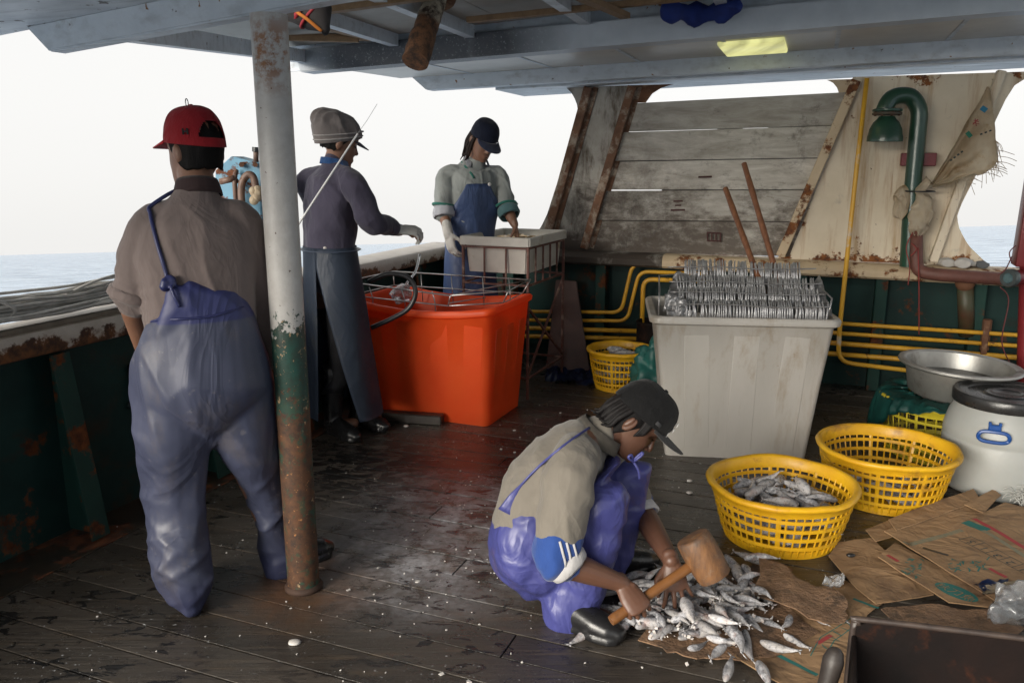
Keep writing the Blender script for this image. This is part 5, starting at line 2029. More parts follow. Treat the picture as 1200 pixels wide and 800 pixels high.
# gloves lying on the ledge
for i, (x, y, lb, yaw, sc) in enumerate(((1107, 292, 'crumpled grey work glove further along the ledge', .3, 1.0), (1123, 300, 'grey white work glove lying open end first on the ledge', -.3, 1.1), (1138, 296, 'dark grey glove lying at the right on the ledge', .1, .8))):
    b_ = BM()
    c_ = Vector(W(0, 0, 0)) * 0 + Vector((0, 0, 0))
    tube(b_, [(0, -.075, .03), (0, -.03, .033), (0, .03, .028), (0, .08, .022)], [(.045, .027), (.044, .028), (.047, .022), (.04, .016)], n=18)
    for k in range(4):
        xx = -.033 + .022 * k
        tube(b_, [(xx, .06, .022), (xx * 1.2, .11, .02 + .01 * (k % 2)), (xx * 1.3, .145, .016)], [.013, .012, .010], n=10, rnd=True)
    tube(b_, [(.035, .0, .025), (.065, .035, .025), (.07, .06, .02)], [.014, .013, .010], n=10, rnd=True)
    me = remesh(b_, .005, 2, lambda p: .004 * noise.noise(p * 45))
    me.transform(Matrix.Scale(sc, 4))
    o = obj('work_glove', me, M_GLOVE if i < 2 else mat('dark_glove', (.12, .13, .14), rough=.9))
    P = W((2.4,0.955)[0] + (0, .115, .21)[i], .845, -.03 - .03 * (i == 1))
    o.location = P
    o.rotation_euler = (0, 0, R(-20) + yaw)
    tag(o, lb, 'glove', 'gloves on the ledge')

# ================================================================== THINGS UNDER THE ROOF
rpA, rpB = Vector((-0.373,4.35,2.321)), Vector((-0.46,4.1,1.969))
hp_ = thing('hanging_pipe', 'short rusty pipe stub hanging from the roof bay', 'pipe', tuple(rpA))
bm = BM()
dd = (rpB - rpA)
n_ = 14
pts = [rpA + dd * (i / n_) for i in range(n_ + 1)]
tube(bm, pts, [.058 + (.006 if i > 8 else 0) + .004 * noise.noise(Vector((i * 1.7, 0, 0))) for i in range(n_ + 1)], n=22)
tube(bm, [rpB + dd * .002, rpB - dd * .12], [.05, .05], n=22)
for v in bm.verts:
    v.co += (v.co - rpA - dd * ((v.co - rpA).dot(dd) / dd.length_squared)).normalized() * .005 * noise.noise(v.co * 28) if (v.co - rpA).dot(dd) / dd.length_squared > .55 else Vector()


def stub_material():
    k = NB('stub_rust')
    v = k.mapping((1, 1, 1))
    z = k.sep()[2]
    f = k.math('ADD', k.ramp(z, rpA.z - .03, rpB.z + .1, -.25, .35), k.noise(v, 9, 6))
    c = k.mix(k.ramp(f, .45, .62), (.42, .36, .27), (.17, .08, .038))
    c = k.mix(k.ramp(k.noise(v, 22, 8, .7), .44, .6), c, (.045, .026, .018))
    k.setc(c)
    k.setr(.8)
    k.bump(k.noise(v, 30, 8, .7), .8, .01)
    return k.m


obj('stub', bm, stub_material(), hp_, world=True, auto=60)
bm = BM()
tube(bm, [rpA, rpA + dd.normalized() * .015], [.10, .10], n=22)
obj('flange', bm, M_RUST, hp_, world=True, auto=40)
# fluorescent box lamp in the soffit
l0, l1, l2, l3 = [Vector(p) for p in ((1.157,4.883,2.15), (1.489,4.762,2.17), (1.665,5.23,2.118), (1.357,5.343,2.111))]
la = thing('ceiling_lamp', 'yellow green lit ceiling lamp with a square cover under the soffit', 'lamp', tuple((l0 + l2) / 2))
lm = NB('lamp_cover_lit')
lm.setc((.62, .62, .30))
lm.setr(.35)
lm.b.inputs['Emission Color'].default_value = (.86, .84, .34, 1)
ex = lm.noise(lm.mapping((9, .8, 1), (0, 0, TW)), 1.6, 2)
lm.link(lm.ramp(ex, .35, .65, .18, .34), lm.b.inputs['Emission Strength'])
cz = (l0.z + l1.z + l2.z + l3.z) / 4
ctr = W((1.193,2.146)[0], (1.193,2.146)[1] - .01, -.66)
bm = BM()
box(bm, ctr + Vector((0, 0, .035)), (.36, .52, .055), (0, R(-1.5), -TW), .008, 2)
obj('cover', bm, lm.m, la, world=True, auto=40)
bm = BM()
box(bm, ctr + Vector((0, 0, .068)), (.38, .54, .02), (0, R(-1.5), -TW), .003)
obj('base', bm, M_SOFFIT, la, world=True, auto=40)
bm = BM()
pts = [(0.795,4.461,2.26), (0.989,4.585,2.26), (1.135,4.424,2.27)]
tube(bm, spline(pts, 8), [(.05 + .015 * math.sin(i * 1.1), .035) for i in range(17)], (0, 0, 1), 16, rnd=True)
for v in bm.verts:
    v.co += Vector((1, 1, 1)) * .014 * noise.noise(v.co * 22)
o = obj('blue_cloth', bm, mat('royal_blue_cloth', (.012, .035, .22), (.008, .022, .14), 12, .8), loc=pts[1])
tag(o, 'royal blue cloth tucked on the battens under the roof', 'cloth')
bm = BM()
pc = Vector((-0.764,3.3,2.05))
tube(bm, [pc + Vector((-.05, 0, .09)), pc + Vector((-.02, 0, .03)), pc + Vector((.03, 0, -.02)), pc + Vector((.055, -.0, -.055))], [(.085, .05), (.085, .055), (.06, .05), (.02, .03)], (1, 0, 1), 18, rnd=True)
for v in bm.verts:
    v.co += Vector((1, 1, 1)) * .012 * noise.noise(v.co * 20)
hb_ = thing('hung_bundle', 'dark bundle with red bands stuffed behind the roof beam by the post', 'bundle', tuple(pc))
obj('cloth', bm, mat('dark_bundle_cloth', (.035, .03, .03), (.02, .018, .018), 20, .8), hb_, world=True)
for k, (t0, w) in enumerate(((.0, .010), (.022, .006), (-.03, .008))):
    bm = BM()
    c_ = pc + Vector((-.01 + t0, 0, .025 - t0 * 1.2))
    ringtube(bm, (0, 0, 0), .070, .050, (.006, w), 28, 6)
    bm.transform(Matrix.Translation(c_) @ Euler((0, R(-45), 0)).to_matrix().to_4x4())
    obj('red_band', bm, mat('red_band', (.30, .02, .03), rough=.7), hb_, world=True)
bm = BM()
pipe(bm, spline([pc + Vector((-.08, -.06, .06)), pc + Vector((-.04, -.06, .0)), pc + Vector((.0, -.055, -.03)), pc + Vector((.045, -.03, -.068))], 5), .007, 6)
obj('orange_edge', bm, mat('orange_cloth', (.62, .20, .03), rough=.7), hb_, world=True)

# ================================================================== PORT RAIL: ROPE, STRIP, HAULER, ROD
rp_ = thing('rope_coil', 'long grey coiled line lying along the rusty left rail', 'rope', tuple(DK(-2.98, 2.2, .87)))
rr = random.Random(21)
for s in range(64):
    u0 = -2.98 + rr.uniform(-.11, .10)
    z0 = .878 + .085 * (1 - abs(u0 + 2.98) / .13) * rr.random() + .01 * rr.random()
    v_a, v_b = rr.uniform(.9, 1.9), rr.uniform(2.75, 3.15)
    pts = []
    for i in range(9):
        t = i / 8
        v = v_a + (v_b - v_a) * t
        bulge = .045 * math.exp(-((v - 1.9) / .5) ** 2) + .03 * math.exp(-((v - 2.7) / .3) ** 2)
        pts.append(DK(u0 + .03 * math.sin(t * 5 + s) + rr.uniform(-.012, .012), v, z0 + bulge + rr.uniform(-.006, .008)))
    b_ = BM()
    sp_ = spline(pts, 5)
    tube(b_, sp_, [.0060] * len(sp_), (0, 0, 1), 6)
    obj('strand', b_, M_ROPE, rp_, world=True)
for pts in ([DK(-2.95, 2.35, 0.950), DK(-2.93, 2.55, 1.010), DK(-2.92, 2.85, 1.030), DK(-2.95, 3.05, 0.990)], [DK(-2.96, 1.75, 0.960), DK(-2.9, 2.0, 1.010), DK(-2.88, 2.12, 0.960), DK(-2.92, 2.1, 0.910)], [DK(-3.02, 1.8, 0.960), DK(-2.96, 1.95, 1.030), DK(-2.93, 2.08, 1.010), DK(-2.92, 2.15, 0.940)]):
    b_ = BM()
    sp_ = spline(pts, 8)
    tube(b_, sp_, [.006] * len(sp_), (0, 0, 1), 7)
    obj('loose_loop', b_, M_ROPE, rp_, world=True)
bm = BM()
beam(bm, DK(-2.865, 1.5, .879), DK(-2.865, 2.75, .879), .035, .02, bev=.003)
o = obj('wood_strip', bm, mat('grey_driftwood', (.20, .17, .13), (.13, .11, .085), 6, .8, stretch=(3, 3, 1)), loc=DK(-2.865, 1.5, .87), smooth=False)
tag(o, 'weathered wood strip on the rail under the coiled line', 'wood strip')

hc_ = DK(-2.97, 3.40, .868)
hl = thing('line_hauler', 'rusty sky blue line hauling machine on the rail behind the red cap', 'machine', tuple(hc_), (0, 0, -TH))
hx = [(-.20, .0), (.12, .0), (.12, .60), (-.02, .665), (-.20, .63)]


def hplate(poly, y, th):
    b_ = BM()
    plate(b_, poly, Matrix.Translation((0, y, 0)) @ LW, th)
    bmesh.ops.bevel(b_, geom=list(b_.edges), offset=.004, segments=1, affect='EDGES')
    return b_


tmp = []
ctrH = Vector((-1.37,4.25,1.394))
HM = Matrix.Translation(Vector((-1.372,4.28,1.5)) - Vector((0, 0, 0)))


def HP(x, y, Y=4.28):
    """Point of the hauler face at photograph pixel (x, y) and depth Y."""
    p = R(12.339)
    a_, b_ = (x - 600) / 960., -(y - 400) / 960.
    r_ = Vector((a_, math.cos(p) + b_ * math.sin(p), -math.sin(p) + b_ * math.cos(p)))
    return Vector((0, 0, 1.5)) + r_ * (Y / r_.y)


def slab_px(px, Y, th):
    b_ = BM()
    A2 = [b_.verts.new(HP(x, y, Y)) for x, y in px]
    B2 = [b_.verts.new(HP(x, y, Y) + Vector((.03, th, 0))) for x, y in px]
    b_.faces.new(A2)
    b_.faces.new(list(reversed(B2)))
    for i in range(len(px)):
        j = (i + 1) % len(px)
        b_.faces.new((A2[i], A2[j], B2[j], B2[i]))
    bmesh.ops.bevel(b_, geom=list(b_.edges), offset=.004, segments=1, affect='EDGES')
    return b_


obj('back_plate', slab_px([(252, 338), (306, 342), (306, 190), (290, 188), (271, 183), (252, 200)], 4.34, .10), M_HAULER, hl, world=True, smooth=False)
obj('front_plate', slab_px([(280, 340), (306, 342), (306, 188), (292, 189), (280, 190)], 4.26, .05), M_HAULER, hl, world=True, smooth=False)
for pts, r in (([HP(258, 213, 4.2), HP(275, 209, 4.2)], .016), ([HP(277, 240, 4.22), HP(275, 212, 4.2), HP(277, 200, 4.24)], .012), ([HP(284, 248, 4.18), HP(283, 218, 4.18), HP(290, 205, 4.18), HP(297, 208, 4.18), HP(300, 222, 4.18)], .018), ([HP(300, 190, 4.22), HP(300, 174, 4.22)], .013)):
    b_ = BM()
    pp_ = spline(pts, 6) if len(pts) > 2 else pts
    pipe(b_, pp_, r, 12)
    obj('hydraulic_pipe', b_, mat('brown_hydraulic_pipe', (.20, .12, .08), (.10, .06, .05), 16, .5, rust=.55, rscale=20), hl, world=True)
b_ = BM()
tube(b_, [HP(300, 178, 4.22), HP(300, 172.5, 4.22)], [.019, .019], n=14)
obj('cap', b_, M_BLACKRB, hl, world=True, auto=40)
for x, y in ((283, 193), (299, 193), (277, 212), (301, 228)):
    b_ = BM()
    tube(b_, [HP(x, y, 4.25), HP(x, y, 4.23)], [.014, .014], n=6)
    obj('bolt', b_, M_RUST, hl, world=True, smooth=False)
b_ = BM()
for i in range(9):
    r2 = random.Random(i)
    sphere(b_, HP(300 + r2.uniform(-4, 3), 222 + i * 1.6, 4.17), r2.uniform(.012, .024), 10, 8)
obj('rag', b_, M_SACK, hl, world=True)

rd0, rd1 = Vector((-1.319,4.26,0.884)), Vector((-0.722,3.95,1.629))
rd = thing('fishing_rod', 'thin white fishing rod slanting up behind the post', 'fishing rod', tuple(rd0))
bm = BM()
pts = [rd0 + (rd1 - rd0) * (i / 10) for i in range(11)]
tube(bm, pts, [.0066 - .00022 * i for i in range(11)], n=10)
obj('blank', bm, mat('white_rod_paint', (.78, .78, .77), rough=.3), rd, world=True)
bm = BM()
e_ = Vector((-0.618,3.9,1.76))
pipe(bm, [rd1, (rd1 + e_) / 2 + Vector((0, 0, -.004)), e_], .0010, 5)
obj('tip', bm, mat('grey_tip', (.4, .4, .4), rough=.5), rd, world=True)

# ================================================================== PEOPLE


def cloth_mat(name, c1, c2=None, rough=.85, sheen=.2, **kw):
    m = mat(name, c1, c2 or tuple(x * .8 for x in c1), 7, rough, bump=.25, bscale=420, bdist=.0015, wrinkle=kw.pop('wrinkle', (5, .24)), **kw)
    b_ = m.node_tree.nodes['Principled BSDF']
    b_.inputs['Sheen Weight'].default_value = sheen
    return m


M_SKIN = mat('skin_tanned', (.23, .12, .078), (.18, .09, .056), 9, .5, bump=.12, bscale=150, bdist=.002, sss=.12)
M_SKIND = mat('skin_dark_tan', (.125, .060, .037), (.09, .042, .027), 9, .45, bump=.12, bscale=150, bdist=.002, sss=.10)
M_HAIR = mat('black_hair', (.007, .006, .006), (.012, .010, .010), 60, .6, spec=.25, bump=.5, bscale=180, stretch=(1, 1, .25))
M_BROWNHAIR = mat('dark_brown_hair', (.014, .009, .008), (.024, .015, .012), 60, .65, spec=.2, bump=.5, bscale=180)
M_BOOT = mat('black_boot_rubber', (.009, .009, .010), (.016, .016, .017), 8, .22, r2=.4)
M_BROWNSH = cloth_mat('brown_grey_polo', (.165, .128, .118), (.13, .10, .092))
M_COLLAR = cloth_mat('maroon_collar', (.085, .05, .05))


def wader_material():
    """Grey-blue oilskin, dulled by salt, with a navy reinforcing band across the top."""
    k = NB('slate_blue_vinyl')
    v = k.mapping((1, 1, 1))
    c = k.mix(k.ramp(k.noise(v, 4, 6), .3, .7), (.058, .066, .112), (.040, .046, .080))
    c = k.mix(k.ramp(k.noise(k.mapping((1, 1, .5)), 6, 8, .7), .52, .66, 0, .8), c, (.085, .080, .095))
    c = k.mix(k.ramp(k.noise(v, 22, 5, .7), .62, .68, 0, .5), c, (.16, .155, .17))
    z = k.sep()[2]
    c = k.mix(k.ramp(z, 1.012, 1.018), c, (.026, .032, .115))
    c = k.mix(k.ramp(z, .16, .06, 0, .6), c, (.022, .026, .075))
    k.setc(c)
    k.setr(k.ramp(k.noise(v, 5, 5), .3, .7, .40, .60))
    wv = k.mapping((1, 1, .5), (.2, .1, .3))
    w1 = k.math('ABSOLUTE', k.math('SUBTRACT', k.noise(wv, 4.2, 3, .5, 1.2), .5))
    nr = k.bump(k.ramp(w1, 0, .12, 1, 0), .3, .012)
    k.bump(k.noise(v, 30, 6), .1, .004, nr)
    return k.m


M_WADER = wader_material()
M_WADERN = mat('navy_vinyl_band', (.028, .034, .12), (.022, .026, .09), 6, .4)
M_REDCAP = cloth_mat('red_cap_cotton', (.50, .018, .028), (.42, .014, .024), wrinkle=(16, .15))
M_PURPLE = cloth_mat('dark_purple_jersey', (.040, .034, .062), (.030, .026, .048))
M_APRON = mat('blue_grey_apron_vinyl', (.060, .080, .120), (.042, .058, .092), 4, .42, r2=.58, bump=.1, bscale=40, dirt=(.58, (.075, .085, .10)), wrinkle=(2.6, .3))
M_APRONC = mat('blue_apron', (.040, .070, .165), (.03, .05, .12), 4, .5, bump=.1, bscale=60, wrinkle=(4, .35))
M_BEANIE = cloth_mat('grey_brown_beanie', (.155, .135, .13), (.12, .104, .10))
M_BAND = cloth_mat('pale_knit_band', (.34, .32, .31))
M_BLUECOL = cloth_mat('bright_blue_collar', (.03, .14, .42))
M_SAGE = cloth_mat('sage_grey_shirt', (.25, .27, .26), (.19, .205, .20))
M_CUFFC = cloth_mat('pale_lilac_cuff', (.38, .39, .43))
M_GREENTR = cloth_mat('green_trim', (.01, .13, .10))
M_NAVYCAP = cloth_mat('navy_cap', (.010, .016, .045), wrinkle=(16, .15))
M_GREYSW = cloth_mat('stone_grey_sweatshirt', (.185, .165, .136), (.155, .138, .114))
M_BLUEOV = mat('violet_blue_vinyl', (.060, .066, .235), (.042, .046, .165), 5, .34, r2=.52, dirt=(.58, (.075, .06, .14)), bump=.1, bscale=40, wrinkle=(4.5, .32))
M_BLUESL = cloth_mat('royal_blue_sleeve', (.012, .055, .24), (.01, .04, .18))
M_WHITECU = cloth_mat('grubby_white_cuff', (.46, .45, .45))
M_BLACKCAP = cloth_mat('black_cap', (.011, .011, .012), wrinkle=(16, .15))
M_DARKTR = cloth_mat('dark_trousers', (.008, .008, .011), sheen=0.)
M_EYE = mat('eye_dark', (.012, .009, .008), rough=.2)
M_TANSTRAP = cloth_mat('tan_strap', (.22, .14, .06), wrinkle=(16, .15))


def frame_from(fwd, up):
    f = Vector(fwd).normalized()
    u = Vector(up)
    u = (u - f * u.dot(f)).normalized()
    return Matrix((f.cross(u), f, u)).transposed()            # columns: right, forward, up


def head_bm(bm, M, jaw=1.):
    prof = [(-.118, .066, .03, .020), (-.110, .086, .012, .036), (-.095, .092, -.012, .047), (-.075, .092, -.036, .056), (-.055, .091, -.058, .062), (-.035, .090, -.075, .067), (-.015, .089, -.088, .071),
            (.005, .088, -.096, .0735), (.03, .092, -.100, .0755), (.055, .088, -.099, .075), (.078, .072, -.090, .068), (.097, .048, -.070, .054), (.109, .020, -.045, .034), (.114, -.005, -.025, .012)]
    n = 36
    # densify
    zz = []
    for i in range(len(prof) - 1):
        for j in range(3):
            t = j / 3
            zz.append(tuple(a + (b - a) * t for a, b in zip(prof[i], prof[i + 1])))
    zz.append(prof[-1])
    loops = []
    for z, f, b, w in zz:
        L = []
        cy, ry = (f + b) / 2, (f - b) / 2
        for i in range(n):
            th = 2 * PI * i / n
            x = w * math.copysign(abs(math.cos(th)) ** .92, math.cos(th))
            y = cy + ry * math.copysign(abs(math.sin(th)) ** .92, math.sin(th))
            p = Vector((x, y, z))
            if y > .03:                                         # face relief
                for ex in (-.032, .032):
                    d2 = ((x - ex) / .020) ** 2 + ((z - .006) / .013) ** 2
                    p.y -= .010 * math.exp(-d2)
                    p.y += .006 * math.exp(-((x - ex) / .026) ** 2 - ((z - .030) / .008) ** 2)
                    p.y += .004 * math.exp(-((x - ex * 1.25) / .018) ** 2 - ((z + .030) / .016) ** 2)
                p.y -= .004 * math.exp(-(x / .022) ** 2 - ((z + .088) / .006) ** 2)
            L.append(M @ p)
        loops.append(L)
    rings(bm, loops)
    # nose, lips, chin, ears
    tube(bm, [M @ Vector(p) for p in ((0, .086, .014), (0, .094, -.006), (0, .104, -.024), (0, .108, -.032))], [(.007, .007), (.008, .008), (.0105, .010), (.010, .008)], M.to_3x3() @ Vector((1, 0, 0)), 10, rnd=True)
    for s in (-1, 1):
        sphere(bm, M @ Vector((s * .0105, .094, -.036)), (.0075, .009, .007), 8, 6, M.to_3x3())
        # ear
        pts = [M @ Vector((s * (.074 + .008 * math.sin(a)), -.012 - .014 * math.cos(a) - .004, -.004 + .030 * math.sin(a * .0 + a) * 1.0)) for a in [i * PI / 6 - PI / 2 for i in range(0, 12)]]
        sphere(bm, M @ Vector((s * .078, -.018, -.012)), (.007, .017, .031), 12, 8, M.to_3x3() @ Euler((R(-12), 0, R(-22 * s))).to_matrix())
        sphere(bm, M @ Vector((s * .083, -.027, -.006)), (.005, .010, .024), 10, 8, M.to_3x3() @ Euler((R(-12), 0, R(-30 * s))).to_matrix())
    sphere(bm, M @ Vector((0, .093, -.066)), (.020, .006, .0055), 12, 6, M.to_3x3())
    sphere(bm, M @ Vector((0, .092, -.077)), (.017, .006, .006), 12, 6, M.to_3x3())
    sphere(bm, M @ Vector((0, .084, -.104)), (.020, .012, .013), 12, 8, M.to_3x3())


def hand_bm(bm, wrist, d, n, t, curl, sc=1., spread=1., thumb=.5, palm_only=False):
    """Palm, four unequal bent fingers and a thumb. d towards the fingers, n out of the palm, t to the thumb's side."""
    w = Vector(wrist)
    d = Vector(d).normalized()
    n = Vector(n)
    n = (n - d * n.dot(d)).normalized()
    t0 = Vector(t)
    t = (t0 - d * t0.dot(d) - n * t0.dot(n)).normalized()
    S = sc
    tube(bm, [w - d * .02 * S, w + d * .012 * S, w + d * .045 * S, w + d * .078 * S, w + d * .092 * S], [(.026 * S, .019 * S), (.030 * S, .017 * S), (.040 * S, .0165 * S), (.041 * S, .0135 * S), (.036 * S, .010 * S)], t, 14, rnd=True)
    for i in range(4):
        L = (.074, .082, .076, .060)[i] * S
        r0 = (.0086, .0088, .0084, .0075)[i] * S
        p = w + d * ((.086, .090, .087, .080)[i] * S) + t * ((0.0315 - .0212 * i) * S)
        pts, rad = [p - d * .012 * S], [r0]
        pts.append(p)
        rad.append(r0)
        a = 0.
        c = curl[i] if isinstance(curl[0], (tuple, list)) else curl
        for k, f in enumerate((.44, .31, .25)):
            a += R(c[k])
            q = (d * math.cos(a) + n * math.sin(a) + t * (.10 * spread * (1.5 - i))).normalized()
            m_ = p + q * (L * f * .5)
            p = p + q * (L * f)
            pts += [m_, p]
            rad += [r0 * (.95 - .06 * k), r0 * (.95 - .08 * k)]
        tube(bm, pts, rad, t, 10, rnd=True)
    b = w + d * .028 * S + t * .026 * S + n * .006 * S
    q1 = (d * .62 + t * (.75 - .5 * thumb) + n * (.25 + .55 * thumb)).normalized()
    q2 = (d * .85 + t * (.25 - .5 * thumb) + n * (.25 + .6 * thumb)).normalized()
    q3 = (d * .9 + t * (.05 - .55 * thumb) + n * (.2 + .6 * thumb)).normalized()
    p1 = b + q1 * .044 * S
    p2 = p1 + q2 * .032 * S
    p3 = p2 + q3 * .024 * S
    tube(bm, [b - q1 * .012 * S, b, (b + p1) / 2, p1, (p1 + p2) / 2, p2, p3], [.012 * S, .0145 * S, .0125 * S, .0105 * S, .0100 * S, .0095 * S, .0085 * S], n, 10, rnd=True)


def limb(bm, pts, rad, ref=(1, 0, 0), n=16, k=4, sq=1.):
    """Smooth tapered loft through the joints."""
    P = spline(pts, k)
    rr_ = [(r, r) if isinstance(r, (int, float)) else r for r in rad]
    Rr = [v for v in spline([Vector((a, b, 0)) for a, b in rr_], k)]
    tube(bm, P, [(max(.003, v.x), max(.003, v.y)) for v in Rr], ref, n, rnd=True, sq=sq)


def boot_bm(bm, heel, toe, top, w=.05, shaft=.055):
    """Rubber boot: sole on the floor from heel to toe, shaft up to top."""
    h, t = Vector(heel), Vector(toe)
    d = (t - h)
    L = d.length
    d.normalize()
    x = d.cross(Vector((0, 0, 1))).normalized()
    ank = h + d * L * .20
    pts = [h + d * .01 + Vector((0, 0, .045)), h + d * L * .18 + Vector((0, 0, .055)), h + d * L * .42 + Vector((0, 0, .052)), h + d * L * .66 + Vector((0, 0, .044)), h + d * L * .86 + Vector((0, 0, .038)), h + d * L * .96 + Vector((0, 0, .033))]
    tube(bm, pts, [(w * .62, .036), (w * .80, .050), (w * .86, .050), (w, .042), (w * .92, .034), (w * .62, .024)], x, 18, rnd=True)
    tp = Vector(top)
    limb(bm, [ank + Vector((0, 0, .045)), ank + Vector((0, 0, .10)), ank * .35 + tp * .65, tp], [shaft * .86, shaft * .82, shaft, shaft * 1.05], x, 18)
    # sole
    for v in bm.verts:
        pass
    so_ = [h + d * (L * a) for a in (.0, .06, .25, .45, .70, .90, .985)]
    ww = [w * a for a in (.45, .74, .82, .78, 1.06, .92, .5)]
    A_ = [p + x * q for p, q in zip(so_, ww)] + [p - x * q for p, q in reversed(list(zip(so_, ww)))]
    lo2 = [bm.verts.new(Vector((p.x, p.y, .001))) for p in A_]
    hi2 = [bm.verts.new(Vector((p.x, p.y, .022))) for p in A_]
    bm.faces.new(list(reversed(lo2)))
    bm.faces.new(hi2)
    for i in range(len(A_)):
        j = (i + 1) % len(A_)
        bm.faces.new((lo2[i], lo2[j], hi2[j], hi2[i]))


def cap_parts(parent, M, m, brim_m=None, hole=False, brim=True, grow=1., brim_len=.074, brim_tilt=-.25):
    n, e_n = 120, 30
    def P(phi, e, g=0.):
        ze = .030 + .012 * math.cos(phi) if not hole else .022 + .020 * math.cos(phi)
        zt_ = .138 * grow
        s = math.sin(e * PI / 2)
        c = max(0., math.cos(e * PI / 2)) ** .62
        x = (.0835 * grow + g) * c * math.sin(phi)
        y = -.004 + (.1065 * grow + g) * c * math.cos(phi)
        z = ze + (zt_ + g - ze) * s
        q = Vector((x, y, z))
        q.z += .006 * c * max(0, math.cos(phi)) * s
        q += Vector((x, y, 0)).normalized() * (.0022 * noise.noise(q * 38)) if c > .05 else Vector()
        return M @ q
    b_ = BM()
    g = [[b_.verts.new(P(2 * PI * i / n, e / e_n)) for i in range(n)] for e in range(e_n)]
    top = b_.verts.new(M @ Vector((0, -.004, .1385 * grow)))
    for e in range(e_n - 1):
        for i in range(n):
            ph = 2 * PI * (i + .5) / n
            back = abs(ph - PI) < .55
            if hole and back and 4 <= e <= 4 + 8 * max(0., math.cos((ph - PI) * 2.75)) ** .5:
                continue
            b_.faces.new((g[e][i], g[e][(i + 1) % n], g[e + 1][(i + 1) % n], g[e + 1][i]))
    for i in range(n):
        b_.faces.new((g[-1][i], g[-1][(i + 1) % n], top))
    bmesh.ops.solidify(b_, geom=list(b_.faces), thickness=.003)
    crown = obj('cap', b_, m, parent, world=True)
    b_ = BM()
    sphere(b_, M @ Vector((0, -.004, .1405 * grow)), (.008, .008, .004), 12, 6, M.to_3x3())
    obj('button', b_, m, crown, world=True)
    if brim:
        b_ = BM()
        g = []
        na, nr = 24, 8
        for j in range(nr + 1):
            r_ = []
            for i in range(na + 1):
                ph = R(-60 + 120 * i / na)
                t = j / nr
                edge = math.cos((ph / R(60)) * PI / 2) ** .5 if abs(ph) < R(59.9) else 0.
                ext = brim_len * edge * t
                q = Vector((.086 * grow * math.sin(ph), -.004 + .109 * grow * math.cos(ph), .034 + .010 * math.cos(ph)))
                q += Vector((math.sin(ph) * .25, 1, 0)).normalized() * ext
                q.z += brim_tilt * ext - .45 * (q.x ** 2) * 9 * t * .4
                r_.append(b_.verts.new(M @ q))
            g.append(r_)
        for j in range(nr):
            for i in range(na):
                b_.faces.new((g[j][i], g[j][i + 1], g[j + 1][i + 1], g[j + 1][i]))
        bmesh.ops.remove_doubles(b_, verts=b_.verts, dist=1e-5)
        bmesh.ops.solidify(b_, geom=list(b_.faces), thickness=.0035)
        obj('brim', b_, brim_m or m, crown, world=True)
    return crown


def hair_bm(bm, M, low=-.07, side=.0, grow=1.045, seed=0., n=48):
    """Hair cap: the head's back and sides, cut above the ears and at the nape."""
    g = []
    for j in range(25):
        r_ = []
        for i in range(n):
            ph = 2 * PI * i / n                                  # 0 = face
            back = (1 - math.cos(ph)) / 2
            zl = .066 + (low - .066) * min(1., max(0., (back - .30) / .38)) ** .8
            t = j / 24
            z = zl + (.118 - zl) * t
            u = max(0., min(1., (z + .12) / .238))
            w = .0765 * math.sqrt(max(0.0, 1 - max(0, (z - .02) / .10) ** 2.4)) if z > .02 else .0765 - .10 * max(0, .0 - z) * .9
            f = .092 * math.sqrt(max(0.0, 1 - max(0, (z - .02) / .10) ** 2.4)) if z > .02 else .09
            bk = .102 * math.sqrt(max(0.0, 1 - max(0, (z - .02) / .10) ** 2.4)) if z > .02 else .102 - .42 * max(0, -z)
            y = (f if math.cos(ph) > 0 else bk) * math.cos(ph)
            x = w * math.sin(ph)
            q = Vector((x * grow, y * grow, z))
            q += Vector((x, y, 0)) * (.06 * noise.noise(Vector((ph * 6 + seed, z * 9, seed))) + .05 * noise.noise(Vector((ph * 16, z * 20, seed))))
            if t < .12:
                q.z -= .010 * (1 + noise.noise(Vector((ph * 12, seed, 1))))
            r_.append(bm.verts.new(M @ q))
        g.append(r_)
    for j in range(24):
        for i in range(n):
            bm.faces.new((g[j][i], g[j][(i + 1) % n], g[j + 1][(i + 1) % n], g[j + 1][i]))
    bm.faces.new(g[-1])
    bmesh.ops.solidify(bm, geom=list(bm.faces), thickness=.004)


def locks(bm, M, pts_list, r=.008):
    for pts in pts_list:
        P = spline([M @ Vector(p) for p in pts], 4)
        n_ = len(P)
        tube(bm, P, [(r * (1 - .75 * (i / (n_ - 1)) ** 2), r * .6 * (1 - .75 * (i / (n_ - 1)) ** 2)) for i in range(n_)], (1, 0, 0), 7, rnd=True)


def face_bits(parent, M, lids=True):
    for s in (-1, 1):
        b_ = BM()
        tube(b_, [M @ Vector((s * x, y, z)) for x, y, z in ((.014, .0925, .022), (.030, .0925, .027), (.047, .084, .022))], [(.002, .003), (.0025, .0038), (.0015, .002)], M.to_3x3() @ Vector((0, 1, 0)), 8, rnd=True)
        obj('eyebrow', b_, M_HAIR, parent, world=True)
        b_ = BM()
        tube(b_, [M @ Vector((s * x, y, z)) for x, y, z in ((.020, .0815, .003), (.031, .0845, .0035), (.044, .078, .001))], [(.002, .0022), (.003, .003), (.0015, .002)], M.to_3x3() @ Vector((0, 1, 0)), 8, rnd=True)
        obj('eye', b_, M_EYE, parent, world=True)


def surf(me_or_obj, parent=None):
    """Ray target for laying straps and trims on a garment (world space)."""
    me = me_or_obj.data
    Mx = MTX[me_or_obj.name]
    return BVHTree.FromPolygons([Mx @ v.co for v in me.vertices], [p.vertices[:] for p in me.polygons])


def lay(bvh, pts, lift):
    """Drop points on the nearest garment surface and lift them off it."""
    out = []
    for p in pts:
        loc, nor, idx, dist = bvh.find_nearest(Vector(p))
        out.append(loc + nor * lift)
    return out


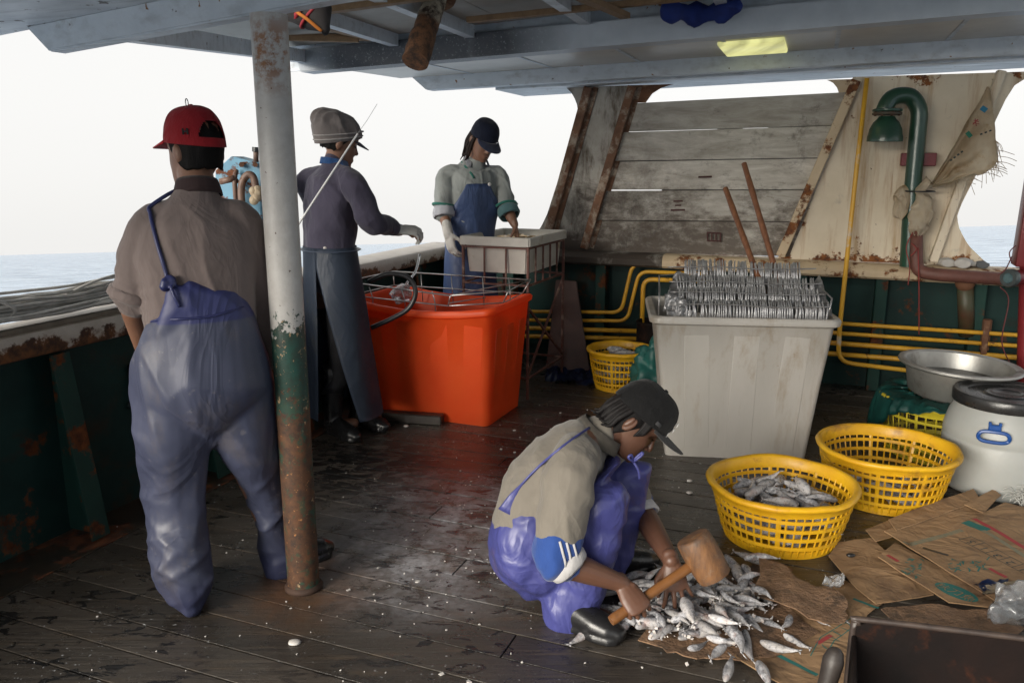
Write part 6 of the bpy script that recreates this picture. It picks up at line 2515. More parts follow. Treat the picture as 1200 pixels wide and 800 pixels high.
def from_view(bvh, x, y, lift):
    """The garment point that faces the photographer at pixel (x, y), lifted off the cloth."""
    d_ = (flo(x, y, 0) - Vector((0, 0, 1.5))).normalized() if y > 195 else None
    p = R(12.339)
    a_, b_ = (x - 600) / 960., -(y - 400) / 960.
    d_ = Vector((a_, math.cos(p) + b_ * math.sin(p), -math.sin(p) + b_ * math.cos(p))).normalized()
    loc, nor, idx, dist = bvh.ray_cast(Vector((0, 0, 1.5)), d_)
    return loc - d_ * lift if loc else None


def ribbon(bm, pts, w, th, normal_hint):
    tube(bm, pts, [(w, th)] * len(pts), normal_hint, 8, sq=.6)


# ------------------------------------------------------------------ A: red cap, seen from behind
def V(p):
    return Vector(p)


A = thing('person', 'man in red cap and blue waders seen from behind at the post', 'person', tuple(flo(250, 690, 0)))
fA = Vector((-.35, .94, 0)).normalized()
rA = Vector((.94, .35, 0)).normalized()
pel, wai, che, shm, nck = V((-1.015,2.62,0.811)), V((-1.01,2.62,0.984)), V((-1.014,2.63,1.205)), V((-1.006,2.64,1.357)), V((-1.005,2.66,1.426))
hdA = V((-1.017,2.7,1.532))
MA = Matrix.Translation(hdA) @ frame_from((-.82, .57, -.10), (.05, 0, 1)).to_4x4()
ls, rs = V((-1.135,2.6,1.306)), V((-0.882,2.7,1.304))
le, re_ = V((-1.22,2.6,1.072)), V((-0.845,2.76,0.98))
lw, rw = V((-1.283,2.8,0.832)), V((-0.866,2.86,0.723))
lhip, rhip = V((-1.096,2.6,0.7)), V((-0.942,2.66,0.682))
lkn, rkn = V((-1.14,2.6,0.383)), V((-0.911,2.78,0.329))
lan, ran = V((-1.102,2.57,0.086)), V((-0.868,2.85,0.087))
bm = BM()
head_bm(bm, MA)
limb(bm, [shm, nck, hdA + V((0, -.02, -.06))], [(.06, .05), (.056, .058), (.054, .056)], rA)
limb(bm, [pel, wai, che, shm + V((0, 0, .0))], [(.13, .09), (.12, .085), (.145, .09), (.085, .055)], rA)
for s, e, w_, sh in ((ls, le, lw, 1), (rs, re_, rw, -1)):
    limb(bm, [shm + (s - shm) * .4, s, (s + e) / 2, e, e + (w_ - e) * .4, w_], [.045, .046, .044, .040, .040, .028], rA)
for h_, k_, a_ in ((lhip, lkn, lan), (rhip, rkn, ran)):
    limb(bm, [h_, (h_ + k_) / 2, k_, k_ + (a_ - k_) * .35, a_], [.085, .075, .055, .055, .038], rA)
    limb(bm, [a_, a_ + V((.0, .02, -.03)), a_ + V((.01, .06, -.035))], [.034, .032, .026], rA)
hand_bm(bm, lw, (.35, .55, -.5), (.6, -.2, .3), (.2, .5, .6), (35, 45, 30))
hand_bm(bm, rw, (.10, .15, -1), (-.9, .2, 0), (-.1, 1, 0), (25, 35, 25))
obj('body', remesh(bm, .0062, 3), M_SKIN, A, world=True)
bm = BM()
hair_bm(bm, MA, -.052, seed=2.)
obj('hair', bm, M_HAIR, A, world=True)
capA = cap_parts(A, MA, M_REDCAP, hole=True, brim_len=.070, brim_tilt=-.18, grow=1.03)
b_ = BM()                                                        # hook clipped on the cap
ringtube(b_, (0, 0, 0), .009, .013, (.0016, .0016), 20, 6)
b_.transform(MA @ Matrix.Translation((.0, .015, .155)) @ Euler((R(90), 0, R(30))).to_matrix().to_4x4())
obj('hook', b_, M_WIRE, capA, world=True)
# shirt
bm = BM()
limb(bm, [pel + V((0, 0, .02)), wai, che + (wai - che) * .3, che, shm + (che - shm) * .35, shm, nck + V((0, 0, -.008))], [(.168, .120), (.170, .120), (.182, .125), (.188, .125), (.165, .112), (.100, .072), (.060, .056)], rA, 24)
limb(bm, [shm + (ls - shm) * .45, ls + V((0, 0, -.004)), ls + (le - ls) * .3, ls + (le - ls) * .7, le + (ls - le) * .03], [.058, .064, .070, .070, .065], rA)
limb(bm, [shm + (rs - shm) * .45, rs + V((0, 0, -.004)), rs + (re_ - rs) * .35, re_ + (rs - re_) * .15, re_ + (rw - re_) * .55], [.058, .064, .066, .058, .049], rA)


def foldA(p):
    q = p - che
    a = .006 * ridge(p, (7, 7, 2.2), 3.1) * min(1, max(.2, (1.35 - p.z) / .3))
    a += .007 * crease(p + Vector((.35 * p.z, 0, 0)), (7, 5, 2.2), 8., 3.6)
    dl = (p - (le + (ls - le) * .1)).length
    a += .007 * math.exp(-(dl / .09) ** 2) * math.sin((p - ls).length * 150 + 3 * noise.noise(p * 9))
    return a


shirtA = obj('shirt', remesh(bm, .0068, 4, foldA), M_BROWNSH, A, world=True)
bm = BM()
for k in range(3):                                               # rolled cuff
    ax_ = (ls - le).normalized()
    b2 = BM()
c_ = le + (ls - le) * .06
pts = []
Mx = (le - ls).to_track_quat('Z', 'Y').to_matrix().to_4x4()
for k, (dz, rr_) in enumerate(((-.016, .071), (.006, .069))):
    ringtube(bm, (0, 0, 0), rr_, rr_, (.010, .013), 36, 8)
bm.free()
bm = BM()
ringtube(bm, (0, 0, 0), .066, .066, (.011, .020), 40, 10)
for v in bm.verts:
    v.co += V((1, 1, .6)) * .006 * noise.noise(v.co * 40)
bm.transform(Matrix.Translation(c_) @ Mx)
obj('rolled_cuff', bm, M_BROWNSH, A, world=True)
bm = BM()
loops = []
for t, (r0, dz) in enumerate(((.060, -.020), (.063, .0), (.061, .022), (.066, .010), (.072, -.012), (.074, -.026))):
    loops.append([nck + V((0, .004, dz - .004)) + rA * (r0 * 1.02 * math.cos(2 * PI * i / 36)) + fA * (r0 * 1.0 * math.sin(2 * PI * i / 36)) + V((0, 0, -.016 * math.sin(2 * PI * i / 36))) for i in range(36)])
rings(bm, loops, True, False, False)
bmesh.ops.solidify(bm, geom=list(bm.faces), thickness=.003)
obj('collar', bm, M_COLLAR, A, world=True)
# waders
bm = BM()
limb(bm, [V((-0.993,2.61,1.036)), V((-1,2.6,0.943)), V((-1.012,2.6,0.828)), V((-1.017,2.61,0.738)), V((-1.023,2.63,0.655))], [(.158, .134), (.182, .148), (.208, .162), (.195, .15), (.13, .10)], rA, 28)
limb(bm, [V((-1.103,2.59,0.79)), V((-1.113,2.58,0.633)), V((-1.137,2.6,0.46)), V((-1.14,2.59,0.341)), V((-1.125,2.57,0.194)), V((-1.095,2.55,0.078)), V((-1.083,2.53,0.022))], [(.124, .135), (.118, .125), (.102, .110), (.094, .105), (.096, .108), (.070, .09), (.028, .05)], rA, 22)
limb(bm, [V((-0.941,2.66,0.771)), V((-0.916,2.68,0.599)), V((-0.894,2.75,0.416)), V((-0.881,2.8,0.26)), V((-0.874,2.84,0.106)), V((-0.863,2.83,0.02))], [(.128, .135), (.115, .12), (.088, .10), (.074, .09), (.070, .085), (.068, .08)], rA, 22)
limb(bm, [V((-1.006,2.5,0.975)), V((-1.019,2.485,1.059)), V((-1.045,2.485,1.128))], [(.10, .03), (.065, .022), (.016, .012)], rA, 16)


def foldW(p):
    a = .008 * ridge(p, (4.2, 4.2, 3.0), 1.3)
    lowz = max(0., min(1., (.66 - p.z) / .4))
    # seat: long folds running down from the knot; legs: slanting folds at knee and ankle
    q = Vector((p.x + .35 * (p.z - 1.0), p.y, p.z))
    a += .013 * (1 - lowz) * crease(q, (5.5, 3, 1.3), 3., 3.6)
    a += .011 * lowz * crease(p + Vector((0, 0, .8 * (p.x + 1.0))), (2.6, 2.6, 5.2), 5.5, 3.4)
    a += .008 * lowz * crease(p - Vector((0, 0, .6 * (p.x + 1.0))), (3.6, 3.6, 7.5), 1.5, 4.)
    a += .006 * math.exp(-((p.x - hdA.x - .03) / .025) ** 2) * (1 if p.z > .55 else 0) * (1 if p.y < pel.y - .05 else 0)
    return a - .003


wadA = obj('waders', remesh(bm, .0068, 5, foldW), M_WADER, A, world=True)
bv = surf(wadA)
bvs = surf(shirtA)
bm = BM()
knot = from_view(bv, 197, 334, .006) or V((-1.046,2.47,1.135))
cord = [from_view(bvs, x, y, .006) or V((-1.091,2.5,1.374)) for x, y in ((195, 322), (190, 305), (184, 285), (179, 265), (176, 250), (177, 241))]
tail = cord[-1]
sp_ = spline([knot] + cord + [ls * .35 + shm * .65 + fA * .02 + V((0, 0, .075)), ls * .35 + shm * .65 + fA * .10 + V((0, 0, .02))], 5)
tube(bm, sp_, [.0062] * len(sp_), n=8)
obj('strap_cord', bm, M_WADERN, A, world=True)
bm = BM()
for i in range(5):
    r2 = random.Random(i + 3)
    sphere(bm, knot + V((r2.uniform(-.018, .022), r2.uniform(-.014, .004), r2.uniform(-.02, .024))), (r2.uniform(.012, .02), .013, r2.uniform(.012, .02)), 12, 8)
pts = [knot + V((.012, -.012, 0)), knot + V((.025, -.022, -.03)), knot + V((.036, -.018, -.065))]
tube(bm, spline(pts, 4), [.0062] * 9, n=8)
obj('knot', remesh(bm, .004, 2), M_WADERN, A, world=True)
bm = BM()
wb_ = [from_view(bv, x, y, .0045) for x, y in ((172, 378), (185, 375), (205, 374), (225, 373), (245, 371), (265, 366), (285, 360))]
wb_ = [p for p in wb_ if p]
if len(wb_) > 2:
    sp_ = spline(wb_, 4)
    tube(bm, sp_, [(.003, .004)] * len(sp_), n=6)
    obj('seam', bm, M_WADERN, A, world=True)
else:
    bm.free()
bm = BM()
boot_bm(bm, ran + V((-.035, -.02, -ran.z)), (-0.711,2.966,0), ran + V((0, 0, .12)), .052)
obj('boot', remesh(bm, .006, 2), M_BOOT, A, world=True)
bm = BM()
boot_bm(bm, (lan.x - .0, lan.y - .02, 0), (lan.x - .06, lan.y + .22, 0), lan + V((0, 0, .12)), .046)
obj('boot', remesh(bm, .006, 2), M_BOOT, A, world=True)
# letter on the cap
bm = BM()
MH = MA @ Euler((0, 0, R(-128))).to_matrix().to_4x4()
for x, w_, z, h_ in ((-.0065, .0042, .0, .019), (.0065, .0042, 0, .019), (0, .010, 0, .0042)):
    box(bm, (x, .0985, .052 + z), (w_, .004, h_))
bm.transform(MA @ Euler((0, 0, R(132))).to_matrix().to_4x4())
o = obj('letter', bm, M_BLACKCAP, capA, world=True, smooth=False)
o['kind'] = 'stuff'

# ------------------------------------------------------------------ B: beanie, purple jersey, long apron
B = thing('person', 'man in grey beanie and long blue grey apron beside the orange tub', 'person', tuple(flo(410, 503, 0)))
fB = Vector((.80, .60, 0)).normalized()
rB = Vector((.60, -.80, 0)).normalized()
pel, wai, che, shm, nck = V((-0.982,4.42,0.889)), V((-0.983,4.42,1.069)), V((-0.964,4.42,1.287)), V((-0.947,4.42,1.443)), V((-0.938,4.43,1.5))
hd = V((-0.912,4.46,1.601))
MB_ = Matrix.Translation(hd) @ frame_from((.82, .42, -.30), (.2, 0, 1)).to_4x4()
rs, ls = V((-0.81,4.28,1.389)), V((-1.11,4.52,1.392))
re_, rw = V((-0.72,4.2,1.212)), V((-0.618,4.36,1.152))
le, lw = V((-1.056,4.6,1.166)), V((-0.995,4.56,1.056))
lhip, rhip = V((-1.033,4.47,0.835)), V((-0.916,4.36,0.851))
lft, rft = V((-0.887,4.571,0)), V((-1.004,4.417,0))
bm = BM()
head_bm(bm, MB_)
limb(bm, [shm, nck, hd + V((-.01, -.01, -.05))], [(.06, .05), (.056, .056), (.056, .056)], rB)
limb(bm, [pel, wai, che, shm], [(.13, .09), (.12, .085), (.145, .09), (.085, .055)], rB)
for s, e, w_ in ((ls, le, lw), (rs, re_, rw)):
    limb(bm, [shm + (s - shm) * .4, s, (s + e) / 2, e, e + (w_ - e) * .4, w_], [.042, .044, .042, .038, .036, .028], rB)
for h_, f_ in ((lhip, lft), (rhip, rft)):
    k_ = (h_ * .48 + f_ * .52) + fB * .03
    limb(bm, [h_, (h_ + k_) / 2, k_, f_ + V((0, 0, .28)), f_ + V((0, 0, .09))], [.085, .075, .055, .052, .038], rB)
    limb(bm, [f_ + V((0, 0, .08)), f_ + V((0, 0, .05)), f_ + fB * .12 + V((0, 0, .04))], [.036, .036, .03], rB)
hand_bm(bm, rw, (.95, .2, -.12), (-.1, .4, -.9), (.15, .8, .5), (20, 30, 20))
hand_bm(bm, lw, (.1, .7, -.5), (0, -.4, -.9), (-.9, -.1, .3), (40, 40, 30))
obj('body', remesh(bm, .0068, 3), M_SKIN, B, world=True)
bm = BM()
hair_bm(bm, MB_, -.040, seed=5.)
obj('hair', bm, M_HAIR, B, world=True)
face_bits(B, MB_)
# beanie: slouched back, with pale bands
bm = BM()
loops = []
for j in range(22):
    t = j / 21
    ph = t * PI / 2
    rr_ = math.cos(ph) ** .5 * (1 + .16 * math.sin(t * PI))
    cy = -.008 - .070 * math.sin(t * PI * .62)
    z = .006 + .140 * math.sin(ph) ** .9
    loops.append([MB_ @ V(((.088 * rr_ + .001) * math.cos(2 * PI * i / 44), cy + (.114 * rr_ + .001) * math.sin(2 * PI * i / 44) * (1.0), z + .054 * math.sin(2 * PI * i / 44) * (1 - t) ** 1.3)) for i in range(44)])
rings(bm, loops, True, True, True)
me = remesh(bm, .005, 3)
Bi = MB_.inverted()
for v in me.vertices:
    q = Bi @ v.co
    if q.z > .04:
        c_ = V((0, -.05, .10))
        d_ = (q - c_).normalized()
        v.co += (MB_.to_3x3() @ d_) * (.008 * ridge(q, (20, 8, 10), 2.) * min(1, (q.z - .04) / .04) + .006 * noise.noise(q * 22))
bnB = obj('beanie', me, M_BEANIE, B, world=True)
for z_, rr_ in ((.022, 1.045), (.044, 1.075)):
    bm = BM()
    pts = [MB_ @ V((.088 * rr_ * math.cos(2 * PI * i / 48), -.008 - .015 * z_ / .05 + .114 * rr_ * math.sin(2 * PI * i / 48), z_ + .052 * math.sin(2 * PI * i / 48))) for i in range(49)]
    tube(bm, pts, [(.0035, .0045)] * 49, MB_.to_3x3() @ V((0, 0, 1)), 8, cap=False)
    obj('beanie_band', bm, M_BAND, bnB, world=True)
bm = BM()
g = []
for j in range(6):
    r_ = []
    for i in range(13):
        ph = R(-55 + 110 * i / 12)
        e_ = math.cos(ph / R(55) * PI / 2) ** .6 * .062 * j / 5 if abs(ph) < R(54.9) else 0
        r_.append(bm.verts.new(MB_ @ V((.084 * math.sin(ph), .10 * math.cos(ph) + e_, .036 - .38 * e_ - .8 * (.084 * math.sin(ph)) ** 2))))
    g.append(r_)
for j in range(5):
    for i in range(12):
        bm.faces.new((g[j][i], g[j][i + 1], g[j + 1][i + 1], g[j + 1][i]))
bmesh.ops.remove_doubles(bm, verts=bm.verts, dist=1e-5)
bmesh.ops.solidify(bm, geom=list(bm.faces), thickness=.0035)
obj('visor', bm, M_NAVYCAP, B, world=True)
bm = BM()
limb(bm, [pel + V((0, 0, .02)), wai, che + (wai - che) * .35, che, shm + (che - shm) * .3, shm, nck + V((0, 0, -.01))], [(.165, .125), (.168, .125), (.178, .13), (.185, .13), (.175, .12), (.115, .085), (.062, .06)], rB, 24)
limb(bm, [shm + (rs - shm) * .45, rs, rs + (re_ - rs) * .4, re_, re_ + (rw - re_) * .5, rw + (re_ - rw) * .10], [.062, .068, .066, .060, .050, .040], rB)
limb(bm, [shm + (ls - shm) * .45, ls, ls + (le - ls) * .4, le, lw + (le - lw) * .10], [.062, .066, .066, .058, .040], rB)
shB = obj('jersey', remesh(bm, .007, 4, lambda p: .005 * ridge(p, (7, 7, 3.5), 6.2) + .008 * crease(p + Vector((.5 * p.z, 0, 0)), (6, 6, 4), 1.2, 3.6)), M_PURPLE, B, world=True)
bm = BM()
loops = [[nck + V((0, 0, dz)) + rB * (r0 * math.cos(2 * PI * i / 32)) + fB * (r0 * math.sin(2 * PI * i / 32)) + V((0, 0, -.014 * math.sin(2 * PI * i / 32))) for i in range(32)] for r0, dz in ((.062, -.03), (.064, .012), (.070, .014), (.078, -.018))]
rings(bm, loops, True, False, False)
bmesh.ops.solidify(bm, geom=list(bm.faces), thickness=.003)
obj('collar', bm, M_BLUECOL, B, world=True)
bm = BM()
hand_bm(bm, rw, (.95, .2, -.05), (-.1, .4, -.9), (.15, .8, .5), ((30, 45, 30), (34, 50, 30), (38, 50, 30), (40, 50, 30)), 1.2, .4)
limb(bm, [rw - V((.95, .2, -.12)) * .05, rw, rw + V((.95, .2, -.12)) * .02], [.034, .035, .034], rB)
obj('glove', remesh(bm, .005, 1, lambda p: .002 * noise.noise(p * 90)), M_GLOVE, B, world=True)
# apron wrapped round, open towards the photographer's left
bm = BM()
g = []
toc = math.atan2(-1., .21)                                       # direction towards the photographer
zA, zB_ = V((-0.983,4.42,1.06)).z, .13
for j in range(37):
    t = j / 36
    z = zA + (zB_ - zA) * t
    cx = V((-0.982,4.42,1.005)) * (1 - t) + V((-0.955,4.44,0.134)) * t
    ra = .172 + .075 * t ** .9
    rb2 = .135 + .075 * t
    gl = R(-30) - R(6) * t
    gr = R(-30) + max(0., (t - .12) / .88) ** .8 * R(50)
    r_ = []
    for i in range(73):
        s = i / 72
        ph = toc + gr + (2 * PI + gl - gr) * s + (R(14) * (1 - t) if i > 66 else 0) * 0
        k = 1 + t * (.035 * math.sin(ph * 7 + 2) + .03 * noise.noise(V((ph * 1.5, t * 2, 3)))) + .02 * noise.noise(V((ph * 3, t * 4, 0)))
        rad = (V((math.cos(ph), math.sin(ph), 0)))
        e_ = 1 / math.sqrt((rad.dot(rB) / ra) ** 2 + (rad.dot(fB) / rb2) ** 2)
        r_.append(bm.verts.new(V((cx.x, cx.y, z + .012 * t * noise.noise(V((ph, 0, 0))))) + rad * (e_ * k)))
    g.append(r_)
for j in range(36):
    for i in range(72):
        bm.faces.new((g[j][i], g[j][i + 1], g[j + 1][i + 1], g[j + 1][i]))
bmesh.ops.solidify(bm, geom=list(bm.faces), thickness=.004)
obj('apron', bm, M_APRON, B, world=True)
bm = BM()
pts = []
for i in range(41):
    ph = 2 * PI * i / 40
    rad = V((math.cos(ph), math.sin(ph), 0))
    e_ = 1 / math.sqrt((rad.dot(rB) / .177) ** 2 + (rad.dot(fB) / .140) ** 2)
    pts.append(V((-0.98,4.42,1.042)) + rad * e_)
tube(bm, pts, [(.004, .017)] * 41, (0, 0, .01), 8, cap=False)
obj('apron_belt', bm, M_APRON, B, world=True)
bm = BM()
for x, y in ((368, 297), (381, 291)):
    p_ = V((-1.039,4.3,1.032)) if x == 368 else V((-0.973,4.27,1.062))
    tube(bm, [p_ + V((0, .012, 0)), p_ + V((0, -.004, 0))], [.012, .010], n=14)
o = obj('snap_button', bm, mat('pale_button', (.55, .52, .50), rough=.4), B, world=True)
o['kind'] = 'stuff'
bm = BM()
for h_, f_ in ((lhip, lft), (rhip, rft)):
    k_ = (h_ * .48 + f_ * .52) + fB * .03
    limb(bm, [h_ + V((0, 0, .03)), (h_ + k_) / 2, k_, f_ + V((0, 0, .26))], [.085, .085, .072, .066], rB)
obj('trousers', remesh(bm, .008, 4, lambda p: .005 * ridge(p, (6, 6, 10), 2)), M_DARKTR, B, world=True)
for f_, tw_ in ((lft, V((.21, -.15, 0))), (rft, V((.19, -.18, 0)))):
    bm = BM()
    boot_bm(bm, f_ - tw_ * .25, f_ + tw_ * .85, f_ + V((0, 0, .36)), .05, .062)
    obj('boot', remesh(bm, .0065, 2), M_BOOT, B, world=True)

# ------------------------------------------------------------------ C: navy cap, sage shirt, bib apron
Cc = thing('person', 'long haired man in navy cap working over the white tray', 'person', tuple(V((-0.281,5.62,0.87)) * V((1, 1, 0)) if False else (V((-0.281,5.62,0.87)).x, V((-0.281,5.62,0.87)).y, 0)))
fC = Vector((.38, -.92, 0)).normalized()
rC = Vector((-.92, -.38, 0)).normalized()
pel, wai, che, shm, nck = V((-0.294,5.64,0.868)), V((-0.286,5.64,1.055)), V((-0.272,5.64,1.297)), V((-0.26,5.66,1.455)), V((-0.241,5.65,1.517))
hd = V((-0.192,5.58,1.638))
MC = Matrix.Translation(hd) @ frame_from((.42, -.74, -.52), (.1, 0, 1)).to_4x4()
rs, ls = V((-0.439,5.58,1.405)), V((-0.081,5.7,1.409))
re_, rw = V((-0.462,5.54,1.188)), V((-0.423,5.44,1.049))
le, lw = V((-0.035,5.6,1.196)), V((0.017,5.5,1.094))
gx = pel.x
bm = BM()
head_bm(bm, MC)
limb(bm, [shm, nck, hd + V((-.01, .025, -.05))], [(.06, .05), (.056, .056), (.054, .056)], rC)
limb(bm, [pel, wai, che, shm], [(.13, .09), (.12, .085), (.145, .09), (.085, .055)], rC)
for s, e, w_ in ((ls, le, lw), (rs, re_, rw)):
    limb(bm, [shm + (s - shm) * .4, s, (s + e) / 2, e, e + (w_ - e) * .45, w_], [.042, .042, .042, .039, .037, .027], rC)
feet = [V((pel.x - .10, pel.y - .02, 0)), V((pel.x + .10, pel.y + .02, 0))]
for f_ in feet:
    h_ = V((f_.x * .7 + pel.x * .3, f_.y, pel.z - .03))
    limb(bm, [h_, h_ * .5 + f_ * .5, f_ + V((0, 0, .30)), f_ + V((0, 0, .09))], [.085, .058, .052, .038], rC)
    limb(bm, [f_ + V((0, 0, .08)), f_ + V((0, 0, .05)), f_ + fC * .12 + V((0, 0, .04))], [.036, .036, .03], rC)
hand_bm(bm, lw, (.20, -.10, -1), (-.75, -.2, -.2), (-.3, -1, 0), ((20, 35, 20), (15, 30, 20), (20, 35, 25), (30, 40, 30)), thumb=.7)
hand_bm(bm, rw, (.20, -.2, -1), (.7, .6, 0), (.5, -.9, 0), (12, 18, 12))
obj('body', remesh(bm, .0068, 2), M_SKIN, Cc, world=True)
bm = BM()
hair_bm(bm, MC, -.10, seed=9.)
lk = []
rr = random.Random(31)
for i in range(26):
    s = -1 if i % 2 else 1
    a = rr.uniform(0, 1)
    x0, y0 = s * .078 * (1 - .25 * a), .02 - .10 * a
    lk.append([(x0, y0, .02), (x0 * 1.08 + rr.uniform(-.008, .008), y0 - .01, -.05), (x0 * 1.0 + rr.uniform(-.015, .012), y0 - .012 + rr.uniform(-.02, .015), -.12), (x0 * .95 + rr.uniform(-.03, .02), y0 - .02 + rr.uniform(-.03, .02), -.16 - rr.uniform(0, .05))])
locks(bm, MC, lk, .011)
obj('hair', bm, M_BROWNHAIR, Cc, world=True)
cap_parts(Cc, MC, M_NAVYCAP, brim_len=.078, brim_tilt=-.35, grow=1.06)
face_bits(Cc, MC)
bm = BM()
limb(bm, [pel + V((0, 0, .0)), wai, che + (wai - che) * .35, che, shm + (che - shm) * .3, shm, nck + V((0, 0, -.012))], [(.16, .115), (.16, .115), (.17, .122), (.178, .125), (.17, .115), (.115, .085), (.062, .06)], rC, 24)
limb(bm, [shm + (rs - shm) * .45, rs, rs + (re_ - rs) * .5, re_, re_ + (rw - re_) * .18], [.055, .058, .062, .062, .057], rC)
limb(bm, [shm + (ls - shm) * .45, ls, ls + (le - ls) * .5, le, le + (lw - le) * .15], [.055, .057, .060, .057, .053], rC)
shC = obj('shirt', remesh(bm, .007, 4, lambda p: .005 * ridge(p, (7, 7, 4.5), 4.4) + .008 * crease(p + Vector((.4 * p.z, 0, 0)), (7, 7, 4.5), 1.9, 3.6)), M_SAGE, Cc, world=True)
for s, e, w_, t0 in ((rs, re_, rw, .86), (ls, le, lw, .92)):
    ax_ = (e - s).normalized()
    for nm, mt, a_, b_r, r0 in (('sleeve_trim', M_GREENTR, .0, .010, .072), ('cuff', M_CUFFC, .055, .036, .068)):
        bm = BM()
        ringtube(bm, (0, 0, 0), r0 * .98, r0 * .98, (.008, b_r), 32, 8)
        for v in bm.verts:
            v.co += V((1, 1, .4)) * .005 * noise.noise(v.co * 35)
        p_ = s + (e - s) * t0 + ((w_ - e).normalized() * .6 + ax_ * .4) * a_
        dirv = ax_ if a_ == 0 else (ax_ * .5 + (w_ - e).normalized() * .5)
        bm.transform(Matrix.Translation(p_) @ dirv.to_track_quat('Z', 'Y').to_matrix().to_4x4())
        obj(nm, bm, mt if not (nm == 'cuff' and s is ls) else cloth_mat('teal_cuff', (.07, .15, .16)), Cc, world=True)
bm = BM()
loops = [[nck + V((0, 0, dz)) + rC * (r0 * math.cos(R(134) + R(272) * i / 32 )) + fC * (r0 * math.sin(R(134) + R(272) * i / 32)) + V((0, 0, -.045 * math.sin(R(134) + R(272) * i / 32))) for i in range(33)] for r0, dz in ((.062, -.03), (.066, .016), (.073, .016), (.090, -.022))]
rings(bm, loops, False)
bmesh.ops.solidify(bm, geom=list(bm.faces), thickness=.003)
obj('collar', bm, M_CUFFC, Cc, world=True)
bvs = surf(shC)
bm = BM()
pts = [p for p in (from_view(bvs, x, y, .004) for x, y in ((541, 189), (546, 196), (552, 203), (556, 209))) if p]
if len(pts) > 1:
    tube(bm, pts, [(.008, .003)] * len(pts), (1, 0, 0), 6)
    obj('placket', bm, M_GREENTR, Cc, world=True)
else:
    bm.free()
# bib apron: laid over the front of the shirt, then hanging as a skirt
bm = BM()
g = []
Cb = [BVHTree.FromPolygons([MTX[shC.name] @ v.co for v in shC.data.vertices], [p.vertices[:] for p in shC.data.polygons])][0]
zt_ = V((-0.267,5.55,1.372)).z
zbt = .16
for j in range(31):
    t = j / 30
    z = zt_ + (zbt - zt_) * t
    mid = che + (wai - che) * ((che.z - z) / (che.z - wai.z)) if z > wai.z else V((wai.x + (pel.x - wai.x) * .4, wai.y, z))
    # half-angle of the bib: narrow above, right round the hips below
    ha_ = R(33) + R(67) * min(1., max(0., (zt_ - z) / .30)) ** 1.2
    r_ = []
    for i in range(33):
        ph = -ha_ + 2 * ha_ * i / 32
        rad = fC * math.cos(ph) - rC * math.sin(ph)
        if z > pel.z:
            o_ = V((mid.x, mid.y, z))
            hit = Cb.ray_cast(o_ + rad * .5, -rad)
            e_ = (hit[0] - o_).length + .008 if hit[0] else .16
            e_ = min(e_, .19)
        else:
            e_ = 1 / math.sqrt((math.sin(ph) / .175) ** 2 + (math.cos(ph) / .135) ** 2) + .05 * (pel.z - z)
        e_ += .008 * noise.noise(V((ph * 2.2, z * 5, 4))) + .010 * min(1, max(0, (1.0 - z) * 2)) * math.sin(ph * 6)
        r_.append(bm.verts.new(V((mid.x, mid.y, z)) + rad * e_))
    g.append(r_)
for j in range(30):
    for i in range(32):
        bm.faces.new((g[j][i], g[j][i + 1], g[j + 1][i + 1], g[j + 1][i]))
bmesh.ops.smooth_vert(bm, verts=bm.verts, factor=.5, use_axis_x=True, use_axis_y=True, use_axis_z=True)
bmesh.ops.smooth_vert(bm, verts=bm.verts, factor=.5, use_axis_x=True, use_axis_y=True, use_axis_z=True)
apv = [g[0][0].co.copy(), g[0][32].co.copy()]
bmesh.ops.solidify(bm, geom=list(bm.faces), thickness=.003)
obj('bib_apron', bm, M_APRONC, Cc, world=True)
for a_, (x, y) in zip(apv, ((537, 192), (574, 193))):
    q = from_view(bvs, x, y, .006)
    if q:
        bm = BM()
        m1 = lay(bvs, [(a_ * .6 + q * .4), (a_ * .3 + q * .7)], .005)
        tube(bm, spline([a_] + m1 + [q, q + V((0, .07, .01))], 4), [(.006, .003)] * 17, (1, 0, 0), 6)
        obj('apron_strap', bm, M_TANSTRAP, Cc, world=True)
bm = BM()
bt = apv[1] if apv[1].x > apv[0].x else apv[0]
tube(bm, [bt + fC * .004, bt + fC * .012], [.013, .011], n=16)
obj('button', bm, mat('white_button', (.62, .60, .58), rough=.4), Cc, world=True)
bm = BM()
hand_bm(bm, rw, (.20, -.2, -1), (.7, .6, 0), (.5, -.9, 0), (22, 30, 20), 1.2, .3)
limb(bm, [rw + V((-.01, .01, .05)), rw, rw + V((.004, -.004, -.02))], [.033, .034, .034], rC)
obj('glove', remesh(bm, .005, 1, lambda p: .002 * noise.noise(p * 90)), M_GLOVE, Cc, world=True)
bm = BM()
for f_ in feet:
    h_ = V((f_.x * .7 + pel.x * .3, f_.y, pel.z - .03))
    limb(bm, [h_, h_ * .5 + f_ * .5, f_ + V((0, 0, .26))], [.10, .075, .066], rC)
obj('trousers', remesh(bm, .009, 3), M_DARKTR, Cc, world=True)
for f_ in feet:
    bm = BM()
    boot_bm(bm, f_ - fC * .06, f_ + fC * .20, f_ + V((0, 0, .34)), .05, .06)
    obj('boot', remesh(bm, .0075, 2), M_BOOT, Cc, world=True)

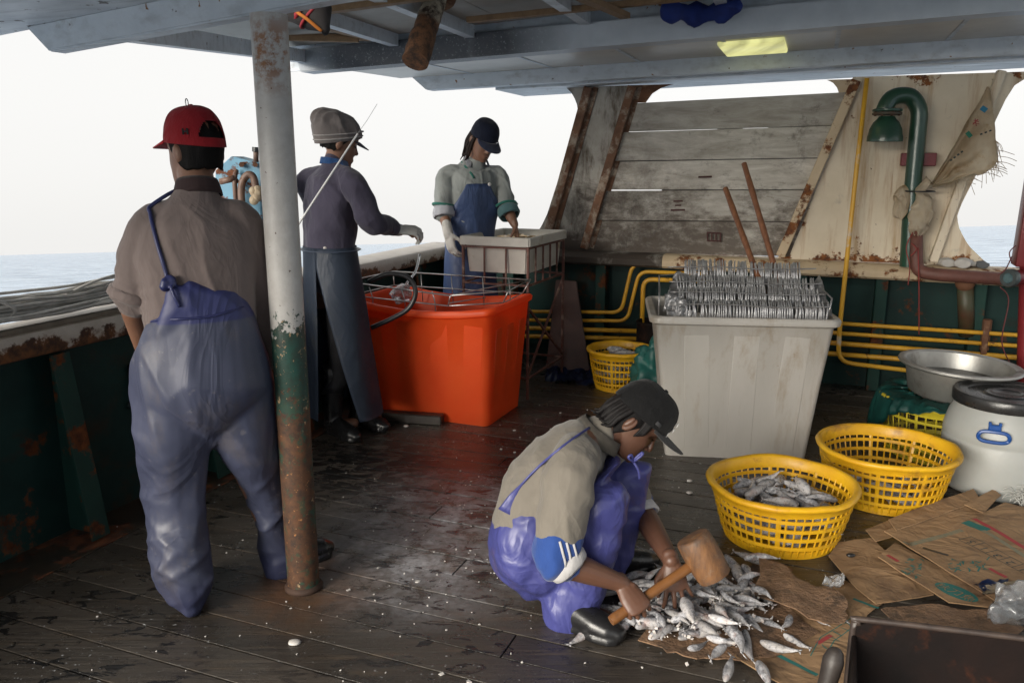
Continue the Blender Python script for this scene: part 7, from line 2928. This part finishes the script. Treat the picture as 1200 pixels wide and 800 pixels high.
# ------------------------------------------------------------------ D: crouching man with the mallet
Dd = thing('person', 'crouching man in black cap and blue overalls pounding fish', 'person', tuple(flo(680, 725, 0)))
fD = Vector((.97, -.22, 0)).normalized()
rD = Vector((-.22, -.97, 0)).normalized()                        # his right side faces the photographer
pel = V((0.07,2.6,0.192))
sp1, sp2, sp3, nkb = V((0.076,2.61,0.326)), V((0.139,2.62,0.452)), V((0.237,2.63,0.558)), V((0.3,2.64,0.606))
hd = V((0.417,2.66,0.642))
MD = Matrix.Translation(hd) @ frame_from((.68, -.13, -.72), (.72, 0, .68)).to_4x4()
rs, ls = V((0.193,2.46,0.551)), V((0.344,2.79,0.449))
re_, rw = V((0.133,2.35,0.291)), V((0.326,2.37,0.14))
le, lw = V((0.462,2.8,0.274)), V((0.527,2.5,0.211))
rhip, lhip = V((0.103,2.52,0.213)), V((0.122,2.7,0.161))
rkn, lkn = V((0.312,2.5,0.423)), V((0.418,2.74,0.41))
ran, lan = V((0.193,2.48,0.067)), V((0.326,2.73,0.052))
grip = V((0.388,2.385,0.116))
mb, mh = V((0.306,2.29,0.116)), V((0.621,2.45,0.246))
hax = (mh - mb).normalized()
gp = mb + hax * ((V((0.382,2.33,0.148)) - mb).dot(hax))
tow = V((-.12, -.72, .62))
tow = (tow - hax * tow.dot(hax)).normalized()
dh = hax.cross(tow).normalized()
if dh.y > 0:
    dh = -dh
w_h = gp + tow * .0235 - dh * .068
rw = w_h - dh * .004
bm = BM()
head_bm(bm, MD)
limb(bm, [sp3 + (nkb - sp3) * .6, nkb + V((.02, 0, .0)), hd + V((-.035, 0, -.02))], [(.056, .052), (.050, .052), (.052, .056)], rD)
limb(bm, [pel, sp1, sp2, sp3, nkb], [(.15, .11), (.14, .10), (.155, .11), (.13, .085), (.06, .055)], rD)
for s, e, w_ in ((rs, re_, rw), (ls, le, lw)):
    limb(bm, [sp3 + (s - sp3) * .4, s, (s + e) / 2, e, e + (w_ - e) * .35, e + (w_ - e) * .7, w_], [.048, .048, .046, .042, .043, .035, .027], rD)
for h_, k_, a_ in ((rhip, rkn, ran), (lhip, lkn, lan)):
    limb(bm, [h_, (h_ + k_) / 2, k_], [.085, .075, .056], rD)
    limb(bm, [k_, k_ + (a_ - k_) * .4, a_], [.056, .055, .038], rD)
    limb(bm, [a_, a_ + V((.03, 0, -.03)), a_ + V((.12, -.03, -.04))], [.036, .034, .028], rD)
# right hand closed round the handle: back of the hand up, the four fingers wrap down in front of it
hand_bm(bm, w_h, dh, -tow, hax, ((62, 78, 55), (62, 80, 55), (62, 80, 55), (60, 78, 52)), 1.02, .5, .9)
# left hand spread on the fish
hand_bm(bm, lw, (.16, -.42, -.88), (.10, .62, -.35), (-.95, -.1, -.1), ((16, 18, 16), (10, 14, 14), (14, 16, 16), (20, 20, 18)), 1.0, 2.0, .15)
obj('body', remesh(bm, .0032, 1), M_SKIND, Dd, world=True)
bm = BM()
hair_bm(bm, MD, -.062, seed=7.)
rr = random.Random(12)
lk = []
for i in range(30):
    s = 1 if i % 2 else -1
    a = rr.uniform(0, 1)
    x0, y0 = s * .074 * (1 - .55 * a), -.045 - .055 * a
    lk.append([(x0, y0, .03), (x0 * 1.1, y0 - .012, -.02), (x0 * 1.05 + rr.uniform(-.01, .01), y0 - .012, -.062), (x0 * 1.0 + rr.uniform(-.012, .012), y0 - .022 - rr.uniform(0, .014), -.068 - rr.uniform(0, .014))])
for s in (1, -1):
    for k in range(3):                                           # sideburns in front of the ear
        lk.append([(s * .079, .016 + .007 * k, .035), (s * .081, .022 + .006 * k, .0), (s * .076, .020 + .006 * k, -.018 - .012 * rr.random() + (.006 * k))])
locks(bm, MD, lk, .010)
obj('hair', bm, M_HAIR, Dd, world=True)
capD = cap_parts(Dd, MD, M_BLACKCAP, brim_len=.082, brim_tilt=.02, grow=1.05)
face_bits(Dd, MD)
bm = BM()
for i in range(3):                                               # small pale emblem on the cap front and a patch on its side
    b2 = BM()
    ringtube(b2, (0, 0, 0), .010 + .004 * (i == 0), .008 + .003 * (i == 0), (.0022, .0022), 18, 5)
    b2.transform(MD @ Matrix.Translation((.018, .106 - .004 * abs(i - 1), .053 + .022 * i)) @ Euler((R(-72), 0, 0)).to_matrix().to_4x4())
    me_ = bpy.data.meshes.new('tmp')
    b2.to_mesh(me_)
    b2.free()
    bm.from_mesh(me_)
    bpy.data.meshes.remove(me_)
o = obj('cap_emblem', bm, mat('pale_embroidery', (.55, .54, .52), rough=.8), capD, world=True)
o['kind'] = 'stuff'
bm = BM()
box(bm, (0, 0, 0), (.026, .0025, .014), bev=.001)
bm.transform(MD @ Matrix.Translation((.081, .045, .058)) @ Euler((R(10), 0, R(-62))).to_matrix().to_4x4())
obj('cap_patch', bm, mat('dark_grey_patch', (.05, .05, .052), rough=.8), capD, world=True)
# sweatshirt
bm = BM()
limb(bm, [pel + (sp1 - pel) * .35, sp1, sp2, sp2 + (sp3 - sp2) * .5, sp3, nkb + (sp3 - nkb) * .25], [(.168, .135), (.172, .138), (.185, .140), (.180, .128), (.135, .10), (.070, .066)], rD, 24)
limb(bm, [sp3 + (rs - sp3) * .35, rs, rs + (re_ - rs) * .35, rs + (re_ - rs) * .64], [.072, .084, .085, .084], rD, 20)
limb(bm, [sp3 + (ls - sp3) * .35, ls, ls + (le - ls) * .4, ls + (le - ls) * .75], [.070, .078, .076, .074], rD, 20)


def foldD(p):
    a = .004 * ridge(p, (6, 6, 5), 9.1) + .007 * crease(p + Vector((0, 0, .7 * p.x)), (5, 5, 7), 2.7, 3.6)
    a += .006 * math.exp(-((p - (rs + V((.06, 0, -.05)))).length / .08) ** 2) * math.sin((p - rs).length * 120)
    return a


swD = obj('sweatshirt', remesh(bm, .006, 4, foldD), M_GREYSW, Dd, world=True)
bm = BM()
cn = nkb + (sp3 - nkb) * .18
dirn = (nkb - sp3).normalized()
dq = (dirn * .8 + V((.2, 0, .5))).normalized().to_track_quat('Z', 'Y').to_matrix().to_4x4()
lo3 = [(.070, -.03), (.074, .0), (.071, .026), (.078, .028), (.086, .004), (.092, -.018)]
for j in range(len(lo3) - 1):
    pass
rings(bm, [[Matrix.Translation(cn) @ dq @ V((r0 * math.cos(2 * PI * i / 36), r0 * math.sin(2 * PI * i / 36), dz + .004 * math.sin(4 * PI * i / 36))) for i in range(36)] for r0, dz in lo3], True, False, False)
bmesh.ops.solidify(bm, geom=list(bm.faces), thickness=.004)
obj('collar', bm, M_GREYSW, Dd, world=True)
# royal blue undersleeves with three stripes and a white cuff
for nm_s, s, e, w_, r0, t0, t1 in (('right', rs, re_, rw, .076, .62, 1.03), ('left', ls, le, lw, .064, .70, 1.05)):
    ax_ = (e - s).normalized()
    fw = (w_ - e).normalized()
    bm = BM()
    c0_, c1_, c2_ = s + (e - s) * t0, s + (e - s) * .86, e + fw * .030
    limb(bm, [c0_, c1_, e - ax_ * .005 + fw * .005, c2_], [r0 * .95, r0 * 1.02, r0 * .98, r0 * .82], rD, 20)
    sl_ = obj('undersleeve', remesh(bm, .006, 3, lambda p: .004 * ridge(p, (9, 9, 12), 5)), M_BLUESL, Dd, world=True)
    bvv = surf(sl_)
    for k in range(3):
        if nm_s == 'right':
            q0 = from_view(bvv, 656 + 8 * k, 634 + 1.5 * k, .0015)
            q1 = from_view(bvv, 663 + 7 * k, 664 - 3 * k, .0015)
        else:
            q0 = from_view(bvv, 754 + 6 * k, 590 + 1 * k, .0015)
            q1 = from_view(bvv, 757 + 6.5 * k, 606 - 1 * k, .0015)
        if q0 and q1:
            mids = [q0 + (q1 - q0) * i / 5 for i in range(6)]
            mids = lay(bvv, mids, .0012)
            bm = BM()
            tube(bm, mids, [(.0042, .0016)] * 6, V((1, 0, 0)), 6)
            obj('sleeve_stripe', bm, M_WHITECU, Dd, world=True)
    bm = BM()
    ringtube(bm, (0, 0, 0), r0 * .80, r0 * .80, (.009, .022), 36, 8)
    for v in bm.verts:
        v.co += V((1, 1, .5)) * .004 * noise.noise(v.co * 35)
    bm.transform(Matrix.Translation(c2_ + fw * .012) @ fw.lerp(ax_, .35).to_track_quat('Z', 'Y').to_matrix().to_4x4())
    obj('cuff', bm, M_WHITECU, Dd, world=True)
# overalls
bm = BM()
limb(bm, [pel + V((.015, 0, -.065)), pel + V((-.005, 0, -.005)), pel + V((-.002, 0, .065)), sp1 + V((.02, 0, .015))], [(.140, .09), (.182, .138), (.190, .146), (.176, .146)], rD, 28)
limb(bm, [rhip + V((.0, 0, -.015)), rhip * .5 + rkn * .5 + V((.0, 0, -.012)), rkn + V((-.01, 0, -.008)), rkn + V((.004, 0, -.004))], [(.112, .114), (.100, .104), (.082, .084), (.066, .068)], rD, 20)
limb(bm, [lhip, lhip * .5 + lkn * .5, lkn + V((-.01, 0, -.008)), lkn + V((.004, 0, -.004))], [(.115, .12), (.102, .105), (.084, .086), (.068, .070)], rD, 20)
limb(bm, [rkn + V((-.006, 0, -.01)), rkn * .6 + ran * .4, rkn * .28 + ran * .72, ran + V((.004, 0, .0)), ran + V((-.002, 0, -.028))], [(.076, .080), (.080, .090), (.080, .094), (.082, .098), (.082, .098)], rD, 20)
limb(bm, [lkn + V((-.006, 0, -.01)), lkn * .6 + lan * .4, lan + V((0, 0, .02)), lan + V((0, 0, -.02))], [(.074, .078), (.082, .088), (.080, .088), (.078, .084)], rD, 20)
# bib up the chest between the knees
limb(bm, [sp1 + fD * .12, sp2 + fD * .13 + V((0, 0, -.01)), sp3 + fD * .075 + V((.035, 0, -.045))], [(.15, .03), (.14, .024), (.11, .016)], rD, 18)


def foldO(p):
    a = .004 * ridge(p, (5, 5, 4.5), 2.2)
    q = Vector((p.x - .5 * p.z, p.y, p.z + .3 * p.x))
    a += .0055 * crease(q, (5.0, 4, 6.0), 2.9, 3.6)
    a += .0055 * crease(p + Vector((.8 * p.z, 0, 0)), (7, 4, 4), 7.1, 4.)
    # the cloth drawn tight from knee to hip
    d_ = (p - (rhip * .5 + rkn * .5)).length
    a += .006 * math.exp(-(d_ / .16) ** 2) * math.sin((p - rkn).length * 95 + 4 * noise.noise(p * 6))
    return a - .003


ovD = obj('overalls', remesh(bm, .0065, 5, foldO), M_BLUEOV, Dd, world=True)
bvo = surf(ovD)
bvw = surf(swD)
bm = BM()                                                        # raised corner and strap over the back
a0 = from_view(bvw, 604, 598, .004)
pk = [q for q in (from_view(bvw, x, y, .006) for x, y in ((592, 600), (602, 580), (616, 562), (634, 544), (654, 527), (674, 512), (692, 500))) if q]
pk = spline(pk, 3)
tube(bm, pk, [(.026 * max(.16, 1 - i / (len(pk) * .30)), .0035) for i in range(len(pk))], V((.6, -.3, -.8)), 8)
obj('back_strap', bm, M_BLUEOV, Dd, world=True)
bm = BM()
pk = [q for q in (from_view(bvw, x, y, .005) for x, y in ((708, 512), (712, 520), (717, 530))) if q]
if len(pk) > 1:
    fr0 = pk[0]
    tube(bm, spline(pk, 3), [(.010, .004)] * (3 * (len(pk) - 1) + 1), V((1, 0, 0)), 8)
kn = nkb + fD * .075 + V((.02, -.10, -.055))
for d0 in ((.02, -.01, .018), (-.012, -.012, .012)):
    c_ = kn + V(d0)
    tube(bm, spline([kn, kn + V(d0) + V((.006, 0, .012)), kn + V(d0) * 1.4, kn + V((.002, -.004, -.002))], 4), [.0045] * 13, n=7)
tube(bm, spline([kn, kn + V((.018, -.006, -.03)), kn + V((.024, -.004, -.062))], 4), [.0045] * 9, n=7)
obj('strap_knot', bm, M_BLUEOV, Dd, world=True)
for a_, hl_, tt, sz in ((ran, V((0.121,2.498,0)), V((0.333,2.357,0)), .050), (lan, V((0.284,2.777,0)), V((0.456,2.829,0)), .046)):
    bm = BM()
    d_ = (tt - hl_).normalized()
    tt = hl_ + d_ * .275
    boot_bm(bm, hl_, tt, a_ + V((0, 0, .06)), sz, .052)
    obj('boot', remesh(bm, .0055, 2), M_BOOT, Dd, world=True)
# mallet: its own thing, held in the right hand
ml = thing('mallet', 'wooden mallet with a stout round head held over the fish', 'mallet', tuple(mb))
bm = BM()
tube(bm, [mb + (mh - mb) * t for t in (0, .03, .3, .6, .95)], [.0155, .0175, .0165, .0165, .0175], n=16)
obj('handle', bm, M_WOODH, ml, world=True, auto=50)
ha0, ha1 = V((0.585,2.45,0.312)), V((0.652,2.42,0.199))
hx_ = (ha1 - ha0).normalized()
bm = BM()
L_ = .150
cmid = (ha0 + ha1) / 2
pts = [cmid + hx_ * (L_ * t) for t in (-.5, -.49, -.44, -.2, 0, .2, .44, .49, .5)]
tube(bm, pts, [.046, .053, .057, .0595, .060, .059, .056, .053, .045], n=28)
for v in bm.verts:
    v.co += (v.co - cmid) * .03 * noise.noise(v.co * 18)


def mallet_head_material():
    k = NB('mallet_head_wood')
    v = k.mapping((1, 1, 1))
    n1 = k.noise(v, 14, 7, .65)
    g_ = k.noise(k.mapping((60, 60, 8), (R(30), R(-30), 0)), 1., 5)
    c = k.mix(k.ramp(g_, .35, .65), (.20, .092, .034), (.105, .05, .022))
    c = k.mix(k.ramp(n1, .48, .62, 0, .8), c, (.075, .048, .034))
    c = k.mix(k.ramp(k.noise(v, 30, 6, .7), .56, .66, 0, .6), c, (.17, .125, .085))
    k.setc(c)
    k.setr(.6)
    k.bump(k.math('ADD', g_, n1), .5, .005)
    return k.m


obj('head', bm, mallet_head_material(), ml, world=True, auto=50)
